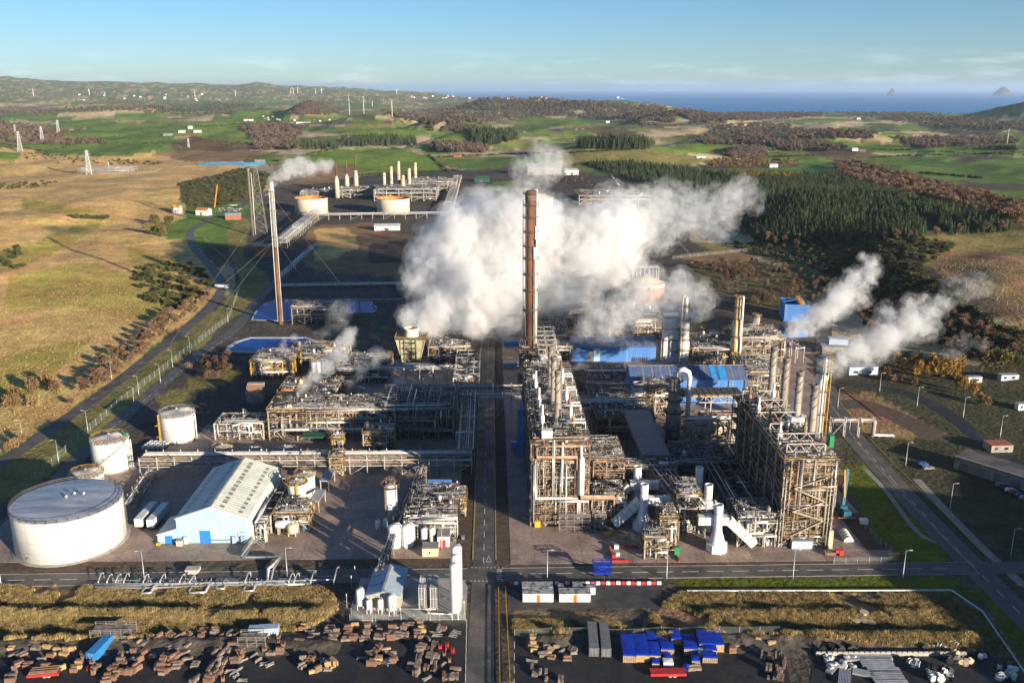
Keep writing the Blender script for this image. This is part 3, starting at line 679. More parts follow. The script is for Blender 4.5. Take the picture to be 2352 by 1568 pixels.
def process_frame(name, label, cat, x, y, w, d, levels, nx, ny, steel='steel_grey', col=0.42, beam=0.32, seed=1, deck_levels=None, rails='safety_yellow',
                  pipes=20, pipe_mats=('pipe_silver', 'pipe_white', 'steel_rusty'), braces=True, clut=600, clut_mats=('clutter_mixed', 'clutter_dark'), equip=10,
                  equip_mats=('vessel_cream', 'pipe_silver', 'steel_grey'), rz=ROT, group=None, roof_clutter=0, casing=None, front=0):
 """Open steel process structure; (x, y) is its near-left corner."""
 rd = random.Random(seed)
 t = empty(name, (x, y, 0), label, cat, group, rz)
 H = levels[-1]; xs = [w * i / nx for i in range(nx + 1)]; ys = [d * j / ny for j in range(ny + 1)]
 for cx in xs:
  for cy_ in ys: member('column', (cx, cy_, 0), (cx, cy_, H + 0.3), col * 1.15, steel, t)
 for z in levels:
  for i in range(nx):
   for yy, nm in ((0, 'beam'), (d, 'beam')):
    member(nm, (xs[i], yy - 0.02, z), (xs[i + 1], yy - 0.02, z), beam, steel, t, h=beam * 1.35)
  for cy_ in ys[1:-1]: member('beam', (0, cy_, z), (w, cy_, z), beam, steel, t, h=beam * 1.3)
  for cx in xs: member('beam', (cx, 0, z - .03), (cx, d, z - .03), beam, steel, t, h=beam * 1.3)
 zz = [0] + list(levels)
 if braces:
  for k in range(len(levels)):
   for i in range(nx):
    if rd.random() < 0.6:
     a, b = (xs[i], xs[i + 1]) if rd.random() < .5 else (xs[i + 1], xs[i])
     m_ = (a + b) / 2
     if rd.random() < .5:
      member('brace', (a, -.05, zz[k] + .2), (b, -.05, zz[k + 1] - .1), beam * .75, steel, t)
     else:
      member('brace', (xs[i], -.05, zz[k] + .2), (m_, -.05, zz[k + 1] - .1), beam * .7, steel, t)
      member('brace', (xs[i + 1], -.05, zz[k] + .2), (m_, -.05, zz[k + 1] - .1), beam * .7, steel, t)
   for j in range(ny):
    if rd.random() < 0.4:
     for sx in (0, w):
      a, b = (ys[j], ys[j + 1]) if rd.random() < .5 else (ys[j + 1], ys[j])
      member('brace', (sx, a, zz[k] + .2), (sx, b, zz[k + 1] - .1), beam * .7, steel, t)
 dl = deck_levels if deck_levels is not None else levels
 for z in dl:
  dk = MB().slab(-.5, w + .5, -.7, d + .5, z + .24, z + .31).build('deck', 'deck_grating', t)
  if rails:
   rail_loop(MB(), [(-.45, -.65), (w + .45, -.65), (w + .45, d + .45), (-.45, d + .45)], z + .31).build('handrail', rails, dk)
 if casing:
  for (ax, bx, ay, by, az, bz, mname) in casing:
   MB().slab(ax, bx, ay, by, az, bz).build('furnace_casing', mname, t)
 for z in zz[1:]:
  for k in range(max(2, min(5, int(d / 2)))):
   r = rd.choice((.1, .14, .2, .28)); yy = .5 + k * .62
   member('pipe', (rd.uniform(-.3, w * .2), yy, z + .55 + r), (w - rd.uniform(-.3, w * .2), yy, z + .55 + r), 2 * r, pipe_mats[k % len(pipe_mats)], t, tube=True)
 for p in range(pipes):
  m_ = rd.choice(pipe_mats); r = rd.choice((.12, .16, .2, .26, .36))
  k = rd.random(); yy = rd.choice((-.5, -.9, .7, rd.uniform(1, d)))
  if k < .42:
   z = rd.choice(zz[1:]) + rd.choice((-.7, -.4, .7)); a = rd.uniform(0, w * .6); b = min(w, a + rd.uniform(w * .3, w * .9)); z2 = max(.5, z - rd.uniform(2, 6))
   path = [(a, yy, z), (b, yy, z)] if rd.random() < .4 else [(a, yy, z2), (a, yy, z), (b, yy, z), (b, yy, max(.4, z - rd.uniform(1, 7)))]
  elif k < .8:
   a = rd.uniform(0, w); z0 = rd.uniform(.3, H * .5); z1 = min(H + 1, z0 + rd.uniform(H * .3, H * .8))
   path = [(a, yy, z0), (a, yy, z1)] if rd.random() < .5 else [(a, yy, z0), (a, yy, z1), (min(w, a + rd.uniform(1, 4)), yy, z1)]
  else:
   a = rd.uniform(0, w); z = rd.choice(zz[1:]) + .8; path = [(a, 0, z), (a, d * rd.uniform(.5, 1), z)]
  MB().tube(path, r, 6).build('pipe', m_, t)
 for e in range(equip):
  z = rd.choice([0] + list(dl)) + .32; a, b = rd.uniform(1, max(1.2, w - 2)), rd.uniform(.8, max(1, d - 2)); m_ = rd.choice(equip_mats)
  if rd.random() < .5:
   L = rd.uniform(2, min(5, w * .5)); r = rd.uniform(.45, .95); a = min(a, w - L)
   MB().hcyl((a, b, z + r + .3), (a + L, b, z + r + .3), r, 10).box((a + L * .2, b, z + .3), (.3, r, .9)).box((a + L * .8, b, z + .3), (.3, r, .9)).build('drum', m_, t)
  else:
   r = rd.uniform(.4, .9); h = rd.uniform(1.5, 3.8)
   MB().lathe((a, b, z), [(r * .5, 0), (r, .35), (r, h), (r * .7, h + r * .35), (.12, h + r * .5), (.12, h + r)], 10).build('vessel', m_, t)
 for m_ in ('clutter_mixed', 'steel_cream', 'steel_rusty') if front else (): clutter(MB(), 0, w, -.6, 1.6, .3, H, front // 3, rd, .9).build('front_piping', m_, t, kind='stuff')
 if clut:
  for k, m_ in enumerate(clut_mats):
   clutter(MB(), 0, w, -.4 if k == 0 else d * .04, min(4, d) if k == 0 else d, .3, H + .5, clut // len(clut_mats), rd).build('small_piping', m_, t, kind='stuff')
 roof_clutter = roof_clutter or (clut // 2 if dl and dl[-1] == H else 0)
 if roof_clutter:
  for m_ in ('clutter_mixed', 'pipe_silver', 'clutter_dark'):
   clutter(MB(), 0, w, 0, d, H + .45, H + 2.2, roof_clutter // 4, rd, .9, 1.8).build('roof_piping', m_, t, kind='stuff')
 return t
def pipe_rack(name, label, a, b, width, levels, n_pipes, bay=6.5, steel='steel_grey', mats_=('pipe_silver', 'pipe_white', 'pipe_brown', 'pipe_dark'), seed=1, top=True, group='pipe racks', ext=0.0, clut=True):
 rd = random.Random(seed); a, b = Vector((*a, 0)), Vector((*b, 0)); d = b - a; L = d.length
 t = empty(name, a, label, 'pipe rack', group, math.atan2(d.y, d.x))
 n = max(1, round(L / bay)); hw = width / 2
 for i in range(n + 1):
  x = L * i / n
  for s in (-hw, hw): member('post', (x, s, 0), (x, s, levels[-1] + (1.2 if top else 0.1)), .30, steel, t)
  for z in levels: member('cross_beam', (x, -hw - .3, z), (x, hw + .3, z), .26, steel, t, h=.34)
  if i < n and i % 3 == 0: member('brace', (x, -hw, .3), (L * (i + 1) / n, -hw, levels[0]), .18, steel, t)
 for z in levels:
  for s in (-hw, hw): member('girder', (0, s, z - .35), (L, s, z - .35), .22, steel, t, h=.3)
 for z in levels:
  k = n_pipes
  for i in range(k):
   s = -hw + width * (i + .5) / k + rd.uniform(-.1, .1); r = rd.choice((.12, .16, .2, .24, .3)); m_ = rd.choice(mats_)
   x0 = 0 if rd.random() < .75 else L * rd.uniform(0, .3); x1 = L if rd.random() < .75 else L * rd.uniform(.6, 1)
   member('pipe', (x0 - ext, s, z + .17 + r), (x1 + ext, s, z + .17 + r), 2 * r, m_, t, tube=True)
   if rd.random() < .35:
    xx = rd.uniform(x0, x1); sg = rd.choice((-1, 1))
    MB().tube([(xx, s, z + .2 + r), (xx, s, z + 1.1), (xx, sg * (hw + .8), z + 1.1), (xx, sg * (hw + .8), max(.3, z - rd.uniform(2, 4)))], r * .8, 6).build('branch_pipe', m_, t)
 if clut:
  clutter(MB(), 0, L, -hw, hw, levels[0], levels[-1] + .8, int(L * 2.2), rd, .8).build('small_piping', 'clutter_mixed', t, kind='stuff')
 return t
def chimney(name, label, x, y, z0, z1, r, material='stack_grey', strake=True, taper=.92, rust=None, group='furnace chimneys', base=None, bands=4, dark_top=True):
 t = empty(name, (x, y, z0), label, 'chimney', group)
 h = z1 - z0; r1 = r * taper
 MB().lathe((0, 0, 0), [(r * 1.12, 0), (r * 1.12, .4), (r, .45), (r1, h - .5), (r1 * .8, h - .5), (r1 * .8, h - 2.5)], 20, cap=(True, True)).build('shaft', material, t)
 MB().lathe((0, 0, h - .5), [(r1 * 1.02, -1.2), (r1 * 1.06, -1.2), (r1 * 1.06, .15), (r1 * .8, .15)], 20, cap=(False, False)).build('rim', 'pipe_dark' if dark_top else material, t)
 for i in range(bands):
  z = h * (i + .6) / bands; rr = r + (r1 - r) * z / h
  MB().lathe((0, 0, z), [(rr, -.12), (rr + .07, -.12), (rr + .07, .12), (rr, .12)], 20, cap=(False, False)).build('flange', 'pipe_dark' if i % 2 else material, t)
 if strake:
  for s in range(3):
   path = []
   for k in range(19):
    z = h * .58 + h * .39 * k / 18; a = 2 * math.pi * (s / 3 + k / 18 * .9); rr = r + (r1 - r) * z / h + .12
    path.append((rr * math.cos(a), rr * math.sin(a), z))
   MB().tube(path, .13, 4).build('helical_strake', 'pipe_dark', t)
 member('ladder', (r + .25, 0, 0), (r1 + .25, 0, h - .5), .28, 'pipe_dark', t, h=.12)
 return t
def tower(name, label, x, y, segs, platforms, material='vessel_cream', rail='safety_yellow', pipes=((1.1, .22, 'pipe_white'),), cat='column', group='distillation columns', seed=1, z0=0.0, skirt=None, ladder=True):
 """Distillation column: segs [(radius, z)], ring platforms at given heights."""
 rd = random.Random(seed); t = empty(name, (x, y, z0), label, cat, group)
 H = segs[-1][1]
 MB().lathe((0, 0, 0), list(segs) + [(segs[-1][0] * .75, H + segs[-1][0] * .35), (.2, H + segs[-1][0] * .5)], 20).build('shell', material, t)
 if skirt: MB().lathe((0, 0, 0), [(skirt[0] + .25, 0), (skirt[0], .3), (skirt[0], skirt[1])], 20).build('skirt', skirt[2], t)
 def rad(z):
  for (ra, za), (rb, zb) in zip(segs[:-1], segs[1:]):
   if za <= z <= zb: return ra + (rb - ra) * (z - za) / max(1e-6, zb - za)
  return segs[-1][0]
 for z in platforms:
  r0 = rad(z); r1 = r0 + 1.15; a0 = rd.uniform(0, 6.28)
  p = MB().lathe((0, 0, z), [(r0, 0), (r1, 0), (r1, .12), (r0, .12)], 18, smooth=False, cap=(False, False)).build('ring_platform', 'deck_grating', t)
  m = MB()
  pts = [((r1) * math.cos(a), (r1) * math.sin(a)) for a in [2 * math.pi * i / 14 for i in range(14)]]
  rail_loop(m, pts, z + .12, t=.1).build('handrail', rail, p)
  for i in range(6):
   a = 2 * math.pi * i / 6; m2 = None
   member('bracket', (r0 * math.cos(a), r0 * math.sin(a), z - 1.0), (r1 * math.cos(a), r1 * math.sin(a), z), .1, rail, t)
 for i, (off, r, m_) in enumerate(pipes):
  a = rd.uniform(-2.6, -.4); rr = max(s[0] for s in segs) + off * .5 + r
  MB().tube([(rr * .4 * math.cos(a), rr * .4 * math.sin(a), H + 1.2), (rr * math.cos(a), rr * math.sin(a), H + 1.0), (rr * math.cos(a), rr * math.sin(a), 2.0), (rr * 1.5 * math.cos(a), rr * 1.5 * math.sin(a), 1.2)], r, 8).build('downcomer_pipe', m_, t)
 if ladder:
  a = rd.uniform(-2.4, -.8)
  for za, zb in zip([0] + list(platforms)[:-1], platforms):
   rr = rad((za + zb) / 2) + .35
   member('ladder', (rr * math.cos(a), rr * math.sin(a), za), (rr * math.cos(a), rr * math.sin(a), zb + 1), .5, rail, t, h=.12)
 return t
def storage_tank(name, label, x, y, r, h, roof=1.0, ribs=0, material='tank_white', roof_mat='tank_roof', rail='safety_yellow', stair=True, rings=3, group='storage tanks', open_top=False, inner='orange_rust', z0=0.0, stair_a=(-2.4, -0.7), pad=True):
 t = empty(name, (x, y, z0), label, 'tank', group)
 n = 64 if r > 10 else 40
 MB().lathe((0, 0, .25), [(r, 0), (r, h - .25)], n, cap=(True, False)).build('shell', material, t)
 for i in range(1, rings):
  z = h * i / rings
  MB().lathe((0, 0, z), [(r, -.06), (r + .05, -.06), (r + .05, .06), (r, .06)], n, cap=(False, False)).build('weld_ring', 'steel_pale', t)
 MB().lathe((0, 0, h), [(r, -.3), (r + .28, -.3), (r + .28, .05), (r - .05, .05)], n, cap=(False, False)).build('rim_girder', 'steel_pale' if not open_top else inner, t)
 if pad: MB().lathe((0, 0, 0), [(r + 1.2, 0), (r + 1.0, .28), (0, .28)], n, cap=(False, False)).build('foundation_ring', 'concrete', t)
 if open_top:
  MB().lathe((0, 0, 0), [(r - .25, h), (r - .25, h * .72), (0, h * .7)], n, cap=(False, False)).build('inner_wall', inner, t)
 else:
  rf = MB().lathe((0, 0, h), [(r - .02, 0), (r * .5, roof * .55), (.3, roof), (0, roof)], n, cap=(False, False)).build('roof', roof_mat, t)
  for i in range(ribs):
   a = 2 * math.pi * i / ribs
   member('roof_rib', (.6 * math.cos(a), .6 * math.sin(a), h + roof + .02), (r * math.cos(a), r * math.sin(a), h + .12), .26, 'steel_pale', t, h=.22)
  MB().lathe((0, 0, h + roof - .1), [(.5, 0), (.5, .5), (.3, .8)], 10).build('roof_vent', 'steel_pale', t)
 if rail:
  m = MB(); k = max(14, int(2 * math.pi * r / 3))
  rail_loop(m, [((r + .1) * math.cos(2 * math.pi * i / k), (r + .1) * math.sin(2 * math.pi * i / k)) for i in range(k)], h + .05, t=.1).build('handrail', rail, t)
 if stair:
  a0, a1 = stair_a; m = MB(); k = 26; last = None
  for i in range(k + 1):
   a = a0 + (a1 - a0) * i / k; z = .3 + (h - .3) * i / k
   p = Vector(((r + .45) * math.cos(a), (r + .45) * math.sin(a), z))
   m.box(p, (.8, .35, .06), a + math.pi / 2)
   o = Vector((math.cos(a), math.sin(a), 0)) * .45
   if last is not None:
    for u in (0.0, .5, 1.0): m.bar(last[0] + last[1] + Vector((0, 0, u)), p + o + Vector((0, 0, u)), .09)
   if i % 3 == 0: m.bar(p + o, p + o + Vector((0, 0, 1)), .08)
   last = (p, o)
  m.build('spiral_stair', 'pipe_dark', t)
 return t
def gable_shed(name, label, x, y, w, d, eave, ridge, wall='blue_clad', roof='blue_roof', along='x', rz=ROT, strips=(), strip_mat='rooflight', doors=(), door_mat='door_blue', cat='building', group=None, ribs=True, roof2=None, overhang=.4, parapet=None):
 """Portal-framed shed; (x, y) near-left corner; the ridge runs along local x or y."""
 t = empty(name, (x, y, 0), label, cat, group, rz)
 if along == 'x':
  prof = [(0, 0), (d, 0), (d, eave), (d / 2, ridge), (0, eave)]
  vs_ = [(0, a, b) for a, b in prof] + [(w, a, b) for a, b in prof]
 else:
  prof = [(0, 0), (w, 0), (w, eave), (w / 2, ridge), (0, eave)]
  vs_ = [(a, 0, b) for a, b in prof] + [(a, d, b) for a, b in prof]
 MB().add(vs_, [(0, 1, 2, 3, 4), (9, 8, 7, 6, 5), (0, 5, 6, 1), (1, 6, 7, 2), (0, 4, 9, 5)]).build('wall', wall, t)
 span = (d if along == 'x' else w) / 2; sl = (ridge - eave) / span; o = overhang
 def rp(s, q, lift):      # s: along the ridge, q: across (0..2 span)
  z = eave + sl * (q if q <= span else 2 * span - q) + lift
  return (s, q, z) if along == 'x' else (q, s, z)
 Ln = w if along == 'x' else d
 for k, (qa, qb) in enumerate(((-o, span), (span, 2 * span + o))):
  vs2 = [rp(-o, qa, .06), rp(Ln + o, qa, .06), rp(Ln + o, qb, .06), rp(-o, qb, .06)] + [rp(-o, qa, .22), rp(Ln + o, qa, .22), rp(Ln + o, qb, .22), rp(-o, qb, .22)]
  f = MB().add(vs2, [(0, 1, 2, 3), (4, 5, 6, 7), (0, 4, 5, 1), (1, 5, 6, 2), (2, 6, 7, 3), (3, 7, 4, 0)]).build('roof_slope', (roof2 or roof) if k else roof, t)
  for (s0, s1, u0, u1) in strips:
   q0, q1 = qa + (qb - qa) * u0, qa + (qb - qa) * u1
   if k: q0, q1 = qb - (qb - qa) * u0, qb - (qb - qa) * u1
   a = [rp(Ln * s0, q0, .25), rp(Ln * s1, q0, .25), rp(Ln * s1, q1, .25), rp(Ln * s0, q1, .25)]
   MB().add(a + [(p[0], p[1], p[2] - .1) for p in a], [(0, 1, 2, 3), (0, 4, 5, 1), (1, 5, 6, 2), (2, 6, 7, 3), (3, 7, 4, 0)]).build('rooflight', strip_mat, f)
  if ribs:
   m = MB(); n = int(Ln / 1.6)
   for i in range(n + 1): m.bar(rp(Ln * i / n, qa + .05, .25), rp(Ln * i / n, qb - .05, .25), .12, .08)
   m.build('standing_seam', (roof2 or roof) if k else roof, f)
 member('ridge_cap', rp(-o, span, .25), rp(Ln + o, span, .25), .7, 'steel_pale', t, h=.1)
 for (x0, x1, z0, z1, mt) in doors:
  dr = MB().slab(x0, x1, -.12, .05, z0, z1).build('door', mt, t)
  for i in range(1, 5): member('door_seam', (x0 + .05, -.13, z0 + (z1 - z0) * i / 5), (x1 - .05, -.13, z0 + (z1 - z0) * i / 5), .06, 'pipe_dark', dr, h=.03)
 if along == 'x':
  m = MB(); n = int(w / 1.3)
  for i in range(n + 1): m.box((w * i / n, -.03, eave / 2), (.14, .06, eave - .1))
  m.build('cladding_rib', wall, t)
 else:
  m = MB(); n = int(w / 1.1)
  for i in range(1, n): xx = w * i / n; hh = eave + sl * min(xx, w - xx); m.box((xx, -.03, hh / 2), (.12, .06, hh - .2))
  m.build('cladding_rib', wall, t)
 return t
def box_cabin(name, label, x, y, w, d, h, wall='cabin_white', roof='cabin_roof', doors=(), windows=(), rz=ROT, cat='cabin', group=None, door_mat='door_orange', ribs=True, z0=0.0):
 t = empty(name, (x, y, z0), label, cat, group, rz)
 MB().slab(0, w, 0, d, .15, h).build('wall', wall, t)
 MB().slab(-.12, w + .12, -.12, d + .12, h, h + .14).build('roof', roof, t)
 MB().slab(.1, w - .1, .1, d - .1, 0, .15).build('plinth', 'concrete', t)
 for (a, b, z, z1) in doors: 
  dr = MB().slab(a, b, -.08, .02, z, z1).build('door', door_mat, t); MB().box((b - .15, -.1, (z + z1) / 2), (.06, .06, .2)).build('handle', 'pipe_dark', dr)
 for (a, b, z, z1) in windows:
  f = MB().slab(a, b, -.05, .02, z, z1).build('window', 'glass_dark', t); member('sill', (a - .05, -.08, z - .05), (b + .05, -.08, z - .05), .1, 'steel_pale', f)
 if ribs:
  m = MB(); n = int(w / .6)
  for i in range(n + 1):
   xx = w * i / n
   if not any(a - .2 < xx < b + .2 for a, b, *_ in list(doors) + list(windows)): m.box((xx, -.02, h / 2 + .1), (.1, .05, h - .4))
  m.build('cladding_rib', wall, t)
 return t
def vert_vessel(name, label, x, y, r, h, z0=1.2, material='white_paint', legs=4, group=None, cat='vessel', n=20, top_pipe=True, skirt=False):
 t = empty(name, (x, y, 0), label, cat, group)
 MB().lathe((0, 0, z0), [(.15, 0), (r * .6, .1 * r + .05), (r * .93, .3 * r), (r, .5 * r), (r, h - z0 - .5 * r), (r * .93, h - z0 - .28 * r), (r * .6, h - z0 - .08 * r), (.12, h - z0)], n).build('shell', material, t)
 if skirt: MB().lathe((0, 0, 0), [(r * .95, 0), (r * .95, z0 + r * .4)], n).build('skirt', material, t)
 else:
  for i in range(legs):
   a = 2 * math.pi * (i + .5) / legs
   member('leg', (r * .85 * math.cos(a), r * .85 * math.sin(a), 0), (r * .85 * math.cos(a), r * .85 * math.sin(a), z0 + r * .6), max(.16, r * .16), material, t)
 for k in (.3, .65):
  zz_ = z0 + (h - z0) * k; MB().lathe((0, 0, zz_), [(r, -.05), (r + .03, -.05), (r + .03, .05), (r, .05)], n, cap=(False, False)).build('weld_seam', 'steel_pale', t)
 if top_pipe:
  MB().tube([(0, 0, h - .1), (0, 0, h + .6), (r * .7, -.2, h + .6), (r + .2, -.3, h - .2), (r + .2, -.3, .6)], max(.05, r * .06), 6).build('vent_pipe', material, t)
 MB().lathe((0, 0, h - .15), [(r * .25, 0), (r * .25, .25)], 10).build('manway', 'steel_pale', t)
 return t
lx, ly = G(1219, 1208)
LB = process_frame('furnace_block', 'rust-brown furnace block with three chimneys beside the main road', 'process unit', lx, ly, 19, 86, [5, 10, 17, 24, 29.4], 4, 9, steel='steel_rusty', col=.36, beam=.28, front=2400, seed=11, pipes=60, clut=3000, equip=24,
 pipe_mats=('pipe_brown', 'pipe_silver', 'steel_rusty', 'pipe_white'), clut_mats=('clutter_mixed', 'steel_rusty', 'clutter_dark', 'steel_cream'), rails='steel_rusty', roof_clutter=1500, group='furnace blocks',
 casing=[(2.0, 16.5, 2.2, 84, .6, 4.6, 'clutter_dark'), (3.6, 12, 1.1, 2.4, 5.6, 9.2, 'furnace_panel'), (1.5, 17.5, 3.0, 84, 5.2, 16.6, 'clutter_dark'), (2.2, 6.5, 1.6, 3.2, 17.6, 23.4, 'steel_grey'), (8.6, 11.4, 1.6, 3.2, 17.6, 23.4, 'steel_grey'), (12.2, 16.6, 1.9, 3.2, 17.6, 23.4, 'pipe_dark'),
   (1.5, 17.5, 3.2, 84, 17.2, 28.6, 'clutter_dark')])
for path, r, m in (([(1.8, -1, 28.6), (1.8, -1, 24.9), (14.8, -1, 24.9), (14.8, -1, 20.5)], .42, 'pipe_brown'), ([(1.8, -1, 28.6), (6.5, -1, 28.8), (16.5, -1, 28.8)], .38, 'pipe_brown'), ([(16.2, -1, 29), (16.2, -1.1, 25)], .5, 'pipe_white'),
                   ([(1.4, -1, 24), (1.4, -1, 10.4), (15.6, -1, 10.4)], .3, 'pipe_silver'), ([(2.0, -1.2, 23.5), (2.0, -1.2, 11), (14, -1.2, 11)], .22, 'pipe_brown'), ([(7.4, -1.2, 31), (7.4, -1.2, 25.4)], .2, 'pipe_white'),
                   ([(16.4, -1.4, 12), (16.4, -1.4, 10.8), (27.2, -1.4, 10.8), (27.2, -1.4, 8)], .62, 'pipe_brown'), ([(15.4, -1, 10), (15.4, -1, .6)], .32, 'pipe_white'), ([(16, -1.3, 10), (16, -1.3, .6)], .26, 'pipe_white')):
 MB().tube(path, r, 10).build('header_pipe', m, LB)
MB().lathe((16.4, -1.4, 11.6), [(.3, 0), (.95, .5), (.95, 13), (.5, 13.6)], 16).build('quench_exchanger', 'white_paint', LB)
MB().slab(3.5, 7.0, 2, 4.6, 29.8, 33.0).build('white_shelter', 'white_paint', LB)
for i, (xx, yy) in enumerate(((4.2, 12), (4.0, 30), (3.8, 50), (14.5, 10), (14.3, 18), (14.6, 27), (14.2, 36), (14.5, 46), (14.4, 57), (14.6, 68))):
 s = MB().lathe((xx, yy, 29.8), [(.35, 0), (.35, 2), (.75, 2.4), (.75, 4.6), (.4, 5.1), (.4, 7.2 if xx > 10 else 8.5), (.55, 7.3 if xx > 10 else 8.7)], 10).build('steam_silencer', 'steel_rusty' if (i % 2 and xx > 10) else 'white_paint', LB)
for k in range(4):
 yy = 9 + k * 17
 MB().tube([(10, yy, 29.8), (10, yy, 33.2), (18.4, yy, 33.2), (18.4, yy, 29.8)], .22, 6).tube([(10, yy + 3, 33.2), (18.4, yy + 3, 33.2)], .2, 6).build('roof_portal', 'pipe_white', LB)
TOPS = [((1264, 905), 792, 'rearmost'), ((1271, 938), 816, 'middle'), ((1280, 977), 847, 'front')]
for (bu, bv), tv, nm in TOPS:
 x, y = G(bu, bv, 29.8); chimney('furnace_chimney', 'tan furnace chimney with spiral strakes, %s of the three on the block beside the road' % nm, x, y, 29.8, HZ(tv, y), 1.08)
process_frame('furnace_wing', 'low piped wing on the right flank of the roadside furnace block', 'process unit', lx + 20.2, ly + .6, 11, 12, [4.5, 9.2], 3, 2, steel='steel_cream', seed=21, pipes=34, clut=900, equip=6, rails='steel_rusty', group='furnace wings')
process_frame('furnace_wing', 'brown pipework gallery with three thick rusty pipes behind the low wing', 'process unit', lx + 20.2, ly + 14, 12, 20, [8, 13, 17], 2, 3, steel='steel_rusty', seed=22, pipes=12, clut=700, equip=4, rails='steel_rusty', pipe_mats=('pipe_brown', 'steel_rusty'), group='furnace wings')
for i, z in enumerate((11.2, 13.8, 17.6)):
 pass
def scaffold(name, label, x, y, w, d, h, lifts, rz=ROT, group='scaffolds'):
 t = empty(name, (x, y, 0), label, 'scaffold', group, rz); n = max(1, round(w / 2.4))
 for i in range(n + 1):
  for yy in (0, d): member('standard', (w * i / n, yy, 0), (w * i / n, yy, h), .11, 'scaffold_tube', t, tube=True)
 for k in range(1, lifts + 1):
  z = h * k / lifts - .9
  for yy in (0, d):
   for dz in (0, .55, 1.0): member('ledger', (-.2, yy, z + dz), (w + .2, yy, z + dz), .09, 'scaffold_tube', t, tube=True)
  MB().slab(0, w, .05, d - .05, z - .06, z).build('boarding', 'timber_grey', t)
 member('brace', (0, -.05, 0), (w, -.05, h), .09, 'scaffold_tube', t, tube=True)
 return t
scaffold('access_scaffold', 'grey tube scaffold with stair at the foot of the roadside furnace block', lx + 9.3, ly - 4.2, 10, 2.4, 6.2, 3)
scaffold('access_scaffold', 'short tube scaffold right of the stair scaffold at the roadside furnace block', lx + 21, ly - 3.4, 3.6, 2.2, 6, 3)
rx, ry = G(1787, 1256)
RB = process_frame('furnace_block', 'pale steel furnace block with four chimneys at the east road', 'process unit', rx, ry, 16.2, 63, [4.2, 9.3, 15.6, 20.4, 24.2, 28.8], 4, 7, steel='steel_pale', col=.32, beam=.26, front=2400, seed=31, pipes=70, pipe_mats=('steel_cream', 'pipe_brown', 'pipe_silver'), clut=3000, equip=24,
 clut_mats=('clutter_mixed', 'clutter_dark', 'steel_cream', 'pipe_silver'), rails='safety_yellow', roof_clutter=1500, group='furnace blocks',
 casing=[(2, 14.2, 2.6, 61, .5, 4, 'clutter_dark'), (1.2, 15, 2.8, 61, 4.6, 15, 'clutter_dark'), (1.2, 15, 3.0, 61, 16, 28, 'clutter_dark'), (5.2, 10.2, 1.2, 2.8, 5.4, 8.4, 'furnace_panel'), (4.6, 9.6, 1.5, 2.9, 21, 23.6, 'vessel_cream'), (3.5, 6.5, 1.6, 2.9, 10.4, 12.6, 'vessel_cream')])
for i in range(5):
 a, b = ((3, 13) if i % 2 == 0 else (13, 3)); z0, z1 = (4.6, 9.7, 13, 16.2, 20.8)[i], (9.7, 13, 16.2, 20.8, 24.4)[i]
 m = MB(); m.bar((a, -1.6, z0), (b, -1.6, z1), .12, .35); m.bar((a, -1.0, z0), (b, -1.0, z1), .12, .35); m.bar((a, -1.6, z0 + 1.05), (b, -1.6, z1 + 1.05), .1)
 for k in range(14): m.box((a + (b - a) * k / 13, -1.3, z0 + (z1 - z0) * k / 13), (.35, .7, .06))
 m.build('stair_flight', 'steel_cream', RB)
for sx in (.5, 14.6, 15.7):
 MB().tube([(sx, -1.1, 24), (sx, -1.1, .6)], .2, 8).build('riser_pipe', 'steel_pale', RB)
MB().slab(15.4, 16.8, -1.4, 0, 0, 6.2).build('concrete_pier', 'vessel_cream', RB)
MB().slab(16.8, 18.2, 9, 12, 30, 34).build('green_cabinet', 'green_paint', RB)
for k, (yy, ww) in enumerate(((4, 12), (13, 14), (22, 13), (33, 13), (46, 13), (56, 13))):
 m = MB()
 for zt in (30.8, 33.4): m.bar((1.5, yy, zt), (1.5 + ww, yy, zt), .3)
 for i in range(6):
  xa, xb = 1.5 + ww * i / 6, 1.5 + ww * (i + 1) / 6; m.bar((xa, yy, 30.8 if i % 2 else 33.4), (xb, yy, 33.4 if i % 2 else 30.8), .2)
 for xx in (1.5, 1.5 + ww): m.bar((xx, yy, 29.2), (xx, yy, 33.4), .3)
 m.build('roof_truss', 'steel_pale', RB)
for i, (xx, yy) in enumerate(((3, 16), (3.2, 28), (2.8, 40), (3, 52), (3, 60), (12.5, 20), (12.8, 56))):
 MB().lathe((xx, yy, 29.3), [(.35, 0), (.35, 1.4), (.8, 1.8), (.8, 3.8), (.4, 4.2), (.4, 6.8), (.6, 7)], 10).build('steam_silencer', 'steel_rusty' if i % 2 else 'white_paint', RB)
 MB().tube([(xx + 1, yy, 29.5), (xx + 1, yy, 32), (xx + 2.6, yy + .6, 33), (xx + 3.4, yy + .8, 29.6)], .32, 8).build('silencer_pipe', 'column_rust', RB)
for (bu, bv), tv, nm in (((1770, 906), 793, 'rearmost'), ((1798, 940), 819, 'second from the rear'), ((1828, 970), 850, 'second from the front'), ((1861, 1014), 880, 'frontmost')):
 x, y = G(bu, bv, 29.3); c = chimney('furnace_chimney', 'tan furnace chimney with spiral strakes, %s of four on the eastern block' % nm, x, y, 29.3, HZ(tv, y), 1.2)
x, y = G(1828, 972, 29.3)
MB().lathe((x, y, 29.3), [(3.0, 0), (3.4, .2), (3.4, 2.6), (3.1, 2.9), (1.8, 2.95)], 8, smooth=False, cap=(True, False)).build('chimney_collar', 'white_paint', label='white octagonal collar round the foot of an eastern furnace chimney', cat='collar')
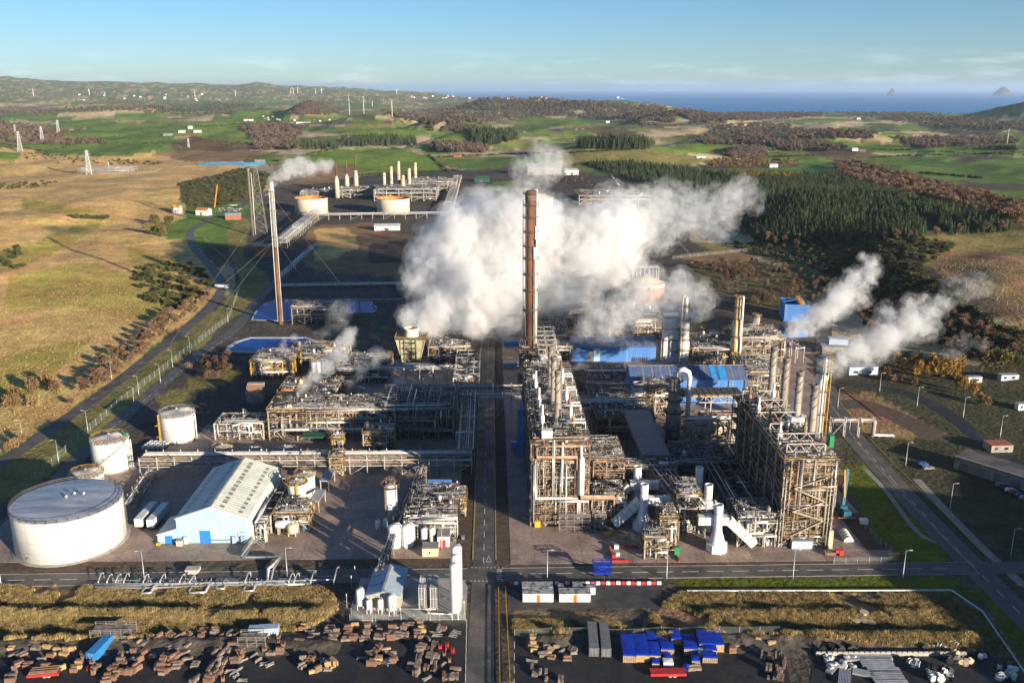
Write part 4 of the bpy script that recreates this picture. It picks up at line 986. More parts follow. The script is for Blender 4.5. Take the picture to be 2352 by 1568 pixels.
process_frame('furnace_wing', 'low white-piped wing on the left flank of the eastern furnace block', 'process unit', rx - 13, ry + .2, 12.2, 12, [4.5, 9.3], 3, 2, steel='steel_pale', seed=41, pipes=40, clut=1000, equip=7, rails=None, pipe_mats=('pipe_white', 'pipe_silver', 'pipe_white'), group='furnace wings')
process_frame('furnace_wing', 'dark framed pipe gallery behind the white-piped wing of the eastern block', 'process unit', rx - 13, ry + 13.5, 12, 34, [8.6], 3, 5, steel='steel_grey', seed=42, pipes=14, clut=600, equip=4, rails=None, pipe_mats=('pipe_dark', 'pipe_silver'), deck_levels=[], group='furnace wings')
tower('regenerator_tower', 'white steam-topped tower with yellow platforms behind the eastern block', *G(1876, 1000), [(2.3, 0), (2.3, 24), (2.6, 26), (2.6, 34)], [10, 20, 28, 31, 34.5], 'white_paint', pipes=((1, .3, 'pipe_white'), (1.2, .2, 'safety_yellow')), seed=4, group='tall columns')
def fan_stack(label, u, v, tv, dark=False):
 x, y = G(u, v); h = HZ(tv, y)
 t = empty('fan_stack', (x, y, 0), label, 'fan stack', 'flared white fan stacks', R(10))
 MB().lathe((0, 0, 0), [(3.5, 0), (3.5, 2.4), (3.2, 2.6), (0, 2.6)], 8, smooth=False, cap=(True, False)).build('octagonal_base', 'white_paint' if not dark else 'steel_grey', t)
 MB().lathe((0, 0, 2.4), [(2.6, 0), (2.6, .3), (1.45, 4.2), (1.35, 5), (1.35, h - 2.4), (1.1, h - 2.4), (1.1, h - 4)], 20).build('flared_shaft', 'tank_white' if not dark else 'steel_grey', t)
 for k in (.42, .62, .82): MB().lathe((0, 0, h * k), [(1.35, -.06), (1.43, -.06), (1.43, .06), (1.35, .06)], 20, cap=(False, False)).build('flange', 'pipe_dark', t)
 return t
fan_stack('flared white fan stack with octagonal base in front of the eastern ducts', 1645, 1262, 1158)
fan_stack('flared white fan stack just behind the sunlit front one near the eastern ducts', 1622, 1212, 1112)
fan_stack('flared white fan stack standing in shade nearest the roadside furnace block', 1476, 1213, 1111)
fan_stack('flared white fan stack behind the shaded one by the roadside block wing', 1461, 1168, 1071)
fan_stack('rearmost flared fan stack in the shaded court before the eastern block', 1602, 1165, 1072)
def duct(label, pts, w, h, group='white burner ducts'):
 t = empty('burner_duct', (0, 0, 0), label, 'duct', group)
 for a, b in zip(pts[:-1], pts[1:]):
  MB().bar(a, b, w, h).build('duct_section', 'white_paint', t)
  a, b = Vector(a), Vector(b); n = max(1, int((b - a).length / 2.2))
  for i in range(n + 1):
   p = a.lerp(b, i / n); d = (b - a).normalized()
   MB().bar(p - d * .06, p + d * .06, w + .16, h + .16).build('stiffener', 'steel_grey', t)
 return t
x, y = G(1645, 1262)
duct('white square duct from the sunlit fan stack sloping down to the eastern block', [(x - 6, y + 1.6, 9.6), (x + 3.6, y + 1.6, 9.6), (x + 12, y + .5, 1.8)], 2.6, 2.6)
duct('white square duct from the second sunlit fan stack sloping to the eastern block', [(x - 9, y + 13, 9.6), (x + 1, y + 13, 9.6), (x + 10.5, y + 12, 1.8)], 2.4, 2.6)
x2, y2 = G(1476, 1213)
duct('grey-white duct sloping from the shaded fan stacks to the roadside block', [(x2 + 9, y2 + 1.2, 9.6), (x2 - 1, y2 + 1.2, 9.6), (x2 - 9.5, y2 - .2, 1.8)], 2.4, 2.6)
duct('grey-white duct behind the shaded fan stacks sloping to the roadside block', [(x2 + 7, y2 + 12.5, 10), (x2 - 3, y2 + 12.5, 10), (x2 - 10, y2 + 12, 1.8)], 2.4, 2.6)
process_frame('burner_gallery', 'steel gallery with yellow rails between the fan stacks', 'process unit', *G(1552, 1225), 7.5, 12, [5, 9.5, 13], 2, 2, steel='steel_pale', seed=51, pipes=16, clut=500, equip=5, group='galleries')
process_frame('burner_gallery', 'braced steel trestle carrying a small silver drum before the fan stacks', 'process unit', *G(1480, 1283), 7, 5.5, [3.4, 6.4], 2, 1, steel='steel_cream', seed=52, pipes=14, clut=420, equip=3, group='galleries')
process_frame('burner_gallery', 'slim pipe trestle rising behind the silver drum trestle', 'process unit', *G(1515, 1258), 5, 8, [4, 8, 10], 2, 2, steel='steel_cream', seed=53, pipes=16, clut=420, equip=2, group='galleries')
process_frame('burner_gallery', 'yellow-railed walkway gallery linking the roadside wing and the fan stacks', 'process unit', *G(1415, 1140), 21, 4, [6, 11], 4, 1, steel='steel_cream', seed=54, pipes=8, clut=260, equip=1, group='galleries')
def cooler_deck(label, x, y, w, d, z, n, along='y', legs=True, mat_='deck_grating', rz=ROT, steel='steel_pale', truss=True):
 t = empty('air_cooler', (x, y, 0), label, 'air cooler', 'air cooler decks', rz)
 if along == 'y':
  for i in range(n):
   a = w * i / n; MB().slab(a + .12, a + w / n - .25, 0, d, z, z + .5).build('cooler_bay', mat_, t)
   member('header_box', (a + .3, -.3, z - .2), (a + w / n - .4, -.3, z - .2), .5, 'safety_yellow' if truss else steel, t)
 else:
  for i in range(n):
   a = d * i / n; MB().slab(0, w, a + .08, a + d / n - .2, z + .03 * (i % 2), z + .4).build('cooler_bay', mat_, t)
 for xx in (0, w / 2, w):
  for j in range(max(2, int(d / 7) + 1)):
   yy = d * j / max(1, int(d / 7)) if d > 7 else d * j
   member('post', (xx, yy, 0), (xx, yy, z), .4, steel, t)
 for xx in (0, w): member('girder', (xx, 0, z - .5), (xx, d, z - .5), .35, steel, t, h=.6)
 for yy in (0, d):
  for zt in ((z - .5, z - 3.0) if truss else (z - .5,)): member('girder', (0, yy, zt), (w, yy, zt), .3, steel, t, h=.4)
  if truss:
   for i in range(n): member('brace', (w * i / n, yy, z - 3 if i % 2 else z - .5), (w * (i + 1) / n, yy, z - .5 if i % 2 else z - 3), .22, steel, t)
 return t
cx, cy0 = G(1562, 1035)
cooler_deck('long bank of slatted air coolers on a braced trestle above the cream drum', cx, 350, 26, 9, 20.8, 10)
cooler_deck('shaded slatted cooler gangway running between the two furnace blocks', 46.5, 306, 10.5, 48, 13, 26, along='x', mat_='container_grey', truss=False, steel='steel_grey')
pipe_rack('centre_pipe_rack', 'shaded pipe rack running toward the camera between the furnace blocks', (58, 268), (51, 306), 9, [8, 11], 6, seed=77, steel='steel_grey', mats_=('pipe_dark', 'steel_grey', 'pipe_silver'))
t = empty('quench_drum', (cx + 3, 344, 0), 'large cream horizontal drum under the air coolers', 'drum', None, ROT)
MB().hcyl((-1, 0, 9.6), (18.5, 0, 9.6), 3.3, 24).build('shell', 'vessel_cream', t)
for k in range(9): MB().tube([(1 + k * 2, 0, 9.6), (1.12 + k * 2, 0, 9.6)], 3.34, 24).build('lagging_band', 'steel_cream', t)
for xx in (2, 15.5): MB().slab(xx - .5, xx + .5, -2.4, 2.4, 0, 7.2).build('saddle', 'concrete', t)
MB().tube([(15.4, -3.6, 14), (15.4, -3.6, 1)], .45, 8).build('riser_pipe', 'pipe_white', t)
process_frame('drum_gallery', 'yellow-railed gallery of pipes wrapped round the cream drum', 'process unit', cx - 1, 339.5, 25, 12, [4.6, 13.6], 5, 2, steel='steel_cream', seed=61, pipes=16, clut=500, equip=2, deck_levels=[], group='galleries')
qx, qy = G(1538, 1020)
tower('quench_tower', 'dark quench tower with big hooked overhead pipe left of the cream drum', qx, qy - 5, [(3.0, 0), (3.0, 17), (2.4, 19), (2.4, 29.5)], [9, 16, 21, 25, 29], 'steel_grey', rail='steel_grey', pipes=(), seed=9, group='tall columns')
MB().tube([(qx, qy - 5, 30), (qx, qy - 5, 32), (qx + 1.2, qy - 5, 33.4), (qx + 3.4, qy - 5, 33.6), (qx + 5.2, qy - 5, 32.4), (qx + 5.8, qy - 5, 30), (qx + 5.6, qy - 5, 14)], .95, 14).build('overhead_pipe', 'pipe_white', label='thick cream hooked pipe arching from the quench tower top', cat='pipe')
sx_, sy_ = G(1462, 960)
chimney('vent_stack', 'short wide grey vent stack left of the second blue shed', sx_, sy_, 0, HZ(876, sy_), 2.4, 'steel_pale', strake=False, taper=1.0, group='vent stacks')
process_frame('compressor_piping', 'white pipe trestle with rusty red manifolds in front of the long blue shed', 'process unit', *G(1478, 955), 15, 9, [5, 9, 13], 3, 2, steel='steel_pale', seed=63, pipes=24, clut=800, clut_mats=('clutter_mixed', 'steel_rusty'), equip=5, group='galleries')
hs = [(i / 13 + .03, i / 13 + .046, .06, .97) for i in range(1, 13)]
gable_shed('compressor_house', 'long blue clad compressor house with striped roof behind the air coolers', 54.5, 398, 53, 16, 11.8, 16.2, strips=hs, strip_mat='rooflight')
x_, y_ = 54.5 + 36, 398
t = bpy.data.objects['compressor_house']
for s0, s1 in ((.70, .745), (.77, .83)):
 sl = (16.2 - 11.8) / 8
 a = [(53 * s0, -.3, 11.8 + .3), (53 * s1, -.3, 12.1), (53 * s1, 7.9, 12.1 + sl * 7.9), (53 * s0, 7.9, 12.1 + sl * 7.9)]
 MB().add(a + [(p[0], p[1], p[2] - .08) for p in a], [(0, 1, 2, 3), (0, 4, 5, 1), (1, 5, 6, 2), (2, 6, 7, 3), (3, 7, 4, 0)]).build('replacement_sheet', 'blue_bright', t)
for xx in (28, 45): member('downpipe', (xx, -.25, 0), (xx, -.25, 11.5), .3, 'pipe_dark', t)
gable_shed('compressor_house', 'smaller blue clad compressor house farther back with brown stain on its wall', 31.5, 466, 45, 16, 8.2, 12, strips=hs, strip_mat='rooflight')
t = [o for o in bpy.data.objects if o.name.startswith('compressor_house') and 'smaller' in o['label']][0]
MB().slab(9.3, 11.2, -.1, .02, .2, 7.8).build('rusty_panel', 'steel_rusty', t)
MB().slab(12.0, 15.2, -.1, .02, .2, 7.8).build('pale_panel', 'pale_blue_clad', t)
for i in range(8): MB().tube([(33 + i * 1.1, -.6, .3), (33 + i * 1.1, -.6, 2.2), (33.4 + i * 1.1, -.9, 2.6)], .22, 6).build('exhaust_pipe', 'steel_rusty', t)
def U(name, label, u, v, w, d, lv, nx, ny, seed, **kw):
 x, y = G(u, v); return process_frame(name, label, 'process unit', x, y, w, d, lv, nx, ny, seed=seed, **kw)
U('fractionation_unit', 'sunlit white framed fractionation unit at the far end of the east road', 1700, 835, 23, 26, [4, 8.5, 13], 4, 4, 71, steel='steel_pale', pipes=50, clut=2000, equip=16, group='fractionation units', roof_clutter=400)
U('fractionation_unit', 'yellow-railed fractionation unit between the tall white columns', 1590, 838, 24, 30, [4, 8], 4, 4, 72, steel='steel_cream', pipes=40, clut=1800, equip=16, group='fractionation units', roof_clutter=400)
U('fractionation_unit', 'pipe jungle right behind the smaller blue compressor house', 1400, 780, 32, 40, [4, 8, 11], 4, 4, 73, steel='steel_pale', pipes=40, clut=1800, equip=16, group='fractionation units', roof_clutter=300)
U('fractionation_unit', 'dark pipe bridge unit left of the smaller blue compressor house', 1240, 838, 17, 70, [5, 9], 3, 5, 74, steel='steel_grey', pipes=40, clut=1800, equip=12, group='fractionation units')
U('fractionation_unit', 'sunlit low unit with white elbow pipes far behind the brown column', 1245, 745, 30, 40, [4, 8], 4, 4, 75, steel='steel_pale', pipes=40, clut=1400, equip=14, group='fractionation units')
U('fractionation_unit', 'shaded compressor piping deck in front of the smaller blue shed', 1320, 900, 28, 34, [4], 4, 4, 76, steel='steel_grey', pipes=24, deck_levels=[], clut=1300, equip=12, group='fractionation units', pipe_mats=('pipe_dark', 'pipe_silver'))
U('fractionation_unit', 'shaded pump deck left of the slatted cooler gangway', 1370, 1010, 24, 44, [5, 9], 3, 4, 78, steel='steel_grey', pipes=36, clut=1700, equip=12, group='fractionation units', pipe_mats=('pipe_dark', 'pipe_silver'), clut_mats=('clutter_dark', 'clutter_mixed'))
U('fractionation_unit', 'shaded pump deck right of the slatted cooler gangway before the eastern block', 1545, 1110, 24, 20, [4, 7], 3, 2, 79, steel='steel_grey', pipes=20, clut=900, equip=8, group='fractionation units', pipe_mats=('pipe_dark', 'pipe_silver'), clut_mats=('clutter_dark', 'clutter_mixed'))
U('fractionation_unit', 'piping deck between the long blue shed and the eastern chimneys', 1712, 905, 16, 30, [5, 10], 3, 3, 80, steel='steel_grey', pipes=26, clut=1100, clut_mats=('clutter_mixed', 'steel_rusty'), equip=8, group='fractionation units')
x, y = G(1686, 838); tower('fractionator', 'tallest cream column with yellow ring platforms right of the blue sheds', x, y, [(2.7, 0), (2.7, 14), (2.2, 15), (2.2, 24), (1.5, 26), (1.5, 36.5)], [7, 15.5, 25, 31, 36], 'vessel_cream', pipes=((1, .35, 'pipe_white'), (1.5, .2, 'pipe_white')), seed=2, group='tall columns')
x, y = G(1570, 836); tower('fractionator', 'slender white column with long tapering top at the blue shed end', x, y, [(2.5, 0), (2.5, 12), (2.1, 13), (2.1, 23), (1.0, 25), (.8, 33), (.5, 36)], [8, 13.5, 19, 24, 31], 'tank_white', pipes=((1, .3, 'pipe_white'),), seed=3, group='tall columns')
x, y = G(1540, 832)
t = empty('cold_box', (x - 4, y, 0), 'tall white square cold box tower at the end of the small blue shed', 'cold box', None, ROT)
MB().slab(0, 7.6, 0, 7, 0, 25.5).build('casing', 'white_paint', t)
for k in range(4): MB().slab(-.3, 7.9, -.3, 7.3, 5.5 + k * 6.2, 5.8 + k * 6.2).build('walkway', 'deck_grating', t); rail_loop(MB(), [(-.9, -.9), (8.5, -.9), (8.5, 7.9), (-.9, 7.9)], 5.8 + k * 6.2).build('handrail', 'safety_yellow', t)
for k in range(4): member('brace', (0, -.06, 1 + k * 6.2), (7.6, -.06, 5.4 + k * 6.2), .16, 'steel_grey', t)
for xx in (-1.2, 8.8): member('side_mast', (xx, 0, 0), (xx, 0, 26.5), .35, 'steel_cream', t)
for i, (u, v, h) in enumerate(((1664, 800, 11), (1735, 775, 13), (1612, 790, 9), (1637, 812, 8), (1655, 835, 7))):
 x, y = G(u, v); tower('reflux_drum_tower', ('short cream vessel with yellow crown platform, %s from the left right of the blue sheds' % nth([2, 4, 0, 1, 3][i] if False else [3, 4, 0, 1, 2][i])), x, y, [(1.7, 0), (1.7, h)], [h * .55, h], 'vessel_cream', seed=20 + i, group='short vessels', pipes=((.6, .15, 'pipe_white'),))
x, y = G(1217, 862)
t = tower('splitter_column', 'very tall rust-brown column with white riser pipes in front of the steam', x, y, [(2.65, 12), (2.65, 92)], [13, 20, 34, 44, 52, 60, 66, 73, 80, 86, 91.5], 'column_rust', rail='pipe_dark', pipes=(), seed=6, cat='column', group='tall columns', skirt=(3.1, 13, 'stack_grey'), ladder=False)
for a, r, z1, m in ((-.35, .35, 92.5, 'pipe_white'), (-.75, .26, 75, 'pipe_white'), (-1.05, .22, 62, 'pipe_brown'), (-.1, .3, 60, 'pipe_brown'), (-2.4, .2, 86, 'pipe_dark')):
 rr = 3.2; MB().tube([(rr * .3 * math.cos(a), rr * .3 * math.sin(a), z1 + .9), (rr * math.cos(a), rr * math.sin(a), z1 + .9), (rr * math.cos(a), rr * math.sin(a), 14)], r, 8).build('riser_pipe', m, t)
for k in range(9): MB().tube([(-3.4, -1.2, 17 + k * 8), (-3.4, -1.2, 25 + k * 8)], .1, 5).tube([(-3.8, -1.0, 17 + k * 8), (-3.8, -1.0, 25 + k * 8)], .1, 5).build('caged_ladder', 'pipe_dark', t)
MB().tube([(1.6, -2.9, 70), (3.0, -2.9, 70), (3.0, -2.9, 66), (1.7, -2.9, 66), (1.7, -2.9, 60)], .4, 8).build('crossover_loop', 'pipe_white', t)
for k in range(3): MB().lathe((0, 0, 88.6 + k * 1.3), [(2.7, 0), (2.85, 0), (2.85, .5), (2.7, .5)], 20, cap=(False, False)).build('lagging_band', 'pipe_dark', t)
process_frame('splitter_base', 'yellow-railed steelwork round the foot of the tall brown column', 'process unit', x - 5, y - 6, 11, 16, [5, 10, 14], 2, 2, steel='steel_cream', seed=81, pipes=18, clut=800, equip=6, deck_levels=[10, 14], group='galleries', pipe_mats=('pipe_silver', 'pipe_dark'))
chimney('reboiler_drum', 'dark ring-banded drum standing at the foot of the brown column', x - 1, y - 17, 0, 8, 5.2, 'clutter_dark', strake=False, taper=1.0, group='vent stacks', bands=7)
MB().tube([(x + 1, y - 15, 8), (x + 3, y - 15, 12), (x + 7, y - 14, 14), (x + 10, y - 13, 14)], .9, 12).build('transfer_pipe', 'pipe_silver', label='shiny silver transfer pipe rising from the banded drum by the brown column', cat='pipe')
U('column_gantry', 'white ladder-like pipe gantry running back from the roadside block', 1240, 905, 10, 62, [6, 12, 17], 2, 7, 82, steel='steel_pale', pipes=12, clut=700, equip=3, rails=None, deck_levels=[], group='galleries', pipe_mats=('pipe_white', 'pipe_silver'))
x, y = G(1200, 1040)
t = empty('service_tower', (x - 2, y - 3, 0), 'slim dark blue clad service tower between road and furnace block', 'tower', None, ROT)
MB().slab(0, 3.2, 0, 9, 0, 19).build('casing', 'blue_clad', t); MB().slab(-.2, 3.4, -.2, 9.2, 19, 19.4).build('roof', 'blue_roof', t)
for z in (5, 10, 15): MB().slab(-.08, 3.28, -.08, 9.08, z, z + .2).build('band', 'steel_grey', t)
x, y = G(944, 834)
t = empty('cooling_tower', (x, y + 6, 0), 'mossy concrete cooling tower with flared sides at the foot of the great plume', 'cooling tower', None, ROT)
for s in (-1, 1):
 a = [(s * 4.6, -6.5, 0), (s * 8.0, -6.5, 13), (s * 8.0, 8, 13), (s * 4.6, 8, 0)]; b = [(p[0] - s * .6, p[1], p[2]) for p in a]
 MB().add(a + b, [(0, 1, 2, 3), (7, 6, 5, 4), (0, 4, 5, 1), (1, 5, 6, 2), (2, 6, 7, 3), (3, 7, 4, 0)]).build('flared_wall', 'tower_concrete', t)
MB().add([(-4.4, -6.2, 0), (4.4, -6.2, 0), (7.6, -6.2, 13), (-7.6, -6.2, 13), (-4.4, 7.6, 0), (4.4, 7.6, 0), (7.6, 7.6, 13), (-7.6, 7.6, 13)], [(0, 1, 2, 3), (5, 4, 7, 6), (3, 2, 6, 7)]).build('end_wall', 'tower_concrete', t)
MB().slab(-8.4, 8.4, -7, 8.4, 13, 13.5).build('fan_deck', 'deck_grating', t)
MB().lathe((0, 0, 13.5), [(3.9, 0), (3.6, 1.5), (3.6, 3.2), (4.0, 4.4), (3.7, 4.4), (3.4, 3.2)], 24, cap=(False, False)).build('fan_cowl', 'tank_rust', t)
for k in range(4): MB().slab(-3, 3, -9.2, -6.8, 2.6 + k * 3, 2.75 + k * 3).build('stair_landing', 'deck_grating', t); member('stair_flight', (-2.6 if k % 2 else 2.6, -8, .3 + k * 3), (2.6 if k % 2 else -2.6, -8, 2.7 + k * 3), .9, 'pipe_dark', t, h=.15)
for xx in (-3, 3): member('stair_post', (xx, -9.1, 0), (xx, -9.1, 14), .3, 'pipe_dark', t); member('stair_post', (xx, -6.9, 0), (xx, -6.9, 13), .3, 'pipe_dark', t)
rail_loop(MB(), [(-8.3, -6.9), (8.3, -6.9), (8.3, 8.3), (-8.3, 8.3)], 13.5).build('handrail', 'safety_yellow', t)
x, y = G(166, 1240)
bt = storage_tank('storage_tank', 'huge white flat-domed storage tank at the left edge of the apron', x, y, 16.4, 14.0, roof=1.1, rail='pipe_dark', rings=4, stair=False)
for a in (0, 1): MB().tube([(2 + a * 3, 1, 15.3), (2 + a * 3, 1, 16.2), (2.7 + a * 3, .6, 16.2)], .25, 8).build('roof_vent_pipe', 'white_paint', bt)
m = MB()
for i in range(7): m.bar((16.3 * math.cos(.5 + i * .02), 16.3 * math.sin(.5 + i * .02), 14 - i * 2), (17 * math.cos(.3 + i * .02), 17 * math.sin(.3 + i * .02), 12 - i * 2), .15)
m.build('roof_ladder', 'pipe_dark', bt)
MB().slab(-6.4, -5.6, -15.7, -15.0, 1.2, 2).build('inspection_hatch', 'steel_grey', bt)
x, y = G(259, 1073); t = storage_tank('storage_tank', 'white cone-roof tank with diagonal stair behind the huge tank', x, y, 6.9, 12.0, roof=1.6, ribs=26, roof_mat='tank_roof', rings=4, stair_a=(-2.5, -.3))
MB().slab(5.2, 6.2, 1, 2, 12.2, 13.6).build('green_box', 'green_paint', t)
for k in range(2): MB().tube([(7.3 + k * .7, 0, 11.5), (7.3 + k * .7, 0, .5)], .2, 8).build('riser_pipe', 'pipe_white', t)
x, y = G(412, 1006); t = storage_tank('storage_tank', 'white cone-roof tank standing alone beside the inner road', x, y, 7.1, 11.3, roof=1.6, ribs=26, rail='steel_pale', rings=2, stair=False)
MB().tube([(7.4, -1, 11.6), (7.8, -1.2, 11), (7.8, -1.2, .5)], .28, 8).build('riser_pipe', 'pipe_white', t)
for z in (2.5, 7.5): MB().slab(-7.2, -5.0, -6.0, -4.2, z, z + .15).build('ladder_platform', 'safety_yellow', t)
member('caged_ladder', (-6.0, -4.6, 0), (-6.0, -4.6, 12), .7, 'safety_yellow', t, h=.3)
x, y = G(200, 1108); storage_tank('storage_tank', 'low cone-roof tank half hidden behind the huge white tank', x, y, 6.0, 3.8, roof=1.3, ribs=22, rings=2, stair=False)
for (u, v, r, h, nm) in ((512, 1047, 3.9, 3.6, 'leftmost'), (580, 1050, 4.7, 2.9, 'middle'), (656, 1048, 4.7, 3.2, 'rightmost')):
 x, y = G(u, v); storage_tank('low_tank', 'low cone-roof settling tank, %s of the row of three behind the rack' % nm, x, y, r, h, roof=1.2, ribs=20, rings=2, stair=False, group='row of low tanks', rail='safety_yellow' if nm == 'leftmost' else None)
x, y = G(685, 1170); t = storage_tank('process_silo', 'white and cream silo with yellow crown right of the pale blue warehouse', x, y, 3.0, 10.5, roof=.8, ribs=14, rings=4, stair=False, group='process silos')
for z in (3.2, 10.4): MB().lathe((0, 0, z), [(3.0, 0), (4.0, 0), (4.0, .15), (3.0, .15)], 20, smooth=False, cap=(False, False)).build('ring_platform', 'safety_yellow', t)
member('caged_ladder', (.8, -3.4, 3), (.8, -3.4, 11), .7, 'safety_yellow', t, h=.4)
x, y = G(702, 1140); t = storage_tank('process_silo', 'squat white silo behind the cream one, right of the warehouse', x, y, 3.6, 8.5, roof=.9, ribs=16, rings=3, stair=False, group='process silos')
x, y = G(672, 1214); process_frame('silo_skid', 'yellow-railed skid with white horizontal drum below the silos', 'process unit', x - 5, y - 2, 11, 9, [3, 6], 2, 2, steel='steel_cream', seed=91, pipes=16, clut=650, equip=4, group='small units')
t = empty('horizontal_drum', (x - 5.2, y - 3.4, 0), 'cream horizontal drum on saddles at the foot of the silos', 'drum', None, ROT)
MB().hcyl((.9, 0, 3.4), (6.6, 0, 3.4), 1.35, 16).build('shell', 'white_paint', t)
for xx in (1.6, 6): MB().slab(xx - .3, xx + .3, -1, 1, 0, 2.4).build('saddle', 'concrete', t)
x, y = G(673, 1228); vert_vessel('squat_vessel', 'squat cream vertical vessel on a stand in front of the silos', x, y, 1.9, 4.4, z0=.6, material='vessel_cream')
for (u, v, w, d, lab) in ((712, 1178, 3.4, 9.5, 'grey flat canopy on posts nearest the silos'), (735, 1130, 3.4, 10, 'grey flat canopy on posts behind the first one by the silos')):
 x, y = G(u, v); t = empty('loading_canopy', (x, y, 0), lab, 'canopy', 'loading canopies', R(-3)); MB().slab(0, w, 0, d, 4.2, 4.6).build('roof', 'grey_roof', t)
 for xx in (.3, w - .3):
  for yy in (.4, d - .4): member('post', (xx, yy, 0), (xx, yy, 4.2), .28, 'steel_pale', t)
x, y = G(700, 1215); MB().lathe((x, y, 0), [(1.0, 0), (1.1, .3), (1.1, 1.8), (.8, 2.0)], 12).build('chemical_tote', 'blue_bright', label='small blue chemical tote on the apron right of the silos', cat='tote')
wx, wy = G(409, 1247)
roofl = []
for i in range(12):
 s = .04 + i * .078; roofl.append((s, s + .045, .20, .30)); roofl.append((s, s + (.062 if i % 3 == 1 else .045), .68, .80))
wh = gable_shed('warehouse', 'pale blue warehouse with mint roof and rows of roof lights', wx, wy, 22.6, 40, 8.6, 12.5, wall='pale_blue_clad', roof='mint_roof', along='y', rz=R(.5), strips=roofl, doors=[(7.2, 10.6, .1, 4.4, 'door_blue')], ribs=True)
MB().add([(22.6, 0, 0), (24.4, 0, 0), (24.4, 0, 5.4), (22.6, 0, 8.3), (22.6, 40, 0), (24.4, 40, 0), (24.4, 40, 5.4), (22.6, 40, 8.3)], [(0, 1, 2, 3), (5, 4, 7, 6), (1, 5, 6, 2), (3, 2, 6, 7)]).build('curved_side_bay', 'mint_roof', wh)
MB().slab(14, 16.2, -.09, .04, 2.6, 8.6).build('grey_panel', 'blue_grey', wh)
for (a, b) in ((2.2, 3.4), (17.6, 18.8), (20.4, 21.6)): MB().slab(a, b, -.9, 0, .1, 2.6).build('porch', 'blue_grey', wh)
member('pipe_bridge', (10.8, -.3, 1.2), (17.6, -.3, 1.2), .25, 'pipe_dark', wh)
lt = empty('lean_to_shed', (wx - 6.3, wy - .2, 0), 'small blue lean-to with bright blue door beside the warehouse', 'shed', None, R(.5))
MB().add([(0, 0, 0), (6.2, 0, 0), (6.2, 0, 5), (0, 0, 3), (0, 12, 0), (6.2, 12, 0), (6.2, 12, 5), (0, 12, 3)], [(0, 1, 2, 3), (5, 4, 7, 6), (0, 3, 7, 4), (1, 5, 6, 2)]).build('wall', 'pale_blue_clad', lt)
MB().add([(-.3, -.3, 2.95), (6.2, -.3, 5.05), (6.2, 12.3, 5.05), (-.3, 12.3, 2.95), (-.3, -.3, 3.15), (6.2, -.3, 5.25), (6.2, 12.3, 5.25), (-.3, 12.3, 3.15)], [(0, 1, 2, 3), (4, 5, 6, 7), (0, 4, 5, 1), (1, 5, 6, 2), (2, 6, 7, 3), (3, 7, 4, 0)]).build('roof', 'mint_roof', lt)
MB().slab(2.4, 4.8, -.12, .03, .1, 2.7).build('door', 'door_blue', lt)
box_cabin('electrical_kiosk', 'small grey electrical kiosk at the corner between warehouse and lean-to', wx + .3, wy - 2.4, 1.8, 1.4, 1.9, wall='steel_pale', roof='grey_roof', ribs=False, cat='kiosk')
MB().slab(0, 1.3, 0, .8, 0, .7).build('grit_bin', 'yellow_paint', loc=(wx - 6.4, wy - 1.6, .1), label='small yellow grit bin at the lean-to corner', cat='bin')
process_frame('warehouse_piping', 'pipes and steelwork strapped along the right side of the warehouse', 'process unit', wx + 25, wy + 1, 3.2, 36, [3, 6], 1, 6, steel='steel_pale', seed=93, pipes=14, clut=600, equip=2, rails=None, deck_levels=[], group='small units', rz=R(.5))
def trailer(label, u, v, rz, L=13.4):
 x, y = G(u, v); t = empty('box_trailer', (x, y, 0), label, 'trailer', 'white box trailers', rz)
 MB().slab(-1.25, 1.25, 0, L, 1.2, 4.0).build('box_body', 'cabin_white', t); MB().slab(-1.2, 1.2, -.06, 0, 1.25, 3.9).build('rear_doors', 'white_paint', t)
 MB().slab(-.5, .5, .5, L - .5, .9, 1.2).build('chassis', 'pipe_dark', t)
 for yy in (1.6, 2.9, 4.2):
  for s in (-1, 1):
   w = MB().tube([(s * 1.2, yy, .5), (s * .85, yy, .5)], .5, 14).build('wheel', 'tyre', t)
 for s in (-.8, .8): member('landing_leg', (s, L - 3, 0), (s, L - 3, 1), .18, 'pipe_dark', t)
 return t
trailer('white box trailer nearest the huge storage tank', 319, 1217, R(-1)); trailer('white box trailer nearest the warehouse', 347, 1219, R(-1))
k = 0
for j in range(4):
 for i in range(5):
  x, y = G(330, 1030); t = empty('caged_tote', (x + i * 1.9 + j * .35, y + j * 1.9, 0), 'white caged tote, %s from left in the %s row by the lone tank' % (nth(i), nth(j)), 'tote', 'caged totes by the lone tank', R(4))
  MB().slab(-.6, .6, -.6, .6, .15, 1.2).build('bottle', 'white_paint', t); m = MB()
  for a in (-.62, 0, .62):
   m.bar((a, -.63, .1), (a, -.63, 1.25), .05); m.bar((-.63, a, .1), (-.63, a, 1.25), .05)
  m.bar((-.63, -.63, .7), (.63, -.63, .7), .05).build('cage', 'galvanised', t)
def U2(name, label, u, v, w, d, lv, nx, ny, seed, **kw):
 x, y = G(u, v); kw.setdefault('group', 'western process units'); return process_frame(name, label, 'process unit', x, y, w, d, lv, nx, ny, seed=seed, **kw)
U2('reactor_unit', 'long open pipe frame with many pale risers behind the low tanks', 620, 1012, 52, 15, [4.5, 8.5, 13], 9, 2, 101, steel='steel_cream', pipes=60, clut=1800, equip=12, deck_levels=[8.5, 13])
U2('reactor_unit', 'white portal-framed unit with pairs of sloped pipes at the west end', 495, 1010, 20, 13, [4, 7], 4, 2, 102, steel='steel_pale', pipes=26, clut=800, equip=6, rails=None, deck_levels=[])
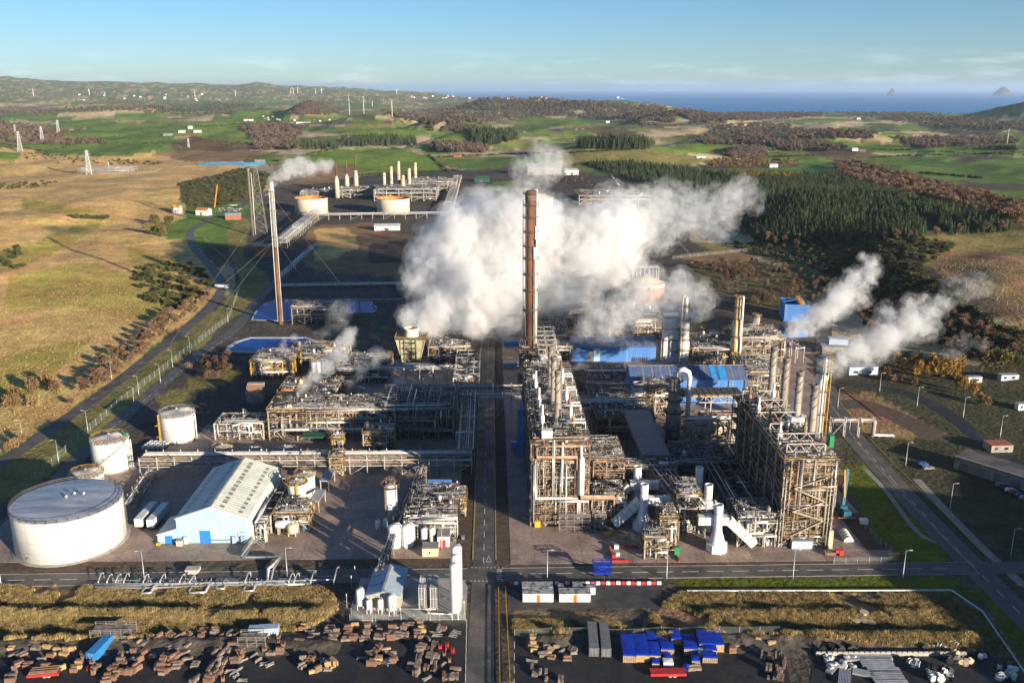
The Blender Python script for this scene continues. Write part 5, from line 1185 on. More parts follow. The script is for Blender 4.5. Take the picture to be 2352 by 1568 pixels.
U2('reactor_unit', 'shaded tall frame with ranks of pipes left of the main road', 870, 1010, 31, 30, [4.5, 9, 14], 5, 3, 103, steel='steel_grey', pipes=60, clut=2200, equip=14, deck_levels=[9], pipe_mats=('pipe_dark', 'pipe_silver', 'steel_grey'), clut_mats=('clutter_dark', 'clutter_mixed', 'clutter_dark'))
U2('reactor_unit', 'yellow-railed unit with white drum beside the rack junction', 836, 1040, 12, 8, [3.6, 8], 3, 2, 104, steel='steel_cream', pipes=16, clut=500, equip=5)
U2('reactor_unit', 'small rusty pump skid standing alone before the shaded frames', 765, 1035, 4, 4, [2.4, 4.8], 1, 1, 105, steel='safety_yellow', pipes=8, clut=260, equip=2)
U2('reactor_unit', 'orange-rusted reactor deck with steaming vents among the western units', 640, 945, 26, 22, [4, 8], 4, 3, 106, steel='steel_cream', pipes=30, clut=1400, equip=14, equip_mats=('orange_rust', 'vessel_cream', 'dome_cream'), clut_mats=('clutter_mixed', 'steel_rusty', 'safety_yellow'))
U2('reactor_unit', 'bright yellow-framed unit left of the steaming silo', 578, 868, 21, 20, [4, 8], 4, 3, 107, steel='safety_yellow', pipes=24, clut=1200, equip=10, clut_mats=('clutter_mixed', 'safety_yellow'))
U2('reactor_unit', 'low pump deck behind the steaming silo near the pond', 660, 835, 30, 24, [4], 5, 3, 108, steel='steel_pale', pipes=24, clut=1000, equip=10)
U2('reactor_unit', 'shaded pipe deck left of the cooling tower stair', 770, 880, 26, 24, [4, 7], 4, 3, 109, steel='steel_grey', pipes=24, clut=1100, equip=8, clut_mats=('clutter_dark', 'clutter_mixed'))
U2('reactor_unit', 'piping deck right of the cooling tower with blue and grey tanks', 985, 835, 22, 50, [4, 8], 4, 4, 110, steel='steel_grey', pipes=30, clut=1500, equip=10, equip_mats=('blue_grey', 'steel_grey'), clut_mats=('clutter_dark', 'clutter_mixed'))
U2('reactor_unit', 'ladder of short pipe portals along the left kerb of the main road', 1042, 905, 12, 48, [5, 8], 2, 7, 111, steel='steel_pale', pipes=10, clut=700, equip=3, rails=None, deck_levels=[])
for i, (u, v, w, d, h) in enumerate(((566, 925, 7.5, 6, 7.5), (782, 918, 7.5, 6, 7))):
 x, y = G(u, v); t = empty('analyser_house', (x, y, 0), 'grey concrete hut with brown roof panel %s the steaming unit' % ('left of' if i == 0 else 'right of'), 'hut', 'analyser huts', ROT)
 MB().slab(0, w, 0, d, 0, h * .62).build('wall', 'concrete', t); MB().add([(-.2, -.2, h * .62), (w + .2, -.2, h * .62), (w + .2, d * .6, h), (-.2, d * .6, h), (-.2, -.2, h * .62 + .2), (w + .2, -.2, h * .62 + .2), (w + .2, d * .6, h + .2), (-.2, d * .6, h + .2)], [(0, 1, 2, 3), (4, 5, 6, 7), (0, 4, 5, 1), (1, 5, 6, 2), (2, 6, 7, 3), (3, 7, 4, 0)]).build('sloped_roof', 'timber_red', t)
 MB().slab(0, w, d * .6, d, h * .62, h + .8).build('upper_wall', 'concrete', t)
x, y = G(729, 868); t = storage_tank('steaming_silo', 'white silo with yellow crown amid steam in the western units', x, y, 3.4, 9.5, roof=.9, ribs=12, rings=5, stair=False, group='process silos')
x, y = G(752, 830); storage_tank('steaming_silo', 'smaller dull silo behind the white steaming one', x, y, 2.8, 7, roof=.6, ribs=10, material='steel_pale', rings=3, stair=False, group='process silos')
x, y = G(688, 985); chimney('vent_stack', 'thin pale vent stack steaming over the long pipe frame', x, y, 0, HZ(898, y), .42, 'pipe_white', strake=False, taper=1, group='vent stacks', bands=2)
x, y = G(693, 987); chimney('vent_stack', 'second thin vent stack close right of the steaming one', x, y, 0, HZ(915, y), .36, 'pipe_white', strake=False, taper=1, group='vent stacks', bands=2)
for (u, v, tv, n_) in ((562, 985, 936, 'left'), (568, 986, 938, 'right')):
 x, y = G(u, v); chimney('vent_stack', '%s one of the twin pale vent pipes at the west end' % n_, x, y, 0, HZ(tv, y), .4, 'pipe_white', strake=False, taper=1, group='vent stacks', bands=1)
MB().slab(0, 9, 0, 6, 4.5, 5).build('green_tarpaulin', 'green_dark', loc=(*G(692, 1030), 0), label='green tarpaulin stretched over pumps beside the low tanks', cat='tarpaulin')
for (u, v, lab) in ((575, 838, 'green tarpaulin shelter at the pond corner of the yellow unit'), (712, 880, 'dark green plastic hut by the steaming silo')):
 x, y = G(u, v); gable_shed('green_shelter', lab, x, y, 7, 5, 3, 4.2, wall='green_dark', roof='green_dark', ribs=False, cat='shelter', group='green shelters')
x, y = G(928, 935); t = empty('lattice_cooler', (x, y, 0), 'mossy slatted timber cooler tower by the pipe bridge', 'cooler', None, ROT)
MB().slab(0, 12, 0, 10, 0, 7).build('louvre_box', 'tower_concrete', t)
for i in range(9): MB().slab(.4 + i * 1.35, .9 + i * 1.35, -.3, 0, .5, 6.8).build('fin', 'vessel_cream', t)
rk = [('west_pipe_rack', 'long pipe rack running behind the pale blue warehouse to the road', G(332, 1085), G(1084, 1080), 7.5, [4.2, 6.6], 8, 201),
      ('cross_pipe_rack', 'pipe rack climbing toward the roadside pipe bridge left of the main road', (-17.5, 322), (-19.5, 400), 6.5, [6.5, 9.2], 7, 202),
      ('bridge_pipe_rack', 'high pipe bridge spanning the main road to the furnace block', (-44, 384), (6, 385.5), 6.5, [9, 12.5], 8, 203),
      ('north_pipe_rack', 'long trussed pipe bridge in front of the cooling tower', G(775, 880), G(1090, 874), 4.5, [7.5], 6, 204),
      ('silo_pipe_rack', 'pipe rack dropping from the warehouse rack toward the tall white silo', (-33, 318), (-37.5, 264), 4.0, [4.5], 6, 205),
      ('tank_pipe_rack', 'low sleeper rack running from the tank to the warehouse rear', G(300, 1165), G(352, 1085), 5, [1.4], 7, 206),
      ('furnace_pipe_rack', 'shaded pipe rack behind the two furnace blocks', (24, 372), (54, 373), 8, [8, 11], 7, 207),
      ('gas_pipe_rack', 'narrow pipe bridge from the silo unit to the gas compound', (-37.5, 262), (-38.5, 238), 2.2, [5], 5, 208),
      ('east_pipe_rack', 'white pipe bridge crossing the east road on two legs', G(1905, 1003), G(2003, 1003), 1.6, [7.5], 4, 209),
      ('far_pipe_rack', 'white pipe rack at the far end of the east road', G(1755, 792), G(1835, 833), 5, [8], 6, 210)]
for nm, lb, a, b, w, lv, n_, sd in rk: pipe_rack(nm, lb, a, b, w, lv, n_, seed=sd, steel='steel_pale' if sd in (201, 203, 204, 209, 210) else 'steel_grey', clut=sd not in (209,))
x, y = G(2003, 1003)
t = empty('ground_pipes', (x, y, 0), 'white pipes turning along the ground from the east pipe bridge', 'pipes', None, 0)
for i in range(3): MB().tube([(0, i * .6, 7), (.8, i * .6, 7), (.8, i * .6, .6), (9, i * .6 - .6, .6)], .22, 8).build('pipe', 'pipe_white', t)
for i in range(3): MB().slab(2.5 + i * 3, 2.8 + i * 3, -1, 1.8, 0, .4).build('sleeper', 'concrete', t)
process_frame('stair_tower', 'slim open stair tower at the end of the warehouse pipe rack', 'process unit', *G(760, 1095), 4.6, 5, [2.6, 5.2, 7.8], 1, 1, steel='steel_cream', seed=120, pipes=4, clut=160, equip=0, group='small units')
x, y = G(899, 1196); t = tower('white_silo', 'tall white cylindrical silo with rusty crown left of the road', x, y, [(2.0, 0), (2.0, 12.6)], [12.6], 'tank_white', seed=8, rail='steel_rusty', pipes=((.6, .16, 'pipe_white'),), cat='silo', group='process silos')
clutter(MB(), -1.8, 1.8, -1.8, 1.8, 13, 15.5, 30, random.Random(4)).build('crown_fittings', 'steel_rusty', t, kind='stuff')
for (u, v, r, h, nm) in ((907, 1254, 2.1, 7.6, 'left of the two big white vertical vessels below the silo'), (937, 1253, 2.1, 7.6, 'right of the two big white vertical vessels below the silo'), (974, 1249, .95, 5.6, 'left of two slim white vessels beside the huts'), (993, 1248, .95, 5.6, 'right of two slim white vessels beside the huts'),
                         (868, 1217, .8, 3.6, 'small grey vessel at the foot of the silo, farthest left'), (886, 1214, .8, 3.6, 'small white vessel at the foot of the silo')):
 x, y = G(u, v); vert_vessel('vertical_vessel', nm, x, y, r, h, z0=.8, material='tank_white', group='vessels of the silo unit', skirt=r > 1.5)
U2('silo_unit', 'pale steel pipe unit with blue roofed shelter right of the white silo', 930, 1235, 17, 26, [3.2, 6.2], 4, 4, 121, steel='steel_pale', pipes=44, clut=1500, equip=8, pipe_mats=('pipe_white', 'pipe_silver', 'pipe_white'), rails=None, group='small units')
U2('silo_unit', 'yellow-railed steaming platform at the right end of the silo unit', 1022, 1185, 7, 9, [3.4, 5.4], 2, 2, 122, steel='steel_cream', pipes=12, clut=420, equip=3, group='small units')
x, y = G(982, 1165); MB().add([(0, 0, 7), (8, 0, 7), (8, 4, 8.6), (0, 4, 8.6), (0, 0, 7.2), (8, 0, 7.2), (8, 4, 8.8), (0, 4, 8.8)], [(0, 1, 2, 3), (4, 5, 6, 7), (0, 4, 5, 1), (1, 5, 6, 2), (2, 6, 7, 3), (3, 7, 4, 0)]).build('shelter_roof', 'blue_clad', loc=(x, y, 0), label='sloping blue shelter roof over the silo unit', cat='roof')
MB().tube([(0, 0, 7), (4, 0, 7), (6.5, -.4, 5), (7, -.4, 3)], .55, 4).build('white_chute', 'white_paint', loc=(*G(968, 1212), 0), label='white square chute bending down in the silo unit', cat='chute')
x, y = G(1005, 1256); box_cabin('brick_hut', 'white hut with dark red doorway beside the road', x, y, 3.8, 7.5, 3.6, wall='cabin_white', roof='concrete', doors=[(.9, 2.6, .1, 2.5)], door_mat='red_paint', ribs=False, cat='hut')
x, y = G(970, 1279); box_cabin('concrete_hut', 'cream flat-roofed hut with yellow hatched kerb', x, y, 4.9, 4.2, 2.9, wall='vessel_cream', roof='concrete', ribs=False, cat='hut', windows=[(2.1, 2.5, 1.2, 1.8)])
def E(zx, zy): return (792.4 + zx * .2222, 1263.2 + zy * .2222)
for zx, zy, tz, r, nm in ((160, 615, 395, 1.1, 'tall white gas vessel at the left corner of the gas compound'), (250, 652, 512, .8, 'short white gas vessel left of its twin before the arched shed'), (367, 652, 505, .8, 'short white gas vessel right of its twin before the arched shed'),
                          (314, 602, 470, .42, 'very slim white gas vessel between the two short ones'), (487, 668, 460, 1.08, 'mid-height white gas vessel before the right corner of the arched shed')):
 x, y = G(*E(zx, zy)); vert_vessel('gas_vessel', nm, x, y, r, HZ(E(0, tz)[1], y) - .15, z0=1.2, legs=4, group='small gas vessels').location.z = .15
for du, bv, tv, nm in ((1046, 1418, 1293, 'front'), (1048, 1396, 1273, 'middle'), (1049, 1376, 1253, 'rear')):
 x, y = G(du, bv); vert_vessel('cryogenic_tank', '%s one of three towering white cryogenic tanks beside the road' % nm, x, y, 1.4, HZ(tv, y), z0=1.6, group='cryogenic tanks', n=28)
sx, sy = G(*E(228, 622))
sh = gable_shed('gas_shed', 'grey arched shed behind the small gas vessels', sx, sy, 9.2, 15, 4.6, 5.9, wall='pale_concrete', roof='blue_grey', along='y', rz=R(-2), ribs=False)
for yy in (0, 5, 10): member('roof_joint', (4.6, yy, 6.2), (9.4, yy, 4.9), .3, 'steel_pale', sh, h=.06); member('roof_joint', (4.6, yy, 6.2), (-.2, yy, 4.9), .3, 'steel_pale', sh, h=.06)
for i, (zx, zy, tz, nm) in enumerate(((807, 612, 372, 'front left'), (924, 612, 372, 'front right'), (822, 540, 275, 'rear left'), (938, 540, 275, 'rear right'))):
 x, y = G(*E(zx, zy)); h = min(9.5, HZ(E(0, tz)[1], y)); t = empty('vaporiser', (x, y, .15), '%s finned ambient vaporiser in the gas compound' % nm, 'vaporiser', 'finned vaporisers')
 for a in range(6):
  for b in range(3): MB().slab(-1 + a * .38, -.86 + a * .38, -.9 + b * .7, -.45 + b * .7, .8, h).build('fin', 'galvanised' if a % 2 else 'pipe_white', t)
 for z in (.9, h * .5, h - .2): MB().slab(-1.1, 1.12, -.95, 1.0, z, z + .12).build('frame_band', 'steel_pale', t)
 for a in (-1, 1):
  for b in (-.85, .9): member('leg', (a, b, 0), (a, b, .9), .14, 'steel_pale', t)
t = empty('compound_piping', (*G(1000, 1412), .15), 'low white pipes running between vaporisers and cryogenic tanks', 'pipes')
MB().tube([(-9, 2, .5), (0, 2, .5), (0, 8, .5), (3, 8, .5)], .1, 6).build('pipe', 'pipe_white', t); MB().tube([(-2, 0, 2), (-2, 0, .4), (5, -.4, .4)], .14, 6).build('pipe', 'pipe_white', t)
def cabinrow(u0, u1, v, label, back):
 x0, y0 = G(u0, v); x1, _ = G(u1, v); w = x1 - x0
 box_cabin('site_cabin', label, x0, y0, w, 3.0, 2.7, doors=[(w * .46, w * .56, .2, 2.4)], group='site cabins', rz=0)
 if back: box_cabin('site_cabin', label.replace('front', 'rear').replace('with orange door', 'directly behind the left front one'), x0 - .1, y0 + 3.3, w, 3.0, 2.8, group='site cabins', rz=0)
cabinrow(1201, 1271, 1383, 'left front white site cabin with orange door', True)
cabinrow(1285, 1356, 1383, 'right front white site cabin with orange door', False)
for i, (u, v, w) in enumerate(((1283, 1366, 2.2), (1316, 1362, 6), (1340, 1366, 5.5))):
 x, y = G(u, v); box_cabin('welfare_unit', '%s small white unit behind the right front cabin, counted from the left' % nth(i), x, y, w * .62, 2.2, 2.3, group='welfare units', rz=0, ribs=False)
rd = random.Random(9)
for i in range(30):
 u = 1174 + i * (1514 - 1174) / 29; x, y = G(u, 1341.5); m = 'red_paint' if i % 2 == 0 else 'white_paint'
 t = MB().add([(-.62, -.3, 0), (.62, -.3, 0), (.62, .3, 0), (-.62, .3, 0), (-.58, -.12, .95), (.58, -.12, .95), (.58, .12, .95), (-.58, .12, .95), (-.62, -.28, .3), (.62, -.28, .3), (.62, .28, .3), (-.62, .28, .3)],
                 [(0, 1, 9, 8), (1, 2, 10, 9), (2, 3, 11, 10), (3, 0, 8, 11), (8, 9, 5, 4), (9, 10, 6, 5), (10, 11, 7, 6), (11, 8, 4, 7), (4, 5, 6, 7)]).build('traffic_barrier', m, loc=(x, y + rd.uniform(-.1, .1), .06), rz=rd.uniform(-.08, .08),
  label='%s plastic barrier, %s from the left in the row behind the cabins' % ('red' if i % 2 == 0 else 'white', nth(i)), cat='barrier', group='red and white barrier row')
x, y = G(1362, 1325)
t = empty('access_platform', (x, y, .05), 'bright blue mobile access platform parked on the cross road', 'platform', None, ROT)
MB().slab(0, 5.6, 0, 2.4, .9, 1.5).build('chassis', 'tarpaulin', t); MB().slab(0, 5.6, 0, 2.4, 3.4, 3.6).build('upper_deck', 'tarpaulin', t)
rail_loop(MB(), [(0, 0), (5.6, 0), (5.6, 2.4), (0, 2.4)], 3.6, t=.14).build('guard_rail', 'tarpaulin', t)
for s in (0, 1): member('scissor_arm', (.4, .3 + s * 1.8, 1.4), (5.2, .3 + s * 1.8, 3.4), .22, 'tarpaulin', t); member('scissor_arm', (5.2, .3 + s * 1.8, 1.4), (.4, .3 + s * 1.8, 3.4), .22, 'tarpaulin', t)
for xx in (.8, 4.8):
 for yy in (.1, 2.3): MB().tube([(xx, yy - .15, .5), (xx, yy + .15, .5)], .5, 12).build('wheel', 'tyre', t)
def lamp(u, v, label, h=9.5, rz=0.0):
 x, y = G(u, v); t = empty('lamp_post', (x, y, ground_z(x, y)), label, 'lamp post', 'street lamps', rz)
 MB().lathe((0, 0, 0), [(.16, 0), (.16, 1.2), (.11, 1.3), (.07, h)], 8).build('pole', 'galvanised', t)
 MB().bar((0, 0, h - .1), (1.3, 0, h + .1), .1).build('arm', 'galvanised', t); MB().slab(1.0, 1.9, -.18, .18, h, h + .2).build('lantern', 'steel_pale', t)
LAMPS = [(1257, 1329, 'lamp post on the verge behind the site cabins'), (1531, 1329, 'lamp post at the end of the red and white barrier row'), (1821, 1329, 'lamp post on the lawn below the eastern furnace block'), (2073, 1330, 'lamp post on the lawn near the road junction'),
 (2080, 1069, 'lamp post at the junction of loop road and east road'), (2182, 1168, 'lamp post on the bank beside the east road'), (2321, 1278, 'lamp post beside the east road near the picture edge'), (1924, 937, 'lamp post with red sign on the strip beside the east road'),
 (2020, 900, 'lamp post at the first bend of the loop road'), (2106, 934, 'second lamp post along the loop road'), (2212, 959, 'third lamp post along the loop road'), (2297, 1004, 'fourth lamp post along the loop road'),
 (135, 1063, 'lamp post by the fence behind the huge tank'), (202, 991, 'lamp post left of the cone-roof tank'), (309, 934, 'lamp post on the green verge by the fence'), (319, 907, 'lamp post close behind the green verge one'), (369, 879, 'tall lamp post where the two western roads part'),
 (397, 844, 'lamp post beside the fence left of the pond'), (437, 811, 'lamp post by the fence nearest the liner pond'), (257, 872, 'lamp post on the far side of the public western road'), (53, 1014, 'lamp post near the bushes at the left edge'), (524, 742, 'lamp post at the corner of the upper pond'),
 (332, 1332, 'lamp post behind the ground pipework'), (3, 1344, 'lamp post at the left end of the cross road'), (660, 1324, 'lamp post right of the ground pipework bend'), (233, 1267, 'lamp post standing before the huge white tank'), (1015, 1262, 'lamp post beside the white hut'), (2190, 600, 'lamp post on the eastern security fence')]
for u, v, lb in LAMPS: lamp(u, v, lb, rz=R(180) if u < 500 else 0)
for i, (u, v) in enumerate(((816, 1330), (856, 1330), (808, 1352), (797, 1395), (855, 1428), (921, 1428), (988, 1428), (1066, 1412))):
 x, y = G(u, v); MB().lathe((0, 0, 0), [(.09, 0), (.09, 3.6), (.12, 3.6), (.12, 4.4)], 8).build('marker_post', 'white_paint', loc=(x, y, 0), label='white marker post round the gas compound, %s going round from the back' % nth(i), cat='post', group='compound marker posts')
def mesh_material():
 M = bpy.data.materials.new('fence_mesh'); M.use_nodes = True; n, l = M.node_tree.nodes, M.node_tree.links; p = n['Principled BSDF']
 p.inputs['Base Color'].default_value = (.50, .55, .50, 1); p.inputs['Roughness'].default_value = .5
 tr = n.new('ShaderNodeBsdfTransparent'); mx = n.new('ShaderNodeMixShader'); mx.inputs[0].default_value = .10
 l.new(tr.outputs[0], mx.inputs[1]); l.new(p.outputs[0], mx.inputs[2]); l.new(mx.outputs[0], n['Material Output'].inputs['Surface']); MATS['fence_mesh'] = M
 return M
mesh_material()
def fence(label, uv, h=2.8, bay=4.0, group='security fences', mesh=True, posts='galvanised', world_pts=None, rails=()):
 pts = [Vector(p) for p in (world_pts or [G(u, v) for u, v in uv])]
 t = empty('security_fence' if mesh else 'guard_rail', (pts[0].x, pts[0].y, 0), label, 'fence' if mesh else 'rail', group)
 o = Vector((pts[0].x, pts[0].y, 0)); top = []
 for a, b in zip(pts[:-1], pts[1:]):
  n = max(1, round((b - a).length / bay))
  for i in range(n):
   p, q = a.lerp(b, i / n), a.lerp(b, (i + 1) / n); zp, zq = ground_z(p.x, p.y), ground_z(q.x, q.y)
   P, Q = Vector((p.x, p.y, zp)) - o, Vector((q.x, q.y, zq)) - o
   member('post', P, P + Vector((0, 0, h)), .12, posts, t)
   if mesh: MB().add([tuple(P), tuple(Q), tuple(Q + Vector((0, 0, h - .1))), tuple(P + Vector((0, 0, h - .1)))], [(0, 1, 2, 3)]).build('mesh_panel', 'fence_mesh', t)
   for z, w, m in rails: member('rail', P + Vector((0, 0, z)), Q + Vector((0, 0, z)), w, m, t)
 return t
fence('long mesh security fence between the western moor road and the plant', [(560, 640), (525, 735), (440, 800), (345, 875), (280, 925), (195, 1000), (120, 1070), (40, 1135)], h=3.4, bay=6)
fence('outer mesh fence along the west road past the depot', [(470, 555), (520, 600), (560, 640)], h=3, bay=8)
fence('mesh fence round the gas compound', None, h=2.4, bay=3.5, world_pts=[G(1069, 1425), G(804, 1428), G(826, 1328)])
fence('mesh fence between scaffold yard and main road', [(1072, 1440), (1068, 1640)], h=2.6, bay=4)
fence('green mesh fence along the back of the crate yard', [(1180, 1640), (1182, 1462), (1560, 1458), (1790, 1464)], h=2.2, bay=5)
fence('white pipe rail on blocks along the lawn', [(1578, 1361), (2185, 1360), (2255, 1408), (2352, 1548)], h=.7, bay=6, mesh=False, posts='pale_concrete', rails=((.75, .35, 'pipe_white'),), group='guard rails')
fence('yellow hand rail nearest the main road at the bottom', [(1145, 1354), (1149, 1600)], h=1.1, bay=2.5, mesh=False, posts='yellow_paint', rails=((.6, .12, 'yellow_paint'), (1.05, .16, 'yellow_paint')), group='guard rails')
fence('yellow hand rail on the far side of the sunken path', [(1161, 1353), (1173, 1600)], h=1.1, bay=2.5, mesh=False, posts='yellow_paint', rails=((.6, .12, 'yellow_paint'), (1.05, .16, 'yellow_paint')), group='guard rails')
fence('temporary mesh barrier along the corner of the eastern apron', [(1975, 1200), (2010, 1238), (2060, 1280)], h=2, bay=3.4, group='temporary barriers')
fence('temporary mesh barrier along the apron front right of the eastern block', [(1915, 1293), (2050, 1291)], h=2, bay=3.4, group='temporary barriers')
fence('far mesh fence beside the plantation road', [(1545, 595), (1735, 575), (1800, 596), (1905, 628)], h=3, bay=9, group='far fences', posts='galvanised')
fence('far mesh fence running over the eastern rough hill', [(2180, 710), (2260, 745), (2352, 780)], h=3, bay=9, group='far fences')
fence('far mesh fence beside the orange tank track', [(1510, 570), (1560, 560), (1590, 595)], h=3, bay=9, group='far fences')
def RP(zx, zy): return (zx * .3336, 1045 + zy * .3336)
t = empty('ground_pipework', (*G(430, 1348), 0), 'silver pipe manifold with loops lying along the cross road verge', 'pipes'); o = Vector((*G(430, 1348), 0))
def lay(pts, r, z=.8, m='pipe_silver'):
 P = [Vector((*G(*RP(*p[:2])), p[2] if len(p) > 2 else z)) - o for p in pts]; MB().tube(P, r, 8).build('pipe', m, t)
for dz in (0, 18):
 lay([(655, 918 + dz * .5), (1000, 912 + dz), (1230, 905 + dz), (1500, 898 + dz * .6), (1840, 898 + dz * .5), (2100, 900 + dz * .3)], .24)
lay([(650, 912), (1500, 902), (2120, 885), (2300, 880)], .2, 1.2)
lay([(1085, 915), (1060, 920), (1040, 965), (985, 968), (980, 960), (1000, 920)], .32); lay([(1470, 905), (1440, 910), (1415, 960), (1310, 965), (1305, 950), (1335, 905)], .34); lay([(1800, 905), (1760, 908), (1745, 950), (1685, 952), (1680, 940), (1700, 905)], .3); lay([(1490, 905), (1495, 935), (1545, 935), (1550, 905)], .3)
lay([(1845, 890, .8), (1845, 800, .8), (1870, 800, 1.6), (1930, 735, 1.6), (1700, 735, 1.6), (1665, 730, 1.6), (1740, 625, 1.6), (1740, 590, 2.5)], .32); lay([(1865, 890, .8), (1885, 810, 1.2), (1940, 725, 1.2), (1690, 722, 1.2), (1760, 610, 1.2)], .24)
for zx, zy in ((680, 870), (740, 880), (800, 880), (855, 875), (990, 880), (1105, 880), (1240, 880), (1310, 890), (1990, 870), (2025, 872), (2140, 860), (2300, 830), (1690, 865)):
 lay([(zx, 905, .8), (zx, 905, 1.6), (zx + 22, zy - 8, 2.2), (zx + 34, zy - 25, 1.8), (zx + 40, zy - 18, .4)], .16)
for i in range(16):
 p = Vector((*G(*RP(680 + i * 100, 910 + (i % 3) * 4)), .25)) - o; MB().box(p, (.7, 2.2, .5)).build('pipe_sleeper', 'concrete', t)
clutter(MB(), -22, 36, -1, 2, .3, 1.8, 260, random.Random(6), .6).build('valves', 'pipe_silver', t, kind='stuff')
x, y = G(425, 1320); MB().slab(0, 4, 0, 2.6, .6, 1.6).box((2, 1.3, .3), (3, 2, .6)).build('valve_skid', 'steel_pale', loc=(x, y, 0), label='grey flat-topped valve skid behind the ground pipework', cat='skid')
x, y = G(303, 1340); MB().hcyl((0, 0, .9), (2.2, .3, .9), .7, 12).box((1, .1, .2), (1.8, .8, .4)).build('green_tank', 'green_dark', loc=(x, y, 0), label='small dark green tank among the ground pipework', cat='tank')
t = empty('step_bridge', (*G(575, 1257), 0), 'small steel step bridge over the pipes right of the warehouse', 'bridge', None, R(-5))
for s in (0, 1.2):
 m = MB().bar((-2.5, s, .1), (-.5, s, 1.8), .1).bar((-.5, s, 1.8), (2.4, s, 1.8), .1).bar((2.4, s, 1.8), (4.4, s, .1), .1).bar((-2.5, s, 1.1), (-.5, s, 2.8), .08).bar((-.5, s, 2.8), (2.4, s, 2.8), .08).bar((2.4, s, 2.8), (4.4, s, 1.1), .08); m.build('stringer', 'galvanised', t)
MB().slab(-.5, 2.4, 0, 1.2, 1.75, 1.85).build('walkway', 'galvanised', t)
def bundle(kind, seed):
 rd = random.Random(seed); mb = MB(); L = rd.uniform(2.6, 3.9); W = rd.uniform(.9, 1.3); H = rd.choice((.5, .8, 1.1, 1.5))
 if kind == 't':
  for i in range(10):
   a = rd.uniform(-.35, .35); mb.bar((-L * .6 + rd.uniform(-.4, .4), rd.uniform(-.7, .7), .12 + .06 * i), (L * .6 + rd.uniform(-.4, .4), rd.uniform(-.7, .7) + a, .12 + .06 * i), .13)
  return mb
 if kind == 'o':
  mb.box((0, 0, H / 2 + .1), (1.3, 1.1, H)); 
  for sx in (-.65, .65):
   for sy in (-.55, .55): mb.box((sx, sy, H / 2 + .3), (.12, .12, H + .6))
  return mb
 z = .12
 for s in (-L * .35, L * .35): mb.box((s, 0, .06), (.12, W, .12))
 while z < H:
  n = 4
  for i in range(n): mb.box((rd.uniform(-.12, .12), -W / 2 + W * (i + .5) / n, z + .08), (L + rd.uniform(-.2, .15), W / n - .04, .15))
  z += .18
  if rd.random() < .35:
   for s in (-L * .3, L * .3): mb.box((s, 0, z + .04), (.1, W, .08))
   z += .08
 return mb
VAR = {}
KM = {'g': 'timber_grey', 'r': 'timber_red', 'n': 'timber_new', 'o': 'red_bright', 't': 'scaffold_tube'}
KN = {'g': ('board_stack', 'stack of grey boards'), 'r': ('plank_stack', 'stack of reddish planks'), 'n': ('timber_stack', 'stack of fresh yellow timber'), 'o': ('stillage', 'red steel stillage box'), 't': ('tube_bundle', 'loose bundle of scaffold tubes')}
for k in KM:
 for s in range(5):
  m = bundle(k, s * 7 + ord(k)).mesh(KN[k][0]); m.materials.append(MATS[KM[k] if k != 'o' or s % 2 else 'timber_red']); VAR[k, s] = m
def yard(items, off, sc, where, seed):
 rd = random.Random(seed); rows = {}
 for it in items:
  zx, zy = it[0], it[1]; k = it[2] if len(it) > 2 else 'g'; rot = it[3] if len(it) > 3 else rd.choice((0, 0, 4, -6, 8, -12)); x, y = G(off[0] + zx * sc, off[1] + zy * sc)
  rows.setdefault(int(zy // 45), []).append((zx, x, y, k, rot))
  for e_ in (1, -1):
   if k in 'grn' and rd.random() < .6: a_ = R(rot + 90); rows[int(zy // 45)].append((zx + e_, x + e_ * .85 * math.cos(a_), y + e_ * .85 * math.sin(a_), k if rd.random() < .7 else 'r', rot))
 for ri, r in enumerate(sorted(rows)):
  cnt = {}
  for zx, x, y, k, rot in sorted(rows[r]):
   j = cnt.get(k, 0); cnt[k] = j + 1; nm, ph = KN[k]; o = bpy.data.objects.new(nm, VAR[k, rd.randrange(5)]); s = rd.uniform(.46, .74)
   o.location = (x, y, .05); o.rotation_euler = (0, 0, R(rot + rd.uniform(-4, 4))); o.scale = (s, s, rd.uniform(.8, 1.3))
   put(o, None, '%s, %s from left in %s band of %s' % (ph, nth(j), nth(ri), where), 'stillage' if k == 'o' else 'stack', 'stacks in the storage yards')
g, r_, n_, o_, t_ = 'grnot'
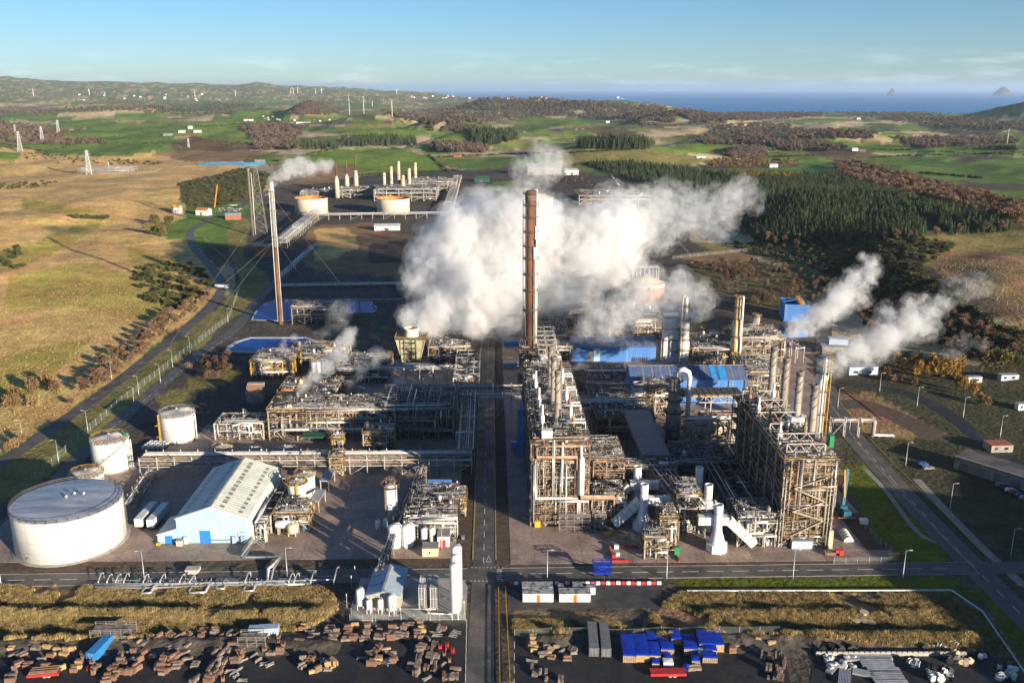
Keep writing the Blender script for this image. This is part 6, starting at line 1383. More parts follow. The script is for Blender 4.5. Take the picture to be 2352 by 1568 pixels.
A = [(195, 180), (212, 202), (300, 158), (302, 172), (355, 165), (415, 158), (275, 197, n_), (330, 214, n_), (290, 242, n_), (360, 240, n_), (410, 214, n_), (725, 152), (745, 140), (705, 174, n_), (120, 240, g, 55), (80, 240, g, 50), (60, 215, n_), (160, 300, r_), (110, 300, r_, 40), (230, 293), (265, 312, r_), (300, 312, o_), (355, 318, n_, 50), (420, 324, n_), (440, 299, n_), (70, 347), (60, 364), (65, 380), (20, 180),
     (735, 217, g, 60), (785, 187, g, 60), (815, 192, g, 60), (792, 232, g, 60), (760, 230), (745, 270, g, 60), (775, 267, r_, 60), (755, 305, o_), (700, 303, o_), (680, 287), (680, 255, o_), (640, 322, r_), (655, 345, r_), (600, 380, r_), (630, 367, r_), (690, 345, r_), (735, 337, r_), (760, 318, r_, 60), (860, 242), (520, 302, o_), (500, 322, o_), (540, 312, n_), (525, 347, o_), (465, 250, o_), (465, 268, o_),
     (850, 158, g, -60), (880, 152, g, 65), (910, 152, g, 60), (935, 148, g, 60), (960, 147, r_, 60), (985, 152, g, 60), (1010, 152, g, -50), (1040, 150, r_, 60), (1075, 127), (1075, 162, g, 70), (1135, 117, r_), (1120, 162), (1205, 108), (1205, 122), (1190, 147), (1245, 132, g, 70), (1275, 132, g, 70), (1305, 127, g, 70),
     (960, 197, g, 60), (970, 217), (985, 252, r_, 60), (940, 242), (925, 267, r_), (955, 277, r_, 60), (900, 292), (935, 302, r_), (980, 277, g, 60), (990, 302), (895, 327, r_), (935, 327, r_), (905, 350), (1030, 222, g, 50), (1055, 200, g, 60), (1055, 257), (1095, 297), (1220, 242, g, 75), (1240, 205, g, 75), (1275, 212, g, 75), (1190, 282, g, 75), (1225, 287, g, 75), (1250, 272, g, 75), (1195, 312, g, 75), (1225, 317, g, 75), (1190, 337, g, 75), (1212, 345, g, 75), (1310, 187), (1325, 212), (1320, 272, n_), (1080, 377, g, 70), (1105, 377, g, 70), (1290, 332, t_), (1310, 347, t_, 40), (1330, 330, t_, 60), (1175, 383, r_), (1250, 383, o_)]
yard(A, (0, 1406.8), .4101, 'the far-left yard', 1)
B = [(420, 87, n_), (455, 107, t_), (480, 122, t_), (460, 152, r_), (400, 162, r_), (430, 177, t_), (395, 187, t_), (560, 77), (565, 92), (560, 107), (580, 142), (540, 142), (600, 112), (665, 92), (660, 107, r_), (695, 127), (660, 130, r_), (650, 152), (690, 142, r_), (700, 77, n_), (752, 72, o_), (800, 77), (765, 97), (765, 117), (745, 142), (760, 132), (825, 142), (830, 117), (870, 117), (870, 132), (900, 112), (895, 137), (930, 117), (930, 132), (970, 122), (970, 134),
     (900, 89, r_), (935, 88), (965, 87), (1000, 82), (1050, 82, r_), (1055, 97, n_), (1030, 107), (1035, 122, r_), (1060, 137), (1130, 112, t_), (1140, 127, t_), (1165, 92, g, 80), (1230, 122, t_, -25), (1245, 112, t_, -25), (1225, 132, t_, -25), (1095, 152, g, -60), (1065, 177, g, -20), (1040, 202), (1050, 220), (1095, 202, g, 85), (1135, 172, g, 85), (1158, 192, o_), (1150, 237, g, 80), (1110, 237, g, -30), (1195, 200, o_), (1195, 183, o_), (1225, 217, o_), (1180, 242, o_), (1208, 267, o_), (1050, 252, g, 85), (1045, 290, g, 80), (1075, 302, g, 80), (1130, 282, g, 85), (1130, 312, g, 85), (1175, 282, t_, 60), (1240, 307), (1000, 299, g, -20), (1020, 332, g, 70), (1085, 357, t_, 40), (1195, 352, g, 88), (1225, 347, g, 88), (1250, 347, g, 88),
     (215, 192, o_), (215, 215, o_), (255, 177, o_), (255, 160, o_), (290, 177, o_), (290, 155, o_), (315, 172, o_), (315, 190, o_), (300, 212, r_), (250, 217), (85, 214), (80, 237, o_), (90, 252, o_), (100, 262, t_, 40), (155, 237, t_, 60), (180, 262, t_, 60), (215, 277, t_, 20), (240, 287, t_, 40), (50, 262, n_), (30, 322, t_), (60, 347, t_, 60), (95, 370, t_)]
rd = random.Random(12)
for cx_, cy_ in ((500, 285), (835, 245)):
 for i in range(15):
  a = 2 * math.pi * i / 15; B.append((cx_ + math.cos(a) * 105 * rd.uniform(.55, 1), cy_ + math.sin(a) * 42 * rd.uniform(.5, 1), rd.choice('gtntr'), rd.uniform(-70, 70)))
yard(B, (516.8, 1406.8), .4272, 'the roadside yard', 2)
C_ = [(100, 132), (100, 145, n_), (100, 160), (100, 175, n_), (105, 192, n_), (140, 140, n_), (165, 172), (185, 182), (170, 200, n_), (190, 217, n_), (215, 167), (150, 217), (240, 190, t_, 50), (300, 205, t_), (295, 185, g, 70), (268, 235), (280, 155, t_), (165, 292, g, 85), (95, 240, t_), (95, 275, g, 80), (120, 300, g, 80), (165, 330, g, 80), (228, 332, g, 85), (1075, 180, r_), (1060, 165), (1075, 198, r_), (1090, 170), (1235, 222, g, 70), (1270, 220, g, 70), (1260, 285, g, 70), (1295, 290, g, 65), (1250, 320, g, 65), (1300, 318, g, 65), (1310, 265, g, 70), (1290, 160, t_, 65), (1310, 200, t_, 65), (1325, 240, t_, 65), (1200, 150, n_), (1230, 150), (1260, 155, n_), (900, 270), (870, 275)]
yard(C_, (1177, 1406.8), .46996, 'the crate yard', 3)
def container(label, u, v, L, m, rz=0.0, name='shipping_container', W=2.44, H=2.6):
 x, y = G(u, v); t = empty(name, (x, y, .05), label, 'container', 'shipping containers', rz)
 MB().slab(-W / 2, W / 2, 0, L, .1, H).build('body', m, t); mb = MB(); n = int(L / .55)
 for i in range(n + 1):
  for s in (-1, 1): mb.box((s * W / 2, L * i / n, H / 2 + .05), (.1, .2, H - .3))
  mb.box((0, L * i / n, H), (W - .2, .2, .06))
 mb.build('corrugation', m, t)
 for s in (-1, 1): MB().slab(min(.03 * s, s * (W / 2 - .12)), max(.03 * s, s * (W / 2 - .12)), -.06, 0, .2, H - .12).build('door', m, t); member('lock_rod', (s * .4, -.09, .2), (s * .4, -.09, H - .15), .06, 'steel_pale', t)
 for s in (-1, 1):
  for yy in (.1, L - .1): member('corner_post', (s * W / 2, yy, 0), (s * W / 2, yy, H + .05), .18, m, t)
 return t
container('blue shipping container with white crate on its roof in the scaffold yard', 210, 1520, 9.5, 'container_blue', R(-8))
container('pale blue container standing crosswise at the back of the scaffold yard', 574, 1460, 7.5, 'blue_grey', R(-84))
container('grey open container left of its twin in the crate yard', 1364, 1508, 12, 'container_grey', R(-2)); container('grey open container right of its twin in the crate yard', 1392, 1509, 12, 'container_grey', R(-2))
scaffold('display_scaffold', 'white tube scaffold platform behind the blue container', *G(210, 1480), 10.5, 4, 4.2, 2, rz=R(3))
scaffold('display_scaffold', 'bare tube scaffold frame beside the red stillages', *G(548, 1492), 7, 3.5, 3.6, 2, rz=R(2))
def crate(i, zx, zy, w, dpt, h, m='timber_new', label=None):
 x, y = G(1177 + zx * .46996, 1406.8 + zy * .46996); t = empty('covered_crate', (x - w / 2, y, .05), label, 'crate', 'tarpaulin covered crates', R(-2))
 MB().slab(.05, w - .05, .05, dpt - .05, .1, h).build('crate_body', m, t)
 for k in range(int(w / .45) + 1): MB().slab(k * w / int(w / .45) - .06, k * w / int(w / .45) + .06, -.02, .05, .1, h - .3).build('slat', 'timber_new', t)
 MB().add([(-.1, -.1, h - .3), (w + .1, -.1, h - .35), (w + .1, dpt + .1, h - .3), (-.1, dpt + .1, h - .25), (-.05, -.05, h + .1), (w + .05, -.05, h + .06), (w * .5, dpt * .5, h + .22), (w + .05, dpt + .05, h + .1), (-.05, dpt + .05, h + .12)],
             [(0, 1, 5, 4), (1, 2, 7, 5), (2, 3, 8, 7), (3, 0, 4, 8), (4, 5, 6), (5, 7, 6), (7, 8, 6), (8, 4, 6)]).build('tarpaulin', 'tarpaulin' if m != 'cabin_white' else 'white_paint', t)
CR = [(573, 245, 3.3, 9, 2.4, 'long blue-covered crate nearest the grey containers'), (635, 243, 3.3, 9, 2.4, 'second long blue-covered crate from the grey containers'), (697, 237, 2.7, 5.5, 2.0, 'blue-covered crate right of the two long ones'), (690, 208, 2.3, 3, 1.6, 'low blue-covered crate behind the third one'), (683, 157, 2.4, 4, 1.6, 'small blue-covered crate at the back left of the crates'),
      (740, 163, 3.2, 3, 1.2, 'flat blue-covered crate at the back beside the dark gap'), (757, 207, 3.2, 3, 2.0, 'slatted blue-covered crate in the middle of the group'), (800, 160, 2.5, 4, 2.2, 'blue-covered crate with white side at the back'), (862, 163, 3.2, 3.4, 1.4, 'flat blue-covered crate left of the biggest one'), (872, 207, 3.4, 3, 2.2, 'wide slatted blue-covered crate in front of the flat one'),
      (972, 192, 6.2, 6, 2.6, 'biggest blue-covered crate at the right end of the group'), (970, 214, 2.8, 3, 2.2, 'yellow-sided crate before the biggest one'), (965, 247, 3.5, 2.2, 1.9, 'wide slatted crate at the front right of the group'), (700, 264, 1.7, 1.6, 1.3, 'small square blue-topped crate at the front'), (757, 234, 1.7, 1.8, 1.2, 'small blue-topped crate behind the white bundle'),
      (896, 257, 1.9, 1.8, 1.6, 'small blue-topped crate right of the crumpled tarpaulin'), (890, 226, 1.5, 1.5, 1.1, 'tiny blue-topped crate in the middle right'), (762, 267, 2.4, 2, 1.3, 'white wrapped bundle at the front of the crates'), (928, 218, 2.0, 2, 1.5, 'white wrapped bundle beside the biggest crate')]
for i, (zx, zy, w, d, h, lb) in enumerate(CR): crate(i, zx, zy, w, d, h, 'cabin_white' if 'white wrapped' in lb else ('timber_new' if i % 3 else 'timber_grey'), lb)
x, y = G(1177 + 855 * .47, 1406.8 + 275 * .47)
V, F = [], []
import bmesh
bm = bmesh.new(); bmesh.ops.create_icosphere(bm, subdivisions=3, radius=1)
for v in bm.verts: v.co = Vector((v.co.x * 1.3, v.co.y * 1.1, max(-.02, v.co.z) * 1.3)) * (1 + .25 * mnoise.noise(v.co * 2.5))
m = bpy.data.meshes.new('crumpled_tarpaulin'); bm.to_mesh(m); bm.free(); m.materials.append(MATS['tarpaulin']); o = bpy.data.objects.new('crumpled_tarpaulin', m); o.location = (x, y, .05); put(o, None, 'crumpled blue tarpaulin heap in front of the crates', 'tarpaulin')
def flatbed(label, u, v, L, W, rz, load):
 x, y = G(u, v); t = empty('flatbed_trailer', (x, y, .05), label, 'trailer', 'red trailers', rz); MB().slab(0, L, 0, W, .8, 1.05).build('bed', 'red_paint', t); MB().slab(0, L, -.05, .05, .4, 1.1).build('side_rail', 'red_paint', t)
 for xx in (L * .55, L * .68):
  for yy in (.1, W - .1): MB().tube([(xx, yy - .12, .45), (xx, yy + .12, .45)], .45, 12).build('wheel', 'pale_concrete', t)
 if load:
  for i in range(9): member('loaded_beam', (.3 + .1 * (i % 3), .2 + i * W / 10, 1.25 + .12 * (i % 3)), (L - .4, .2 + i * W / 10, 1.3 + .12 * (i % 3)), .2, 'timber_red', t)
flatbed('low red trailer parked in front of the blue-covered crates', 1495, 1556, 8.8, 2.5, R(1), False); flatbed('red trailer loaded with long rusty beams in the scaffold yard', 62, 1560, 7.5, 3, R(8), True)
def reel_mesh(cols, seed):
 mb = MB()
 for yy in (-.5, .42): mb.tube([(0, yy, 0), (0, yy + .08, 0)], 1.0, 16)
 mb.tube([(0, -.42, 0), (0, .42, 0)], .6, 12); return mb
RM = {}
for k, c in (('c', 'reel_cream'), ('d', 'reel_dark'), ('w', 'white_paint')):
 m = reel_mesh(c, 1).mesh('cable_reel'); m.materials.append(MATS[c]); RM[k] = m
reels = [(225, 160, 'c', 1.0, 0), (248, 154, 'c', .9, 1), (305, 156, 'c', 1.0, 1), (340, 156, 'c', .9, 1), (478, 150, 'w', .9, 0), (498, 154, 'w', .9, 0)]
rd = random.Random(21)
for x0, x1, y0, y1, k, n in ((605, 700, 150, 156, 'd', 7), (740, 790, 148, 156, 'd', 4), (235, 300, 200, 208, 'd', 6), (335, 420, 206, 214, 'd', 6), (190, 310, 222, 228, 'd', 6), (820, 990, 168, 205, 'w', 20), (745, 815, 190, 210, 'd', 6), (935, 1050, 232, 305, 'c', 12), (890, 985, 265, 300, 'd', 9), (780, 940, 325, 392, 'd', 16), (800, 930, 340, 395, 'w', 12), (685, 745, 255, 310, 'w', 8), (1185, 1310, 325, 392, 'w', 18), (1095, 1130, 250, 262, 'w', 2), (850, 990, 145, 165, 'd', 8), (1025, 1050, 230, 240, 'd', 2)):
 for i in range(n): reels.append((rd.uniform(x0, x1), rd.uniform(y0, y1), k, rd.uniform(.55, .95), rd.choice((0, 1, 1))))
rows = {}
for q in reels: rows.setdefault((int(q[1] // 50), q[2]), []).append(q)
for (ri, k) in sorted(rows):
 for j, (zx, zy, k, s, up) in enumerate(sorted(rows[ri, k])):
  x, y = G(1808.7 + zx * .4042, 1406.8 + zy * .4042); o = bpy.data.objects.new('cable_reel', RM[k]); o.location = (x, y, .05 + (s if up else s * .5)); o.scale = (s, s, s); o.rotation_euler = (0 if up else R(90), 0, rd.uniform(-1.2, 1.2))
  put(o, None, '%s cable reel, %s from left in %s band of reel yard' % ({'c': 'cream wooden', 'd': 'black', 'w': 'white'}[k], nth(j), nth(ri - 2)), 'cable reel', 'cable reels in the right yard')
for i, (u, v) in enumerate(((1955, 1425), (1965, 1432), (1983, 1422), (1985, 1433), (2000, 1437))):
 x, y = G(u - 0, v); o = bpy.data.objects.new('wooden_drum', RM['c']); o.scale = (1.2, 1.2, 1.2); o.rotation_euler = (R(90), 0, i); o.location = (x, y, .65 + (1.2 if i == 2 else 0)); put(o, None, 'grey wooden cable drum lying flat by the grass bank, %s from the left' % nth(i), 'cable drum', 'flat drums by the bank')
for i, (zx, zy, L, n, rz) in enumerate(((385, 265, 5.5, 8, 0), (500, 255, 8, 6, 0), (500, 275, 8, 6, 0), (510, 300, 8, 6, 0), (545, 332, 8, 6, 0), (555, 352, 8, 6, 0), (570, 375, 8, 6, 0), (585, 395, 8, 5, 0), (330, 375, 6, 8, 70), (430, 350, 5, 7, -20), (250, 320, 5, 5, 50))):
 x, y = G(1808.7 + zx * .4042, 1406.8 + zy * .4042); mb = MB()
 for k in range(n): mb.box((0, -1 + k * .36, .35 + .03 * (k % 2)), (L, .26, .5))
 mb.build('grating_stack', 'galvanised', loc=(x, y, .05), rz=R(rz - 2), label='stack of pale galvanised sections in the reel yard, %s from the back' % nth(i), cat='stack', group='galvanised stacks')
for i in range(28):
 x, y = G(1808.7 + (175 + i * 30.5) * .4042, 1406.8 + 242 * .4042); MB().box((0, 0, .45), (1.42, .6, .9)).box((0, 0, 1.0), (1.1, .4, .22)).build('concrete_block', 'pale_concrete', loc=(x, y, .05), label='pale concrete block, %s from the left in the reel yard wall' % nth(i), cat='block', group='block wall of the reel yard')
for i in range(14):
 x, y = G(1655 + i * 10.2, 1474); MB().box((0, 0, .45), (1.05, .6, .9)).build('concrete_block', 'pale_concrete', loc=(x, y, .05), label='pale concrete block, %s from the left behind the crate yard' % nth(i), cat='block', group='block wall of the crate yard')
rd = random.Random(31)
for i in range(22):
 x, y = G(1808.7 + rd.uniform(215, 380) * .4042, 1406.8 + rd.uniform(245, 330) * .4042); s = rd.uniform(.5, 1.2); MB().box((0, 0, s * .4), (s * 1.4, s, s * .8)).box((s * .2, 0, s * .9), (s * .6, s * .7, s * .3)).build('wrapped_pallet', 'cabin_white', loc=(x, y, .05), rz=rd.uniform(-1, 1), label='white wrapped pallet, %s placed among the loose goods beside the galvanised stacks' % nth(i), cat='pallet', group='wrapped pallets in the reel yard')
def car(label, u, v, rz, m, kind='car', y=None):
 x, yy = G(u, v); t = empty('parked_car', (x, yy, ground_z(x, yy) + .09), label, 'car', 'parked cars', rz)
 prof = [(-2.1, .35), (2.1, .35), (2.15, .75), (1.25, .95), (.6, 1.45), (-1.2, 1.45), (-2.05, .95)] if kind == 'car' else [(-2.5, .4), (2.5, .4), (2.5, 1.0), (1.4, 1.1), (.8, 1.8), (-.5, 1.8), (-.7, 1.1), (-2.5, 1.1)]
 n = len(prof); MB().add([(a, -.85, b) for a, b in prof] + [(a, .85, b) for a, b in prof], [tuple(range(n)), tuple(range(n, 2 * n))[::-1]] + [(i, n + i, n + (i + 1) % n, (i + 1) % n) for i in range(n)]).build('body', m, t)
 z0, z1 = (1.0, 1.4) if kind == 'car' else (1.15, 1.72)
 MB().box((-.25 if kind == 'car' else .2, 0, (z0 + z1) / 2), (1.5 if kind == 'car' else .9, 1.74, z1 - z0)).build('window', 'glass_dark', t)
 for a in (-1.35, 1.35):
  for b in (-.82, .82): MB().tube([(a, b - .1, .32), (a, b + .1, .32)], .33, 12).build('wheel', 'tyre', t)
 for b in (-.6, .6): MB().box((2.14, b, .68), (.06, .3, .14)).build('headlight', 'pipe_silver', t)
car('white pickup parked among the western units', 826, 896, 0, 'car_white', 'pickup')
for u, v, m, lb, rz in ((2290, 1092, 'car_silver', 'silver car at the top corner of the east car park', -.3), (2302, 1100, 'car_blue', 'blue car second from the top of the east car park', -.3), (2318, 1110, 'car_black', 'black car third in the east car park', -.3), (2340, 1095, 'car_white', 'white car near the right edge of the east car park', -.3), (2118, 1068, 'car_blue', 'dark blue car parked beside the bunker building', .1), (2132, 1078, 'car_silver', 'silver car parked next to the dark blue one', .1)): car(lb, u, v, rz, m)
for i in range(14):
 car('car %s from the near end of the far car park row' % nth(i), 1432 - i * 2.6, 440 - i * 3.6, .9, ('car_white', 'car_silver', 'car_blue', 'car_black', 'car_white')[i % 5])
for i in range(6):
 car('car %s in the lower row of the east car park' % nth(i), 2300 + i * 11, 1118 + i * 6, -.3, ('car_silver', 'car_black', 'car_white', 'red_paint', 'car_blue', 'car_silver')[i])
x, y = G(519, 664); t = empty('tank_lorry', (x, y, .1), 'white tank lorry on the bend of the west road', 'lorry', None, R(75))
MB().slab(-1.2, 1.2, -2, 0, .6, 3.2).build('cab', 'car_white', t); MB().slab(-1.1, 1.1, -2.05, -1.9, 1.8, 2.8).build('windscreen', 'glass_dark', t); MB().hcyl((0, .9, 2.1), (0, 8.5, 2.1), 1.2, 14).build('tank_barrel', 'car_white', t); MB().slab(-.5, .5, -1.5, 9, .6, .95).build('chassis', 'pipe_dark', t)
for yy in (-1.2, 1.5, 6.5, 7.8):
 for s in (-1.05, 1.05): MB().tube([(s - .15, yy, .5), (s + .15, yy, .5)], .5, 12).build('wheel', 'tyre', t)
def crane(label, u, v, rz, boom_to, m, boom_m, jib=True, base=9.0):
 x, y = G(u, v); t = empty('mobile_crane', (x, y, .1), label, 'crane', 'mobile cranes', rz)
 MB().slab(-base / 2, base / 2, -1.3, 1.3, .7, 1.6).build('carrier', m, t); MB().slab(-base / 2, -base / 2 + 2, -1.25, 1.25, 1.6, 2.9).build('cab', m, t); MB().slab(-1, 2.6, -1.2, 1.2, 1.6, 3.2).build('superstructure', m, t)
 MB().bar((.5, 0, 2.8), boom_to, 1.0, 1.1).build('boom', boom_m, t); MB().bar((.5 + (boom_to[0] - .5) * .55, 0, 2.8 + (boom_to[2] - 2.8) * .55), (boom_to[0] * 1.05, boom_to[1], boom_to[2] * 1.06), .7, .8).build('boom_extension', boom_m, t)
 if jib: MB().bar((boom_to[0] * .35 - 1.2, 0, boom_to[2] * .3 + 2), (boom_to[0] - 1.2, 0, boom_to[2] + 1), .5, .6).build('folded_jib', 'crane_orange', t)
 for xx in (-3.2, -1.8, 1.8, 3.2):
  for s in (-1.1, 1.1): MB().tube([(xx, s - .2, .6), (xx, s + .2, .6)], .6, 12).build('wheel', 'tyre', t)
 for xx in (-4.2, 4.2): MB().slab(xx - .2, xx + .2, -3, 3, .35, .7).build('outrigger', 'crane_orange' if jib else m, t)
crane('teal mobile crane with orange jib beside the eastern furnace block', 1935, 1180, R(90), (3.0, -1.4, 14.5), 'crane_teal', 'crane_teal')
crane('yellow mobile crane with raised boom in the far depot', 492, 487, 0, (6, 0, 30), 'crane_orange', 'crane_orange', jib=False)
x, y = G(1950, 1245); t = empty('inflatable_tent', (x, y, .1), 'white ribbed tent tunnel on the apron right of the eastern block', 'tent', None, R(-4))
for i in range(4):
 mb = MB(); k = 9; P = [(1.6 * math.cos(math.pi * j / k), 1.7 * math.sin(math.pi * j / k)) for j in range(k + 1)]
 mb.add([(a, i * 1.7, b) for a, b in P] + [(a * .94, i * 1.7 + 1.6, b * .94) for a, b in P], [(j, j + 1, k + 2 + j, k + 1 + j) for j in range(k)] + [tuple(range(k + 1)), tuple(range(k + 1, 2 * k + 2))[::-1]]).build('tent_bay', 'white_paint', t)
SM = [('white_tank', 'small white tank trolley at the corner of the eastern apron', 1977, 1205, (2.4, 1.6, 1.6), 'white_paint', 0), ('yellow_skip', 'yellow skip right of the roadside furnace wing', 1393, 1233, (2.6, 1.6, .9), 'yellow_paint', 20), ('yellow_skip', 'smaller yellow skip beside the first near the fan stacks', 1424, 1238, (1.6, 1.2, .8), 'yellow_paint', -10),
      ('green_box', 'bright green cabinet at the foot of the eastern trestle', 1549, 1278, (1.5, 1.3, 3.0), 'green_paint', 0), ('red_crate', 'red crate at the corner of the red bunded area', 1406, 1283, (1.2, 1.0, 1.2), 'red_paint', 0), ('white_crate', 'white crate with red end inside the red bunded area', 1411, 1262, (1.4, 1.0, 1.2), 'white_paint', 0), ('white_crate', 'white crate standing at the front of the red bunded area', 1415, 1279, (1.2, 1.0, 1.1), 'white_paint', 10),
      ('yellow_box', 'yellow box by the ladder of the roadside furnace block', 1228, 1212, (1.9, 1.2, 2.2), 'yellow_paint', 0), ('blue_cabin', 'small pale blue generator cabin under the eastern furnace block', 1818, 1262, (6.5, 2.6, 2.8), 'blue_grey', 0), ('white_skip', 'white skip pair before the white-piped eastern wing', 1760, 1254, (6.5, 2, 1.6), 'white_paint', 0), ('yellow_bin', 'yellow bin by the temporary barrier at the corner', 2044, 1283, (1.5, 1.2, 1.2), 'yellow_paint', 0), ('orange_bin', 'orange bin by the temporary barrier', 2058, 1281, (1.0, 1.0, 1.2), 'crane_orange', 0),
      ('red_rack', 'red tool rack right of the eastern block foot', 1920, 1276, (2.2, 1.5, 1.6), 'red_bright', 0), ('timber_pile', 'pile of brown boards before the eastern block corner', 1895, 1276, (4.2, 1.6, .8), 'timber_red', 0), ('wheelie_bin', 'grey wheelie bin left one beside the white hut', 1041, 1245, (1, .9, 1.2), 'container_grey', 0), ('wheelie_bin', 'grey wheelie bin right one beside the white hut', 1060, 1240, (1, .9, 1.2), 'container_grey', 0),
      ('blue_toilet', 'pair of blue portable toilets left of the dark blue service tower', 1174, 1030, (4, 2, 2.4), 'door_blue', 0), ('blue_hut', 'blue hut on the right kerb of the main road', 1156, 845, (8, 3, 2.6), 'blue_grey', 0), ('blue_hut', 'pale blue cabin farther up beside the main road', 1158, 796, (8, 3, 3), 'blue_bright', 0), ('yellow_cone_box', 'tiny yellow cover next to the portable toilets', 1187, 1030, (1, 1, 1.8), 'yellow_paint', 0), ('white_unit', 'white loading unit roof by the cooling tower rack', 926, 852, (14, 3, 3.2), 'cabin_white', 0)]
for nm, lb, u, v, (a, b, c), m, rz in SM:
 x, y = G(u, v); t = empty(nm, (x, y, .1), lb, nm.split('_')[-1], None, R(rz)); MB().slab(0, a, 0, b, .15, c).build('body', m, t); MB().slab(-.06, a + .06, -.06, b + .06, c, c + .1).build('lid', m if 'cabin' not in nm else 'grey_roof', t); MB().slab(.1, a - .1, .1, b - .1, 0, .15).build('skid', 'pipe_dark', t)
for (a, b) in (((1399, 1258), (1465, 1256)), ((1399, 1258), (1405, 1290)), ((1405, 1290), (1448, 1290)), ((1535, 1240), (1560, 1290))):
 pa, pb = G(*a), G(*b); member('bund_wall', (*pa, .35), (*pb, .35), .35, 'red_paint', None, h=.6); o = bpy.data.objects[-1] if False else [q for q in COL.objects if q.name.startswith('bund_wall')][-1]
 o['label'] = 'red low bund wall from %s near the drum trestle' % {(1399, 1258): 'its far left corner', (1405, 1290): 'its front left corner', (1535, 1240): 'the green cabinet'}[a] if not (a, b) == ((1399, 1258), (1405, 1290)) else 'red low bund wall along the left side near the drum trestle'; o['category'] = 'bund wall'
bx, by = G(2215, 1050); t = empty('bunker_building', (*G(2190, 1075), 0), 'long low flat-roofed bunker building set into the eastern bank', 'building', None, R(-52))
MB().slab(0, 34, 0, 11, 0, 4.6).build('wall', 'concrete', t); MB().slab(-.5, 34.5, -.5, 11.5, 4.6, 5.0).build('roof', 'asphalt', t); member('parapet', (0, -.4, 5.2), (34, -.4, 5.2), .5, 'pale_concrete', t, h=.4)
for k in range(5): MB().slab(2 + k * 6.4, 5.4 + k * 6.4, -.1, .2, .2, 3.2).build('door', 'container_grey', t)
for u, v, w, d, h, lb, m in ((1950, 862, 15, 5, 4.2, 'long pale blue office cabin below the right-hand steam', 'blue_grey'), (2223, 882, 7, 3, 3, 'white cabin among the bushes on the eastern bank', 'cabin_white'), (2298, 882, 9, 3.4, 3, 'blue-grey cabin near the right edge behind the bushes', 'blue_grey'), (2338, 944, 7, 3, 3, 'white cabin cut by the right edge of the view', 'white_paint'), (2276, 1040, 9, 6, 3, 'brown-roofed concrete store above the loop road', 'concrete')):
 x, y = G(u, v); o = box_cabin('bank_cabin', lb, x, y, w, d, h, wall=m, roof='grey_roof' if 'brown' not in lb else 'brick_red', windows=[(w * .15, w * .3, 1.2, 2.2), (w * .6, w * .78, 1.2, 2.2)], rz=R(4), ribs=False, cat='cabin', group='cabins on the eastern bank'); o.location.z = ground_z(x, y)
x, y = G(1800, 738); t = empty('blue_enclosure', (x, y, ground_z(x, y)), 'tall bright blue open-topped enclosure with yellow walkway behind the right steam', 'building', None, R(-8))
for a, b in (((0, 0), (15, 0)), ((15, 0), (15, 20)), ((0, 20), (0, 0)), ((0, 20), (15, 20))): MB().bar((*a, 5.5), (*b, 5.5), .3, 11).build('wall', 'blue_clad', t)
MB().slab(9, 12, 0, 19, 10.8, 11).build('walkway', 'safety_yellow', t); rail_loop(MB(), [(9, 0), (12, 0), (12, 19), (9, 19)], 11, t=.16).build('handrail', 'safety_yellow', t); clutter(MB(), 9, 12, 0, 19, 11, 12.6, 60, random.Random(5)).build('walkway_fittings', 'safety_yellow', t, kind='stuff')
x, y = G(1800, 775); gable_shed('blue_annex', 'low bright blue annex below the blue enclosure', x, y, 14, 9, 5, 6, wall='blue_clad', roof='blue_roof', ribs=False)
x, y = G(1888, 815); t = empty('control_block', (x, y, 0), 'grey two-step control block with white upper storey at the steam', 'building', None, R(-10)); MB().slab(0, 18, 0, 12, 0, 4.5).build('wall', 'concrete', t); MB().slab(4, 14, 5, 11, 4.5, 8).build('upper_storey', 'blue_grey', t); MB().slab(-.3, 18.3, -.3, 12.3, 4.5, 4.8).build('roof', 'grey_roof', t)
fence('red hose line strung beside the east road', [(1896, 868), (1960, 905), (2045, 968)], h=.9, bay=6, mesh=False, posts='red_paint', rails=((.8, .25, 'red_paint'),), group='guard rails')
def pond(name, label, poly, water, rim=True, z=.12, w=2.6):
 pts = [G(u, v) for u, v in poly]; o = MB().prism(pts, -.3, z).build(name, water, kind='structure', label=label, cat='pond')
 if rim: ribbon('rim', None, w, z + .25, 'liner_pale', o, world_pts=pts + [pts[0]], smooth=False)
pond('settling_pond', 'bright blue lower settling pond with pale liner rim', [(522, 808), (525, 798), (545, 785), (575, 776), (700, 776), (740, 790), (738, 812)], 'pond_blue', w=2.6)
pond('settling_pond', 'blue upper settling pond behind the flare stack', [(578, 735), (590, 712), (612, 695), (640, 688), (850, 692), (866, 708), (858, 718), (700, 722), (660, 738)], 'pond_blue', w=1.0)
P = [FAR(u, v) for u, v in ((455, 380), (500, 374), (555, 366), (612, 362), (610, 378), (560, 382))]
MB().prism([p[:2] for p in P], -9, max(p[2] for p in P) * .5 + min(p[2] for p in P) * .5 + .3).build('reservoir', 'pond_pale', kind='structure', label='pale blue reservoir beyond the moor', cat='reservoir')
x, y = G(716, 489); storage_tank('open_tank', 'rusty-rimmed cream open-top tank, left of the far pair', x, y, 19, 18, material='tank_rust', open_top=True, rail=None, stair=False, rings=2, group='far open tanks')
x, y = G(904, 490); storage_tank('open_tank', 'rust-streaked cream open-top tank, right of the far pair', x, y, 19, 18, material='tank_rust', open_top=True, rail=None, stair=False, rings=2, group='far open tanks')
x, y = G(1481, 700); t = storage_tank('dome_tank', 'orange rusty domed tank behind the right wing of steam', x, y, 12.5, 15.5, roof=5, material='orange_rust', roof_mat='dome_cream', rail='steel_rusty', stair=False, rings=2, group='far domed tanks')
